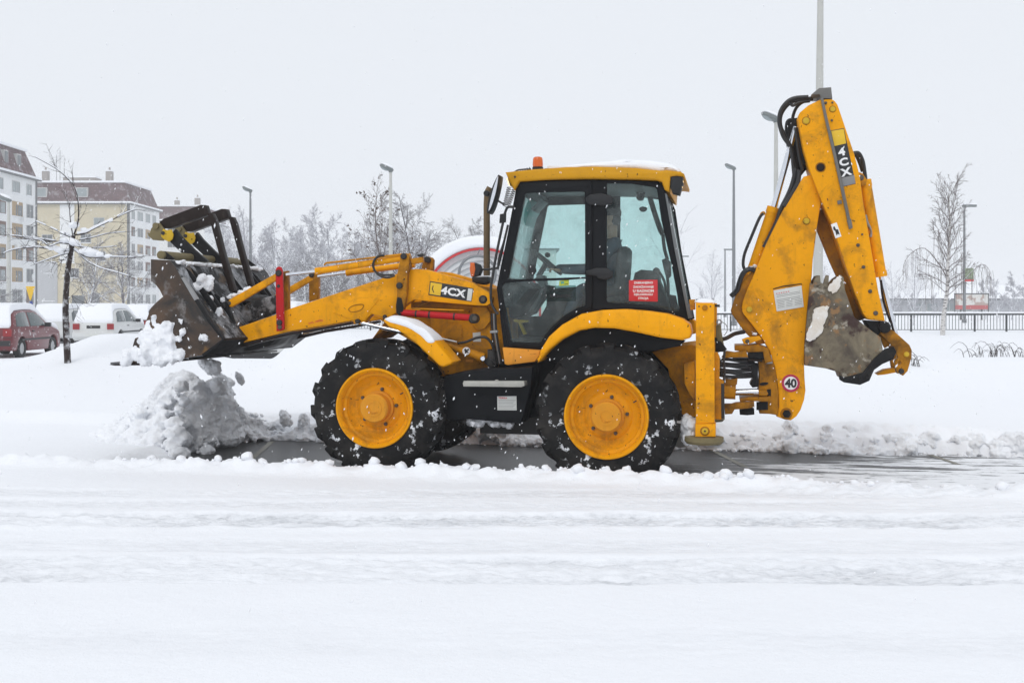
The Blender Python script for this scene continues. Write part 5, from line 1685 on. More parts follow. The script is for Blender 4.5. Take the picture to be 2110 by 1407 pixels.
MB().add([(82, 194, 3.0), (114, 194, 3.0), (114, 212, 3.0), (82, 212, 3.0), (82, 203, 5.6), (114, 203, 5.2)],
         [(0, 1, 5, 4), (2, 3, 4, 5), (1, 2, 5), (3, 0, 4), (3, 2, 1, 0)]).build('roof', 'snow', b6, 0)

# ------------------------------------------------------------------ railings
plain('rail_paint', (.025, .030, .034), .5)
def railing(px0, px1, D, label, top=1.08):
    x0, x1 = at(px0, 0, D).x, at(px1, 0, D).x
    g = hgt((x0 + x1) / 2, D)
    r = empty('railing', ((x0 + x1) / 2, D, g))
    tag(r, label, 'railing', 'railings round the park')
    w = (x1 - x0) / 2
    MB().b2(-w, w, -.035, .035, top - .10, top).build('top_rail', 'rail_paint', r, 0)
    MB().b2(-w, w, -.02, .02, .10, .14).build('bottom_rail', 'rail_paint', r, 0)
    n = int(w * 12)
    v = []
    sn = MB()
    for k in range(n):
        a, b = -w + 2 * w * k / n, -w + 2 * w * (k + 1) / n
        h = .05 + .035 * rw.random()
        sn.b2(a, b - .0005, -.045, .045, top + .001, top + h)
    MB().add([(-w, -.05, top + .002), (w, -.05, top + .002), (w, .05, top + .002), (-w, .05, top + .002), (-w, -.03, top + .085), (w, -.03, top + .085), (w, .03, top + .085), (-w, .03, top + .085)],
             [(0, 1, 5, 4), (1, 2, 6, 5), (2, 3, 7, 6), (3, 0, 4, 7), (4, 5, 6, 7), (3, 2, 1, 0)]).build('rail_snow', 'snow', r, 0)
    post = MB().b2(-.045, .045, -.045, .045, -.3, top - .102).build('post', 'rail_paint', r, 0)
    bal = MB().b2(-.013, .013, -.013, .013, .142, top - .102).build('baluster', 'rail_paint', r, 0)
    first_p = first_b = True
    k = 0
    x = -w
    while x < w:
        if k % 10 == 0:
            o = post if first_p else post.copy()
            if not first_p: COL.objects.link(o)
            first_p = False
        else:
            o = bal if first_b else bal.copy()
            if not first_b: COL.objects.link(o)
            first_b = False
        o.location = (x, 0, 0)
        x += .187
        k += 1
railing(1440, 1670, 66, 'dark railing with snow on its rail, showing between cab and digging arm')
railing(1812, 2150, 66, 'dark railing with snowy rail running behind the birch on the right')
railing(40, 330, 70, 'dark snowy railing behind the parked cars on the left')
railing(640, 830, 70, 'short stretch of dark railing seen under the loader arm')

# ------------------------------------------------------------------ lamp posts
render_mat('concrete_pole', (.50, .50, .47), .08, 3)
plain('steel_pole', (.20, .21, .22), .5, .3)
plain('lamp_grey', (.16, .18, .18), .5)
def lamp(px, py, D, dia, style, mat, label, lean=0.0):
    top = at(px, py, D)
    g = hgt(top.x, D)
    r = empty('street_lamp', (top.x, D, g))
    tag(r, label, 'street lamp', 'lamp posts round the car park')
    h = top.z - g
    MB().tube([(lean, 0, -.3), (lean * .5, 0, h * .5), (0, 0, h - .12)], [dia * .62, dia * .52, dia * .34], 12).build('pole', mat, r)
    MB().tube([(lean, 0, 0), (lean, 0, .35)], dia * .85, 12).build('base', mat, r)
    if style == 'tilt':
        s = dia / .17
        rot = Matrix.Rotation(RAD(24), 4, 'Y')
        hd_ = MB()
        hd_.ellipsoid((0, 0, 0), (.34 * s, .22 * s, .12 * s), 16, 8)
        me_ = hd_.build('lamp_head', 'lamp_grey', r, 60)
        me_.matrix_local = Matrix.Translation((-.18 * s, 0, h + .03 * s)) @ rot
        gl = MB().ellipsoid((-.06 * s, 0, -.05 * s), (.22 * s, .17 * s, .10 * s), 14, 6).build('lens', 'pane_light', me_, 60)
        MB().tube([(0, 0, h - .2), (-.02, 0, h + .02)], dia * .5, 12).build('collar', 'lamp_grey', r)
        c = MB().ellipsoid((0, 0, .09 * s), (.29 * s, .20 * s, .08 * s), 14, 6).build('lamp_snow', 'snow', me_, 60)
    else:
        s = dia / .2
        MB().b2(-.1 * s, .85 * s, -.2 * s, .2 * s, h - .12, h + .08).build('lamp_head', 'lamp_grey', r, 0)
        MB().b2(-.1 * s, .86 * s, -.21 * s, .21 * s, h + .081, h + .2).build('lamp_snow', 'snow', r, 0)
    return r
lamp(516, 391, 75, .19, 'tilt', 'steel_pole', 'grey lamp post standing just right of the raised forks')
lamp(805, 347, 55, .19, 'tilt', 'concrete_pole', 'pale concrete lamp post behind the loader arm')
lamp(1512, 345, 85, .24, 'tilt', 'steel_pole', 'grey lamp post between cab and digging arm')
lamp(1599, 243, 48, .22, 'tilt', 'concrete_pole', 'tall pale lamp post just left of the digging arm')
lamp(1691, -60, 40, .30, 'tilt', 'concrete_pole', 'thick pale mast rising out of the picture behind the digging arm', -.12)
lamp(1494, 514, 150, .26, 'flat', 'steel_pole', 'small distant lamp post with a flat head, left of the digging arm')
lamp(1405, 528, 170, .24, 'flat', 'steel_pole', 'faint distant lamp post just behind the rear cab pillar')
lp = lamp(1987, 424, 100, .24, 'flat', 'steel_pole', 'flat-headed lamp post with a small banner beside the birch')
lamp(18, 410, 90, .30, 'tilt', 'concrete_pole', 'pale lamp post before the white block at the left edge')
plain('banner_green', (.22, .28, .17), .6, var=.25, vscale=3)
bn_ = at(1997, 566, 99.8)
bo = MB().b2(-.38, .38, -.04, .04, -.42, .58).build('banner', 'banner_green', None, 0)
bo.location = bn_ + Vector((0, 0, 0))
tag(bo, 'small green banner with red foot hanging on the lamp post by the birch', 'banner')
MB().b2(-.385, .385, -.045, .045, -.60, -.421).build('red_foot', 'print_red', bo, 0)
MB().tube([(-.39, 0, -.6), (-.39, 0, .6)], .02, 6).build('banner_rod', 'steel_pole', bo)

# billboard
pb = at(2002, 622, 120)
bb = empty('billboard', (pb.x, 120, hgt(pb.x, 120)))
tag(bb, 'billboard with white poster and red foot in front of the grey hall', 'billboard')
t = NT('poster')
f = t.noise(1.1, 3, .5, t.map((1, 1, 1.4)))
c = t.mix(t.ramp(f, .50, .56), (.66, .65, .62), (.42, .32, .28))
c = t.mix(t.ramp(t.noise(2.3, 2), .64, .68), c, (.50, .16, .15))
t.bsdf(c, .6)
MATS['poster'] = t.m
plain('poster_red', (.46, .10, .10), .6)
gz = pb.z - bb.location.z
MB().b2(-1.75, 1.75, -.03, .03, gz - .55, gz + .80).build('poster', 'poster', bb, 0)
MB().b2(-1.74, 1.74, -.035, -.031, gz - .80, gz - .36).build('red_band', 'poster_red', bb, 0)
MB().b2(-1.85, -1.751, -.06, .06, gz - 1.2, gz + .9).b2(1.751, 1.85, -.06, .06, gz - 1.2, gz + .9).b2(-1.85, 1.85, -.06, .06, gz + .801, gz + .92).build('frame', 'gutter', bb, 0)
MB().b2(-1.2, -1.05, .05, .2, -.2, gz).b2(1.05, 1.2, .05, .2, -.2, gz).build('legs', 'gutter', bb, 0)

# give-way sign seen from behind on a blue-banded post
ps = at(63, 600, 58)
sgn = empty('road_sign', (ps.x, 58, hgt(ps.x, 58)))
tag(sgn, 'yellow triangular road sign on a blue post left of the street tree', 'sign')
hz_ = at(63, 590, 58).z - sgn.location.z
plate_xz('sign_plate', [[(-.24, hz_), (.24, hz_), (.03, hz_ - .72), (-.03, hz_ - .72)]], -.03, -.01, 'decal_yellow', sgn, .004)
plain('sign_blue', (.03, .06, .28), .5)
MB().tube([(.04, 0, hz_ - 1.45), (.03, 0, hz_ - .78)], .075, 10).build('blue_band', 'sign_blue', sgn)
MB().tube([(.045, .05, -.3), (.03, .05, hz_ - .1)], .035, 10).build('post', 'steel_pole', sgn)

# ------------------------------------------------------------------ round shelter behind the bonnet
SD = 37.0
sc_ = at(992, 512, SD)
sh_g = hgt(sc_.x, SD)
shl_ = empty('arched_shelter', (sc_.x, SD, sh_g))
tag(shl_, 'arched white shelter with red rim under thick snow, behind the exhaust pipe', 'shelter')
RS = 1.95
ztop = sc_.z - sh_g
zc_ = ztop - RS
plain('rib_grey', (.38, .39, .40), .5)
plain('shelter_sheet', (.66, .67, .68), .45)
def arc(r, n=28):
    return [(r * math.cos(PI * k / n), zc_ + r * math.sin(PI * k / n)) for k in range(n + 1)]
def arch_ring(name, r0, r1, y0, y1, mat, foot=0.0):
    o = arc(r1); i = arc(r0)
    lo = [(x, z) for x, z in o]
    if foot is not None:
        lo = [(r1, foot)] + o + [(-r1, foot), (-r0, foot)] + i[::-1] + [(r0, foot)]
    return plate_xz(name, [lo], y0, y1, mat, shl_, .004, 60)
arch_ring('sheet_roof', RS - .05, RS - .01, .02, 3.2, 'shelter_sheet')
rim_s = arch_ring('red_rim', RS - .055, RS + .02, -.10, .02, 'print_red')
for k in range(1, 7):
    r_ = RS - .06 - .17 * k
    plate_xz('front_rib', [[(r_ * math.cos(PI * q / 28), zc_ + r_ * math.sin(PI * q / 28)) for q in range(29)] + [((r_ - .03) * math.cos(PI * q / 28), zc_ + (r_ - .03) * math.sin(PI * q / 28)) for q in range(28, -1, -1)]], .02, .058, 'steel_pole' if False else 'rib_grey', shl_, .002)
plate_xz('front_sheet', [arc(RS - .057)], .06, .09, 'shelter_sheet', shl_, .004)
MB().b2(-RS + .06, RS - .06, .06, .09, 0, zc_ - .001).build('front_wall', 'shelter_sheet', shl_, 0)
sn_ = []
N_ = 28
for k in range(N_ + 1):
    a = RAD(8) + RAD(164) * k / N_
    sn_.append((a, .05 + .40 * max(0, math.sin(a)) ** .8))
lo = [((RS + .02 + th) * math.cos(a), zc_ + (RS + .02) * math.sin(a) + th * (.9 if th > .1 else .5)) for a, th in sn_]
li = [((RS + .022) * math.cos(a), zc_ + (RS + .022) * math.sin(a)) for a, th in sn_]
plate_xz('shelter_snow', [lo + li[::-1]], -.16, 3.3, 'snow', shl_, .10, 70)
ringp = [(.60 * math.cos(2 * PI * k / 36) - .13, -.25, zc_ + 1.10 + .60 * math.sin(2 * PI * k / 36)) for k in range(37)]
hp = MB().tube(ringp, .045, 8, False)
hp.build('hoop', 'steel_pole', shl_)
MB().tube([(-.13, -.25, zc_ + 1.70), (-.05, -.08, ztop - .03)], .02, 6).build('hoop_stay', 'steel_pole', shl_)
MB().tube([(-.13, -.25, 0), (-.13, -.25, zc_ + .5)], .04, 8).build('hoop_post', 'steel_pole', shl_)

# ------------------------------------------------------------------ parked cars
def car_paint(name, col):
    t = NT(name)
    c = t.mix(t.ramp(t.noise(4, 7, .65), .60, .72), col, (.70, .72, .74))
    t.bsdf(c, .35, .0, spec=.5, coat=.3)
    MATS[name] = t.m
car_paint('car_red', (.14, .014, .020))
car_paint('car_white', (.62, .63, .62))
car_paint('car_dark', (.035, .04, .045))
plain('tail_red', (.28, .012, .015), .3)
plain('car_glass', (.07, .095, .10), .08, spec=.7, var=.5, vscale=2)
plain('car_black', (.018, .018, .02), .5)
plain('car_tyre', (.02, .02, .021), .8)
plain('hubcap', (.42, .43, .44), .4, .4)
def yz_plate(name, loop, x0, x1, mat, parent, bev, taper, smooth=40, holes=()):
    me = curve_mesh([loop] + list(holes), abs(x1 - x0), bev)
    xm = (x0 + x1) / 2
    me.transform(Matrix(((0, 0, 1, xm), (1, 0, 0, 0), (0, 1, 0, 0), (0, 0, 0, 1))))
    for v in me.vertices:
        v.co.x = taper(v.co.x, v.co.y, v.co.z)
    return link_mesh(name, me, mat, parent, smooth)
def parked_car(label, X, D, rz, paint, Wd=1.66, k=1.0, snow=.21, lift=0.0, face=False, estate=False):
    g = hgt(X, D) - .03 + lift
    r = empty('parked_car', (X, D, g), rz)
    tag(r, label, 'car', 'snowed-in parked cars')
    hw = Wd / 2
    BELT, TOP = .92, 1.46
    def taper(x, y, z):
        s = 1 - .20 * min(1, max(0, (z - BELT) / (TOP - BELT)))
        s *= 1 - .10 * max(0, (y - 3.2) / .7) ** 2 - .06 * max(0, (.35 - y) / .35) ** 2
        return x * s
    rt = .58 if estate else 0
    def arch(yc, n=9, r_=.36):
        return [(yc - r_ * math.cos(PI * i / n), .30 + r_ * math.sin(PI * i / n)) for i in range(n + 1)]
    body = [(.02, .30), (-.03, .36), (-.03, .56), (.05, .62), (.06, .92), (.20 - rt * .15, 1.20), (.30 - rt * .2, 1.34), (.55 - rt * .4, 1.43), (1.2, 1.465), (1.75, 1.46), (2.12, 1.38), (2.82, .97), (3.1, .92), (3.62, .82), (3.82, .70), (3.9, .52), (3.9, .36), (3.82, .24)]
    low = [(3.55, .22)] + arch(3.12)[::-1] + [(2.7, .22), (1.15, .22)] + arch(.74)[::-1] + [(.3, .24)]
    bd = yz_plate('body', body + low, -hw, hw, paint, r, .05, taper)
    def glass(pts, nm='side_window'):
        for s in (-1, 1):
            yz_plate(nm, pts, s * (hw - .03), s * (hw + .012), 'car_glass', r, .003, taper, 20)
    glass([(.34, .97), (.46, 1.30), (.72, 1.38), (1.22, 1.40), (1.24, .97)])
    glass([(1.34, .97), (1.34, 1.40), (1.78, 1.39), (2.08, 1.31), (2.62, .97)])
    def across_glass(p, q, nm, mat='car_glass', w=.80, off=.016):
        (ya, za), (yb, zb) = p, q
        d = math.hypot(yb - ya, zb - za)
        ny, nz = -(zb - za) / d * off, (yb - ya) / d * off
        if nm == 'windscreen': ny, nz = (abs(zb - za)) / d * off, (abs(yb - ya)) / d * off
        wa, wb = taper(hw * w, ya, za), taper(hw * w, yb, zb)
        v = [(-wa, ya + ny, za + nz), (wa, ya + ny, za + nz), (wb, yb + ny, zb + nz), (-wb, yb + ny, zb + nz)]
        v += [(a, b - ny * 1.5, c - nz * 1.5) for a, b, c in v]
        return MB().add(v, [(0, 1, 2, 3), (7, 6, 5, 4), (0, 4, 5, 1), (1, 5, 6, 2), (2, 6, 7, 3), (3, 7, 4, 0)]).build(nm, mat, r, 0)
    across_glass((.085, .97), (.285 - rt * .2, 1.32), 'rear_window', 'snow' if snow > .1 else 'car_glass', .84, .03)
    across_glass((2.20, 1.34), (2.76, 1.01), 'windscreen', 'snow' if snow > .1 else 'car_glass', .86, .03)
    MB().b2(-hw + .06, hw - .06, -.062, .0, .40, .56).build('bumper', 'car_black' if paint != 'car_white' else paint, r, 0)
    for s in (-1, 1):
        MB().b2(s * (hw - .30), s * (hw - .05), .02, .085, .68, .90).build('tail_light', 'tail_red', r, 0)
        MB().b2(s * (hw - .38), s * (hw - .10), 3.74, 3.86, .62, .76).build('headlight', 'lens_lamp', r, 0)
        MB().box((s * (hw + .09), 2.42, 1.0), (.18, .10, .13)).build('wing_mirror', 'car_black', r, 0)
        MB().b2(s * hw - .012, s * hw + .012, .66, 2.9, .545, .60).build('side_strip', 'car_black', r, 0)
        MB().b2(s * hw - .012, s * hw + .02, 1.42, 1.58, .80, .83).build('door_handle', 'car_black', r, 0)
        for yc in (.74, 3.12):
            w_ = empty('wheel'); w_.parent = r; w_.location = (s * (hw - .11), yc, .30)
            MB().lathe([(.18, -.09), (.285, -.09), (.30, -.05), (.30, .05), (.285, .09), (.18, .09)], (0, 0, 0), 'x', 22, True).build('tyre', 'car_tyre', w_)
            MB().lathe([(0, s * .06), (.07, s * .085), (.19, s * .07), (.195, 0)], (0, 0, 0), 'x', 18).build('rim', 'hubcap', w_)
    MB().b2(-.26, .26, -.068, -.0625, .42, .53).build('number_plate', 'white_plate', r, 0)
    MB().b2(-.26, .26, .045, .058, .72, .83).build('boot_recess', 'car_black', r, 0)
    # snow blanket over roof, bonnet and boot
    top = [(.07, .93), (.27 - rt * .2, 1.33), (.55 - rt * .4, 1.44), (1.2, 1.475), (1.75, 1.47), (2.12, 1.39), (2.80, .99), (3.1, .93), (3.6, .83), (3.8, .72)]
    up_ = [(y, z + snow * (.35 if i == 0 else 1.0 if i < 6 else .8) ) for i, (y, z) in enumerate(top)]
    up_[0] = (.03, 1.02); up_[-1] = (3.84, .80)
    sn = yz_plate('snow_cover', catmull(up_, 4, False) + top[::-1], -hw * .93, hw * .93, 'snow', r, .05, lambda x, y, z: taper(x, y, z - snow * .5), 70)
    if face:
        for k2 in range(3):
            MB().b2(-.62, .62, 3.892, 3.925, .60 + k2 * .065, .632 + k2 * .065).build('grille_bar', 'car_black', r, 0)
        MB().b2(-hw + .05, hw - .05, 3.89, 3.93, .26, .44).build('front_bumper', 'car_black', r, 0)
        MB().lathe([(.075, 0), (.075, .03), (.055, .03), (.055, 0)], (.36, 3.92, .70), 'y', 16, True).build('fog_lamp_ring', 'window_frame', r)
    return r
plain('lens_lamp', (.40, .42, .43), .15)
parked_car('red hatchback with snow on its roof at the left edge of the car park', -15.68, 33.3, RAD(1), 'car_red', 1.68, lift=.0)
parked_car('white estate car behind the red hatchback, half hidden by the tree trunk', -18.98, 46.0, 0, 'car_white', 1.70, estate=True)
parked_car('white hatchback buried in snow between the tree trunk and the front bucket', -16.0, 42.8, 0, 'car_white', 1.66)
parked_car('dark car under snow just left of the front bucket', -17.95, 53.0, 0, 'car_dark', 1.70)
parked_car('snowed-in white car facing out beneath the loader arm', -6.2, 30.9, PI, 'car_white', 1.80, face=True, lift=.02)

# ------------------------------------------------------------------ trees
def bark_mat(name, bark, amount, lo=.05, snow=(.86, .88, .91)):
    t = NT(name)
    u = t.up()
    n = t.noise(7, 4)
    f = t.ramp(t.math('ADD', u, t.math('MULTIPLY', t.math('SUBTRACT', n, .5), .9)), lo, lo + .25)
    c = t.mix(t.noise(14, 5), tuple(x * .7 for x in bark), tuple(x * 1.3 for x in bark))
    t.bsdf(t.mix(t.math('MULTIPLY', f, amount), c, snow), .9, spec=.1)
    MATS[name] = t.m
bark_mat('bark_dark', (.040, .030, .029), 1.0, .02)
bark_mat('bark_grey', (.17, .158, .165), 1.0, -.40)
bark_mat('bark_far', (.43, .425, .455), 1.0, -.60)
bark_mat('bark_brown', (.13, .105, .10), .8, .30)
t = NT('birch_bark')
bands = t.ramp(t.noise(3.2, 4, .6, t.map((1.2, 1.2, 5.5))), .55, .60)
t.bsdf(t.mix(bands, (.62, .60, .58), (.05, .045, .045)), .8, spec=.2)
MATS['birch_bark'] = t.m
plain('dead_leaf', (.10, .070, .055), .9, var=.3)

class Branches:
    def __init__(s):
        s.seg = []
    def line(s, pts, r0, r1):
        n = len(pts) - 1
        for i in range(n):
            a, b = r0 + (r1 - r0) * i / n, r0 + (r1 - r0) * (i + 1) / n
            s.seg.append((*pts[i], *pts[i + 1], a, b))
    def mesh(s):
        S = np.array(s.seg, float)
        out_v, out_f, out_t, off = [], [], [], 0
        for kind in (2, 1, 0):          # limbs, twigs, pointed tips
            cls = np.where(S[:, 7] <= 0, 0, np.where(S[:, 6] > .022, 2, 1))
            Q = S[cls == kind]
            if not len(Q):
                continue
            k = 6 if kind == 2 else 3
            p, q = Q[:, 0:3], Q[:, 3:6]
            d = q - p
            d /= np.linalg.norm(d, axis=1)[:, None] + 1e-9
            ref = np.where(np.abs(d[:, 2:3]) < .9, np.array([[0, 0, 1.]]), np.array([[1., 0, 0]]))
            u = np.cross(d, ref); u /= np.linalg.norm(u, axis=1)[:, None] + 1e-9
            w = np.cross(u, d)
            m = 2 * k if kind else k + 1
            V = np.empty((len(Q), m, 3))
            for j in range(k):
                a = 2 * PI * j / k + (.5 if k == 3 else 0)
                o = u * math.cos(a) + w * math.sin(a)
                V[:, j] = p + o * Q[:, 6:7]
                if kind:
                    V[:, k + j] = q + o * Q[:, 7:8]
            if not kind:
                V[:, k] = q
            base = (np.arange(len(Q)) * m)[:, None]
            for j in range(k):
                j2 = (j + 1) % k
                if kind:
                    out_f.append(off + base + np.array([[j, j2, k + j2, k + j]]))
                else:
                    out_t.append(off + base + np.array([[j, j2, k]]))
            out_v.append(V.reshape(-1, 3)); off += V.size // 3
        fs = [np.concatenate(x).astype(np.int32) for x in (out_f, out_t) if x]
        return np.concatenate(out_v).astype(np.float32), fs
    def build(s, name, mat, parent, smooth=60):
        v, f = s.mesh()
        return link_mesh(name, big_mesh(v, f), mat, parent, smooth)

FINE = True
MINR = .010
def grow(B, R, p, d, ln, r, lev, spec):
    """recursive limb: spec[lev] = (children, angle, length ratio, radius ratio, rise, wobble, start)"""
    nch, ang, lr, rr, rise, wob, st = spec[lev]
    last = lev == len(spec) - 1
    n = (5 if lev == 0 else (4 if not last else 3)) if FINE else (5 if lev == 0 else 3 if lev == 1 else 1 if last else 2)
    pts = [np.array(p, float)]
    d = np.array(d, float); d /= np.linalg.norm(d)
    dirs = [d]
    for i in range(n):
        d = d + R.normal(0, wob, 3) + np.array([0, 0, rise / n])
        d /= np.linalg.norm(d)
        pts.append(pts[-1] + d * ln / n)
        dirs.append(d)
    B.line(pts, r, 0.0 if last and n == 1 else r * (.35 if lev else .30))
    if lev + 1 >= len(spec):
        return pts
    for c in range(nch):
        t = st + (1 - st) * (c + R.random() * .9) / nch
        t = min(t, .995)
        i = min(int(t * n), n - 1)
        f = t * n - i
        q = pts[i] * (1 - f) + pts[i + 1] * f
        dd = dirs[i]
        az = R.uniform(0, 2 * PI)
        ref = np.array([0, 0, 1.]) if abs(dd[2]) < .9 else np.array([1., 0, 0])
        u = np.cross(dd, ref); u /= np.linalg.norm(u)
        w = np.cross(u, dd)
        a = RAD(ang) * R.uniform(.7, 1.25)
        nd = dd * math.cos(a) + (u * math.cos(az) + w * math.sin(az)) * math.sin(a)
        k = (1 - .55 * (t - st) / (1 - st + 1e-6)) if lev == 0 else (1 - .4 * t)
        grow(B, R, q, nd, ln * lr * k * R.uniform(.75, 1.2), max(r * rr * (1 - .5 * t), MINR), lev + 1, spec)
    return pts

ROUND = [(14, 52, .60, .42, .1, .05, .20), (10, 45, .50, .5, .12, .10, .12), (8, 42, .48, .55, .02, .13, .12), (5, 42, .58, .6, -.02, .16, .1), (0, 0, 0, 0, 0, .18, 0)]
TALL = [(16, 34, .46, .36, .1, .03, .15), (8, 34, .50, .5, .30, .07, .2), (6, 36, .5, .6, .2, .10, .2), (0, 0, 0, 0, .05, .12, 0)]
TREE_CACHE = {}
def tree(name, px, D, topy, label, spec, mat, tmat=None, seed=1, r=.12, first=None, leaves=0, group=None, twist=0):
    x = at(px, 0, D).x
    g = hgt(x, D)
    H = at(px, topy, D).z - g
    R = np.random.default_rng(seed)
    root = empty(name, (x, D, g), R.uniform(0, 6.28))
    tag(root, label, 'tree', group)
    key = (id(spec), seed % 2 if not leaves else seed, mat)
    H0 = 9.0
    if key not in TREE_CACHE:
        B, T = Branches(), Branches()
        # trunk alone is its own part; limbs and twigs are the crown
        n = 8
        pts = [np.array((0, 0, -.3))]
        d = np.array((0, 0, 1.))
        r0 = r * H0 / H
        for i in range(n):
            d = d + np.append(R.normal(0, .05, 2), 0); d /= np.linalg.norm(d)
            pts.append(pts[-1] + d * (H0 * .80 + .3) / n)
        T.line(pts, r0, r0 * .30)
        nch, ang, lr, rr, rise, wob, st = spec[0]
        for c in range(nch):
            t = st + (1 - st) * (c + R.random() * .8) / nch
            i = min(int(t * n), n - 1); f = t * n - i
            q = pts[i] * (1 - f) + pts[i + 1] * f
            az = c * 2.4 + R.uniform(-.5, .5)
            a = RAD(ang) * R.uniform(.8, 1.2)
            nd = np.array((math.sin(a) * math.cos(az), math.sin(a) * math.sin(az), math.cos(a)))
            k = 1 - .62 * (t - st) / (1 - st)
            grow(B, R, q, nd, H0 * lr * k * R.uniform(.8, 1.15), r0 * rr * (1 - .55 * t) + .006, 1, spec)
        grow(B, R, pts[-1], d, H0 * .22, r0 * .30, 1, spec)
        to, bo_ = T.build('trunk', tmat or mat, root), B.build('crown', mat, root)
        TREE_CACHE[key] = (to.data, bo_.data)
        if leaves:
            ends = np.array([s[3:6] for s in B.seg if s[6] < .012])
            m = MB()
            for e in ends[R.integers(0, len(ends), leaves)]:
                s_ = R.uniform(.03, .075)
                v = R.normal(0, s_, (4, 3)) + e
                m.add([tuple(q) for q in v], [(0, 1, 2), (0, 2, 3), (0, 1, 3)])
            o = link_mesh('leaves', mesh_from(m.v, m.f), 'dead_leaf', root, 0)
            o['kind'] = 'stuff'
    else:
        for nm, me in zip(('trunk', 'crown'), TREE_CACHE[key]):
            o = bpy.data.objects.new(nm, me)
            COL.objects.link(o)
            o.parent = root
    root.scale = (H / H0,) * 3
    return root

tree('snowy_tree', 262, 92, 505, 'broad snow-laden tree in front of the cream block, left of the front bucket', ROUND, 'bark_grey', seed=3, r=.16)
tree('snowy_tree', 178, 100, 495, 'snow-laden tree behind the thin street tree trunk, before the cream block', ROUND, 'bark_grey', seed=8, r=.15)
tree('snowy_tree', -20, 70, 545, 'snowy tree cut by the left edge before the white block', ROUND, 'bark_grey', seed=13, r=.12)
tree('leafy_tree', 800, 70, 378, 'slender tree with dark withered leaves behind the pale concrete lamp post', TALL, 'bark_brown', seed=21, r=.09, leaves=320)
tree('snowy_tree', 868, 82, 405, 'round snowy tree left of the arched shelter', ROUND, 'bark_grey', seed=31, r=.13)
tree('snowy_tree', 945, 90, 455, 'lower snowy tree just behind the arched shelter', ROUND, 'bark_grey', seed=35, r=.10)
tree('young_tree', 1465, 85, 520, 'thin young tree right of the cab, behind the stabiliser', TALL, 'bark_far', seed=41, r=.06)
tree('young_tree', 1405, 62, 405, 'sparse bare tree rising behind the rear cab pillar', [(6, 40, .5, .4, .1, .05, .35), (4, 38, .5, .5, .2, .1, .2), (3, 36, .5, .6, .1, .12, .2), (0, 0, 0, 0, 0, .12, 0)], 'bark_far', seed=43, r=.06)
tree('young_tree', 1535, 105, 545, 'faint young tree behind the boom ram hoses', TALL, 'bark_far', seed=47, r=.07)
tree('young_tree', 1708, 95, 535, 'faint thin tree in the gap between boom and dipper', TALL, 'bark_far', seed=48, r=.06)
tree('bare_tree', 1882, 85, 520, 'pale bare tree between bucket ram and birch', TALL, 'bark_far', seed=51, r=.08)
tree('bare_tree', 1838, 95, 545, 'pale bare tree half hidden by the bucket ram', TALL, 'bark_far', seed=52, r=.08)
tree('young_tree', 700, 75, 560, 'thin young tree above the loader arm', TALL, 'bark_grey', seed=54, r=.05)

# birch on the right: white trunk, hanging twigs
D = 58.0
x = at(1944, 0, D).x
g = hgt(x, D)
birch = empty('birch_tree', (x, D, g))
tag(birch, 'white-trunked birch with hanging twigs standing before the right-hand railing', 'tree')
H = at(1950, 365, D).z - g
R = np.random.default_rng(6)
T, B = Branches(), Branches()
tp = [np.array(((px - 1944) / FPX * D, R.normal(0, .05), at(0, py, D).z - g)) for px, py in ((1943, 695), (1945, 655), (1950, 600), (1953, 545), (1957, 500), (1958, 450), (1955, 400))]
T.line(tp, .13, .03)
T.build('trunk', 'birch_bark', birch)
for c in range(40):
    t = .30 + .69 * c / 40
    i = min(int(t * 6), 5); f = t * 6 - i
    q = tp[i] * (1 - f) + tp[i + 1] * f
    az = c * 2.4
    a = RAD(26 if t > .5 else 48)
    nd = np.array((math.sin(a) * math.cos(az), math.sin(a) * math.sin(az), math.cos(a)))
    ln = H * (.22 if t < .6 else .21) * R.uniform(.75, 1.15)
    pts = grow(B, R, q, nd, ln, .030 * (1 - .5 * t), 1, [None, (7, 34, .42, .6, -.2 if t < .5 else .2, .09, .25), (5, 34, .5, .6, -.1, .12, .2), (0, 0, 0, 0, -.2, .12, 0)])
    if t < .62:      # hanging streamers
        for s_ in range(4):
            k = R.integers(2, len(pts))
            p0 = pts[k] + R.normal(0, .06, 3)
            L_ = R.uniform(.6, 1.9)
            sw = R.normal(0, .10, 2)
            B.line([p0, p0 + np.array((sw[0], sw[1], -L_ * .3)), p0 + np.array((sw[0] * 1.3, sw[1] * 1.3, -L_))], .009, .005)
# the two arching side limbs
for pl_ in (((1950, 570), (1935, 545), (1905, 512), (1880, 520), (1862, 545), (1858, 575)), ((1953, 592), (1975, 585), (2000, 562), (2020, 545), (2036, 552), (2044, 565))):
    pts = [np.array(((px - 1944) / FPX * D, R.normal(0, .15), at(0, py, D).z - g)) for px, py in pl_]
    pts = [np.array(q) for q in catmull(pts, 3, False)]
    B.line(pts, .032, .008)
    for s_ in range(26):
        p0 = pts[R.integers(5, len(pts))] + R.normal(0, .05, 3)
        L_ = R.uniform(.5, 1.8)
        sw = R.normal(0, .10, 2)
        B.line([p0, p0 + np.array((sw[0], sw[1], -L_ * .3)), p0 + np.array((sw[0] * 1.4, sw[1] * 1.3, -L_))], .008, .005)
B.build('crown', 'bark_brown', birch)

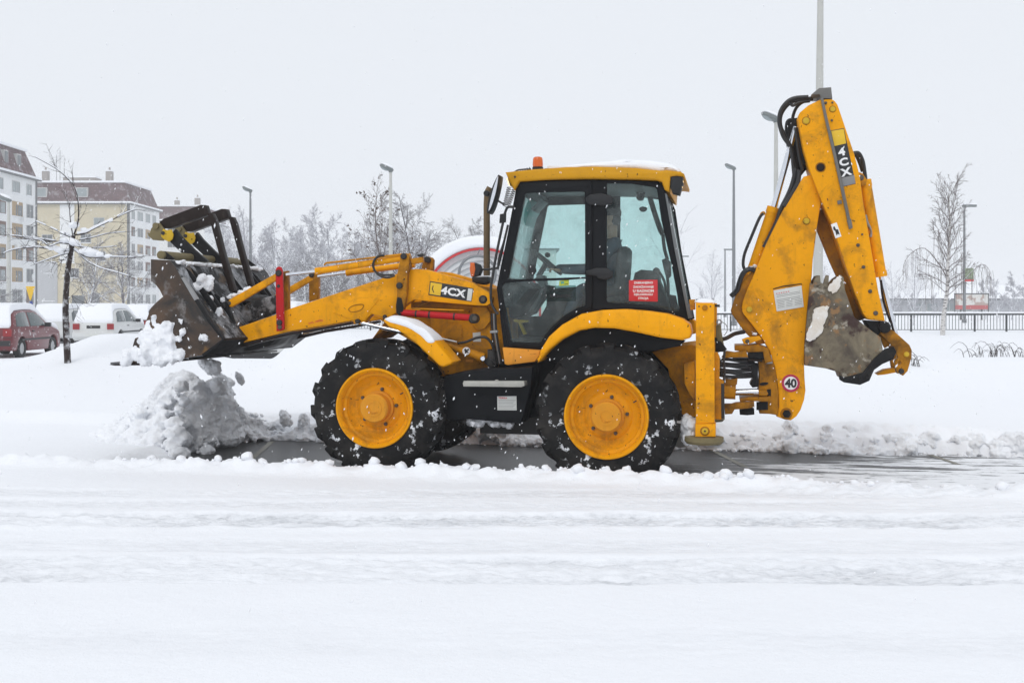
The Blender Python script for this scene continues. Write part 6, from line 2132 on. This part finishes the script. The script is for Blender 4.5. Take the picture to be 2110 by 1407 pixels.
# near street tree on the left, traced limb by limb
D = 21.0
R2c = crop(0, 290, 2.871)
bp = at(142, 768, D)
g = hgt(bp.x, D)
st_tree = empty('street_tree', (bp.x, D, g))
tag(st_tree, 'thin dark street tree with snow-laden spreading branches left of the front bucket', 'tree')
R = np.random.default_rng(12)
def tp2(p, dy=0.0):
    q = R2c([p])[0]
    w = at(q[0], q[1], D + dy)
    return np.array((w.x - bp.x, dy, w.z - g))
T, B = Branches(), Branches()
T.line([np.array(q) for q in catmull([tp2(p) for p in ((402, 1420), (400, 1300), (392, 1150), (388, 1000), (392, 880), (402, 760), (420, 650), (432, 560))], 3, False)], .064, .046)
trunk = T.build('trunk', 'bark_dark', st_tree)
LIMBS = [([(432, 560), (418, 480), (412, 410), (410, 370)], .022, 0), ([(438, 556), (458, 500), (466, 430), (460, 340), (440, 270), (400, 225), (330, 165), (210, 98)], .026, -.2),
         ([(440, 555), (500, 548), (560, 518), (640, 480), (720, 440), (800, 408)], .030, .3), ([(428, 575), (360, 545), (300, 515), (215, 478)], .022, .5), ([(430, 590), (380, 598), (330, 595), (230, 580), (60, 560)], .024, -.5),
         ([(425, 615), (350, 605), (290, 625), (240, 590), (150, 580)], .018, -.9), ([(425, 650), (360, 652), (290, 640), (200, 630), (80, 645), (20, 668)], .026, -.3), ([(432, 640), (480, 672), (540, 690), (650, 688), (790, 690)], .026, -.4),
         ([(470, 672), (520, 715), (590, 752), (700, 782), (760, 800)], .018, -.7), ([(440, 620), (500, 632), (580, 635), (690, 625)], .018, .6), ([(420, 660), (350, 680), (280, 705), (180, 740)], .020, -.7), ([(416, 670), (380, 700), (330, 720), (260, 718)], .014, .4),
         ([(405, 760), (425, 830), (440, 800)], .008, -.2), ([(450, 590), (540, 575), (640, 550), (740, 540)], .016, .8), ([(330, 652), (370, 690), (388, 706)], .010, -.6), ([(386, 920), (410, 930), (428, 912)], .010, 0)]
SNB = Branches()
MINR = .0035
for pts, r_, dy in LIMBS:
    n = len(pts) - 1
    P = [np.array(q) for q in catmull([tp2(p, dy * i / n) for i, p in enumerate(pts)], 3, False)]
    r_ *= .72
    B.line(P, r_, r_ * .30)
    m_ = len(P)
    sg_ = [q + np.array((0, 0, r_ * (1.15 - .7 * i / m_) + .006)) for i, q in enumerate(P)]
    for i in range(1, m_ - 1):
        if abs((P[i + 1] - P[i])[2]) < .75 * np.linalg.norm(P[i + 1] - P[i]) and R.random() < .85:
            SNB.line([sg_[i], sg_[i + 1]], r_ * (1.1 - .6 * i / m_) + .005 + .004 * R.random(), r_ * (1.1 - .6 * (i + 1) / m_) + .005)
    for c in range(int(m_ * .8)):
        i = R.integers(2, m_)
        d = P[i] - P[i - 1]; d /= np.linalg.norm(d)
        nd = d + R.normal(0, .55, 3); nd[2] += .15
        grow(B, R, P[i], nd, R.uniform(.18, .55), max(.005, r_ * .32), 0, [(3, 40, .5, .6, .1, .1, .3), (0, 0, 0, 0, 0, .1, 0)])
B.build('crown', 'bark_dark', st_tree)
MINR = .010
SNB.build('limb_snow', 'snow', st_tree)['kind'] = 'stuff'
items = []
for (p, s_, dy) in (((438, 500), .10, 0), ((436, 600), .11, -.1), ((340, 640), .10, -.2), ((300, 632), .08, -.25), ((540, 660), .11, -.2), ((500, 650), .10, -.15), ((590, 672), .08, -.3), ((500, 530), .08, .1), ((390, 555), .07, .2), ((380, 590), .07, -.2), ((650, 472), .05, .2), ((640, 682), .06, -.3)):
    q = tp2(p, dy)
    items.append((*q, s_ * 1.25, s_ * .9, s_ * .62))
so = lumps_object('branch_snow', items, 'snow', st_tree, 3, 2, .25)
so['kind'] = 'stuff'

# small tree behind the bucket links
D = 38.0
q = at(565, 600, D)
g = hgt(q.x, D)
smt = tree('young_tree', 562, 38, 500, 'small snow-capped tree between the raised forks and the red strut', [(9, 62, .5, .4, .1, .05, .5), (5, 40, .5, .5, .1, .1, .2), (0, 0, 0, 0, 0, .12, 0)], 'bark_grey', seed=61, r=.05)

# the wood beyond: one mass, repeated from a few grown trees
_wt = []
FINE = False
for k in range(4):
    R = np.random.default_rng(70 + k)
    B = Branches()
    grow(B, R, (0, 0, 0), (R.normal(0, .04), R.normal(0, .04), 1), 9.0, .13, 0,
         [(15, 44, .42, .40, .05, .03, .10), (8, 42, .50, .5, .12, .10, .08), (6, 42, .52, .6, .0, .13, .08), (5, 42, .6, .7, -.1, .16, .1), (0, 0, 0, 0, -.1, .16, 0)])
    _wt.append(np.array(B.seg))
def wood(name, specs, mat, label, seed, thick=1.0):
    R = np.random.default_rng(seed)
    B = Branches()
    rows = []
    for (px, D, topy) in specs:
        x = at(px, 0, D).x
        H = at(px, topy, D).z - .3
        S = _wt[R.integers(0, 4)].copy()
        a, k = R.uniform(0, 6.28), H / 10.2
        for o in (0, 3):
            X, Y = S[:, o].copy(), S[:, o + 1].copy()
            wd = k * R.uniform(1.0, 1.01)
            S[:, o] = (X * math.cos(a) - Y * math.sin(a)) * k + x
            S[:, o + 1] = (X * math.sin(a) + Y * math.cos(a)) * k + D
            S[:, o + 2] = S[:, o + 2] * k
        tip = S[:, 7] <= 0
        S[:, 6:8] = np.maximum(S[:, 6:8] * k, .012) * thick
        S[tip, 6] = .017 * thick
        S[tip, 7] = 0
        rows.append(S)
    B.seg = np.concatenate(rows)
    o = B.build(name, mat, None)
    tag(o, label, 'wood', kind='stuff')
rw2 = random.Random(9)
TOPS = [448, 440, 425, 470, 462, 450, 470, 425, 440, 462, 480, 452, 462, 470, 470, 480, 490, 500]
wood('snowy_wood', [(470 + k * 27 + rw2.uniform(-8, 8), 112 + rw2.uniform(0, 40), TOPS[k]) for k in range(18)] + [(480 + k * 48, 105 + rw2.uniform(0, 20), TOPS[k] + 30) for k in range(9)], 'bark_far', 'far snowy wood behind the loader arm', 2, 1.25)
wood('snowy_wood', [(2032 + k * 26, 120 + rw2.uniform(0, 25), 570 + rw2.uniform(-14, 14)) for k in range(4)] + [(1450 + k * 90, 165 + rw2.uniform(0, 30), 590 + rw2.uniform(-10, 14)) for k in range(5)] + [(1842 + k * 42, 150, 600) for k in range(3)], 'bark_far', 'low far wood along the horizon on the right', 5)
wood('snowy_wood', [(630 + k * 28, 96 + rw2.uniform(0, 12), 540 + rw2.uniform(-15, 15)) for k in range(11)], 'bark_grey', 'snowy undergrowth below the far wood', 7, 1.2)

# bushes and dry stalks poking out of the snow
def stalks(px, py, n, spread, h, label, seed, arch=1.0):
    D = 1.45 * FPX / (py - HY)
    q = at(px, py, D)
    g = hgt(q.x, D)
    o = empty('dry_shrub', (q.x, D, g))
    tag(o, label, 'shrub', 'dry shrubs in the snow')
    R = np.random.default_rng(seed)
    B = Branches()
    for k in range(n):
        x0 = R.normal(0, spread * .45)
        y0 = R.normal(0, spread * .3)
        a = R.uniform(0, 2 * PI)
        L_ = h * R.uniform(.45, 1.25)
        dx, dy = math.cos(a) * L_ * 1.1 * arch, math.sin(a) * L_ * .5 * arch
        B.line([np.array(v) for v in catmull([(x0, y0, -.1), (x0 + dx * .2, y0 + dy * .2, L_ * .55), (x0 + dx * .6, y0 + dy * .6, L_ * .8), (x0 + dx, y0 + dy, L_ * .45)], 2, False)], .008, .003)
    B.build('stems', 'bark_dark', o)['kind'] = 'stuff'
stalks(2045, 770, 26, .6, .34, 'arching dry shrub in the snow near the right edge', 1)
stalks(2095, 768, 14, .35, .34, 'dry shrub cut by the right edge', 2)
stalks(2018, 765, 9, .15, .30, 'small dry tuft left of the arching shrub', 3)
stalks(1888, 780, 10, .10, .30, 'few dry twigs beside the tipping link of the rear bucket', 4)

# ================================================================== LOOSE SNOW ON AND AROUND THE MACHINE
def on_machine(o):
    """give an object built in machine metres its place in the world"""
    o.location = ORI
    o.rotation_euler = (0, 0, -YAW)
    return o
rng = np.random.default_rng(77)
def snow_plate(name, pts, y0, y1, bev, label, mat='snow', amp=.012, ref=None):
    ref = y0 if ref is None else ref
    o = plate_xz(name, [poly(catmull(pts, 3), ref)], y0, y1, mat, None, bev, 80)
    # cut the long extrusion into slices and make it uneven
    bm = bmesh.new(); bm.from_mesh(o.data)
    for k in range(1, 10):
        bmesh.ops.bisect_plane(bm, geom=bm.verts[:] + bm.edges[:] + bm.faces[:], plane_co=(0, y0 + (y1 - y0) * k / 10, 0), plane_no=(0, 1, 0))
    bm.to_mesh(o.data); bm.free()
    v = np.empty(len(o.data.vertices) * 3); o.data.vertices.foreach_get('co', v); v = v.reshape(-1, 3)
    n1 = fbm(v[:, 0] * 7 + 3, v[:, 1] * 7 + v[:, 2] * 5, 5, 3) - .5
    v[:, 2] += n1 * amp * 2.2
    o.data.vertices.foreach_set('co', v.ravel()); o.data.update()
    on_machine(o)
    tag(o, label, 'snow')
    return o
snow_plate('snow_layer', R4([(430, 145), (560, 124), (750, 106), (900, 92), (1040, 92), (1150, 102), (1240, 122), (1292, 156), (1280, 166), (1200, 160), (1160, 166), (1000, 150), (750, 142), (560, 146)]), -.74, .74, .03, 'white snow lying on the yellow cab roof')
snow_plate('snow_layer', R3([(842, 776), (905, 756), (985, 772), (1060, 796), (1130, 836), (1200, 874), (1270, 936), (1296, 985), (1240, 1000), (1170, 935), (1090, 885), (1000, 840), (900, 806)]), -1.178, -.80, .014, 'snow strip lying along the front mudguard', amp=.016)
snow_plate('snow_layer', R7([(186, 298), (200, 276), (240, 264), (300, 272), (324, 298)]), -1.17, -1.0, .012, 'snow on top of the yellow stabiliser leg')
def cluster(name, crops, yl, mat, label, seed, depth=.6, level=3, rough=.40, jit=.08, kind='stuff'):
    """crops: (point, radius in metres) on the machine plane yl"""
    r = np.random.default_rng(seed)
    it = []
    for (p, s) in crops:
        x, z = L(p, yl)
        it.append((x, yl + r.uniform(-jit, jit), z, s, s * depth, s * r.uniform(.75, 1.0)))
    big = max(q[3] for q in it)
    o = fused_snow(name, it, mat, seed, max(.008, min(.02, big * .16)), min(.030, big * .34), 13.0, 2, .38, 1)
    on_machine(o)
    tag(o, label, 'snow', kind=kind)
    return o
bs = [((330, 1000), .085), ((390, 985), .07), ((400, 1060), .13), ((320, 1110), .14), ((450, 1140), .15), ((360, 1190), .15), ((520, 1200), .12), ((250, 1220), .12), ((180, 1262), .09), ((110, 1285), .055), ((565, 1230), .08), ((300, 1255), .12), ((430, 1240), .12), ((460, 1070), .09), ((365, 940), .05), ((60, 1295), .03), ((210, 1190), .10), ((150, 1215), .07), ((500, 1110), .08)]
for k in range(150):
    q = (rng.uniform(60, 600), rng.uniform(960, 1290))
    if q[1] > 1300 - (q[0] - 40) * .75:
        bs.append((q, rng.uniform(.02, .06)))
cluster('bucket_snow', [(R1([p])[0], s) for p, s in bs], -1.22, 'snow', 'heap of white snow clinging to the side of the front bucket', 21, .55)
cluster('bucket_snow', [(R1([p])[0], s) for p, s in (((740, 1092), .05), ((770, 1096), .045), ((720, 1086), .03), ((800, 1100), .025))], -1.215, 'snow', 'small patch of snow low on the bucket side', 22, .3)
bb_ = [(R1([(rng.uniform(600, 780), rng.uniform(640, 740))])[0], rng.uniform(.04, .09)) for k in range(16)]
cluster('bucket_snow', bb_, -.92, 'snow_grey', 'packed snow behind the front bucket side', 23, .7)
cluster('bucket_snow', [(R1([(rng.uniform(770, 880), rng.uniform(800, 1000))])[0], rng.uniform(.04, .10)) for k in range(18)], -.85, 'snow_grey', 'frosted snow between bucket back and hitch', 24, .5)
cluster('bucket_snow', [(R1([(950 + k * 22, 790 - k * 8)])[0], .035 + .02 * rng.random()) for k in range(8)], -.50, 'snow', 'snow lying on the bucket link', 25, .9)
cluster('bucket_snow', [(R1([p])[0], s) for p, s in (((570, 385), .022), ((580, 430), .025), ((560, 425), .015))], -.47, 'snow', 'snow specks on the near fork lever', 26, .5)
cluster('belly_snow', [(R5([(1440 + k * 19 + rng.uniform(-6, 6), 935 + rng.uniform(-14, 40))])[0], rng.uniform(.03, .065)) for k in range(20)], -.80, 'snow_dirty', 'dirty snow caked under the step box', 27, 1.0)
t = NT('snow_cream')
c = t.mix(t.ramp(t.noise(7, 7, .65), .40, .66), (.72, .66, .58), (.80, .79, .77))
c = t.mix(t.ramp(t.noise(16, 5, .6), .66, .72), c, (.25, .18, .12))
t.bsdf(c, .85, 0, t.bump(t.noise(15, 6, .65), .6, .03), spec=.15)
MATS['snow_cream'] = t.m
for pts, lab in (([(985, 560), (1005, 480), (1030, 430), (1050, 350), (1095, 322), (1150, 322), (1145, 372), (1122, 440), (1108, 505), (1062, 545), (1020, 572)], 'cream frozen slab stuck on the rear bucket side'),
                 ([(1145, 195), (1190, 130), (1232, 100), (1250, 112), (1240, 160), (1212, 215), (1180, 222)], 'cream frozen crust on the rear bucket tip')):
    pp = []
    r_ = np.random.default_rng(len(pts))
    for q in catmull(pts, 4):
        pp.append((q[0] + r_.normal(0, 4), q[1] + r_.normal(0, 4)))
    o = on_machine(pl('frozen_crust', R7(pp), -.318, -.299, 'snow_cream', None, bev=.006, smooth=60))
    tag(o, lab, 'snow')
cluster('pad_snow', [(R6([(rng.uniform(1185, 1255), rng.uniform(905, 1060))])[0], rng.uniform(.04, .08)) for k in range(22)], -.95, 'snow_dirty', 'grey ice caked behind the stabiliser foot', 30, .9)
cluster('knuckle_snow', [(R7([p])[0], s) for p, s in (((600, 38), .035), ((618, 34), .03), ((585, 46), .02), ((615, 520), .03), ((600, 516), .02))], -.12, 'snow', 'small snow patches on the boom knuckle', 31, .8)

tops = []
for k in range(90):
    yy = rng.uniform(-1.1, 1.1)
    x, z = L(R1([(500 + rng.uniform(-14, 16), 512)])[0], -1.18)
    tops.append((x, yy, z - .012, rng.uniform(.02, .05), rng.uniform(.03, .09), rng.uniform(.012, .03)))
o = on_machine(fused_snow('edge_snow', tops, 'snow_grey', 51, .012, .012, 12, 2, .3))
tag(o, 'thin snow along the top edge of the front bucket', 'snow', kind='stuff')

# ------------------------------------------------------------------ the heap being pushed, with dirty clods
top_px = [180, 215, 250, 280, 310, 335, 355, 372, 392, 412, 432, 452, 466, 474, 500, 540, 570, 600, 640, 660]
top_y = [918, 905, 885, 858, 828, 796, 772, 764, 776, 796, 786, 772, 790, 840, 846, 852, 858, 866, 874, 900]
def base_y(px):
    return np.interp(px, [180, 250, 400, 440, 470, 500, 560, 660], [930, 936, 942, 936, 922, 910, 904, 902])
def heap(n, px0, px1, smin, smax, seed, near=0.0, raise_=0.0):
    r = np.random.default_rng(seed)
    it = []
    while len(it) < n:
        px = r.uniform(px0, px1)
        ty, by = np.interp(px, top_px, top_y) - raise_ * max(0.0, min(1.0, (345 - px) / 60)), base_y(px)
        t = r.random() ** 1.3
        s = smin * (smax / smin) ** (r.random() ** 1.6)
        s = min(s, max(.02, (by - ty) / FPX * 14 * .28))
        py = max(by - (by - ty) * t, ty + s / 13.8 * FPX * .85)
        D = EYE * FPX / (by - HY) + (.25 + .9 * t if px < 470 else .4 * t - .05) + r.uniform(-.12, .3) - near
        w = at(px, py, D)
        it.append((w.x, w.y, max(w.z, .02), s * 1.15, s, s * .85))
    return it
core = []
for px in range(300, 640, 10):
    ty, by = np.interp(px, top_px, top_y), base_y(px)
    D = EYE * FPX / (by - HY) + (.75 if px < 470 else .12)
    hh = (by - ty) / FPX * D
    for q in range(1, max(2, int(hh / .12))):
        z = hh * .96 * q / max(2, int(hh / .12))
        s = min(.20, max(.07, hh * .28)) * (1 - .6 * z / hh)
        w = at(px, 0, D)
        core.append((w.x, w.y + .1 * z, z, s * 1.1, s * 1.3, s * .9))
hp_ = fused_snow('snow_heap', core + heap(560, 300, 650, .02, .085, 3), 'snow_dirty', 41, .014, .034, 10, 2, .42, 2)
tag(hp_, 'dirty grey heap of broken snow pushed up ahead of the front wheel', 'snow heap', kind='stuff')
hw_ = fused_snow('snow_heap', heap(620, 185, 380, .03, .11, 5, .25, 26), 'snow', 42, .015, .020, 11, 2, .35, 5)
tag(hw_, 'white powdery flank of the pushed heap under the bucket lip', 'snow heap', kind='stuff')
plain('clod_grey', (.42, .42, .42), .9, var=.35, vscale=6)
def clod(px, py, D, sx, sz, mat, label, seed):
    w = at(px, py, D)
    o = fused_snow('snow_clod', [(0, 0, 0, sx, sx * .8, sz), (sx * .4, 0, -sz * .4, sx * .6, sx * .6, sz * .6)], mat, seed, max(.004, sx * .11), sx * .22, 1.1 / sx, 3, .34, 1)
    o.location = w
    tag(o, label, 'snow clod', 'clods tumbling by the bucket')
clod(438, 756, 13.9, .11, .10, 'snow', 'big white clod dropping right under the bucket heel', 1)
clod(418, 745, 13.9, .08, .10, 'snow', 'narrow pale clod dropping left of the bigger one under the bucket', 2)
clod(494, 780, 14.4, .055, .09, 'snow', 'tall pale clod falling between bucket and front wheel', 4)
clod(448, 798, 14.0, .115, .105, 'snow_dirty', 'round dark-capped clod on the right crest of the heap', 6)
clod(372, 796, 13.6, .12, .07, 'snow_dirty', 'dirty clod on the left crest of the heap', 7)
clod(466, 848, 14.6, .05, .07, 'snow_grey', 'little upright block at the foot of the round clod', 8)
clod(494, 850, 14.5, .085, .085, 'snow_grey', 'angular snow block standing right of the heap', 9)
clod(588, 862, 14.9, .10, .11, 'snow_grey', 'upright snow block halfway between heap and front wheel', 10)
clod(625, 868, 15.0, .08, .10, 'snow_grey', 'snow block beside the front tyre', 11)

# ------------------------------------------------------------------ falling snow
r = np.random.default_rng(99)
v0 = np.array([(1, 0, 0), (-1, 0, 0), (0, 1, 0), (0, -1, 0), (0, 0, 1), (0, 0, -1)], float)
f0 = np.array([(0, 2, 4), (2, 1, 4), (1, 3, 4), (3, 0, 4), (2, 0, 5), (1, 2, 5), (3, 1, 5), (0, 3, 5)])
NF = 26000      # a slab of air 26 x 20 x 9 m
dep = 4.6 + 20 * r.random(NF)
fx = r.uniform(-13, 13, NF)
fz = r.uniform(.3, 9, NF)
sz = r.uniform(.0020, .0048, NF)
ang = r.uniform(0, 6.28, NF)
el = r.uniform(1.2, 3.2, NF)
V = v0[None] * sz[:, None, None]
V = V * np.stack([np.ones(NF), np.ones(NF) * .8, el], 1)[:, None, :]
tl_ = RAD(14) + r.normal(0, .25, NF)
X = V[:, :, 0] * np.cos(tl_)[:, None] + V[:, :, 2] * np.sin(tl_)[:, None]
Z = -V[:, :, 0] * np.sin(tl_)[:, None] + V[:, :, 2] * np.cos(tl_)[:, None]
V = np.stack([X + fx[:, None], V[:, :, 1] + dep[:, None], Z + fz[:, None]], 2).reshape(-1, 3)
Fq = (f0[None] + (np.arange(NF) * len(v0))[:, None, None]).reshape(-1, 3)
t = NT('flake')
t.bsdf((.92, .93, .95), .9, spec=.1)
MATS['flake'] = t.m
fl = link_mesh('falling_snow', big_mesh(V.astype(np.float32), Fq.astype(np.int32)), 'flake', None, 180)
tag(fl, 'snowflakes falling through the whole scene', 'snowfall', kind='stuff')

# ------------------------------------------------------------------ snowy air
hz = MB().b2(-1300, 1300, -1300, 1300, -1.6, 32).build('haze', None, None, 0)
t = NT('haze_air')
pv = t.n.new('ShaderNodeVolumePrincipled')
pv.inputs['Color'].default_value = (.97, .975, .985, 1)
pv.inputs['Density'].default_value = .0011
pv.inputs['Anisotropy'].default_value = 0.0
t.l.new(pv.outputs['Volume'], t.out.inputs['Volume'])
hz.data.materials.append(t.m)
tag(hz, 'thin snowy haze', 'haze', kind='stuff')
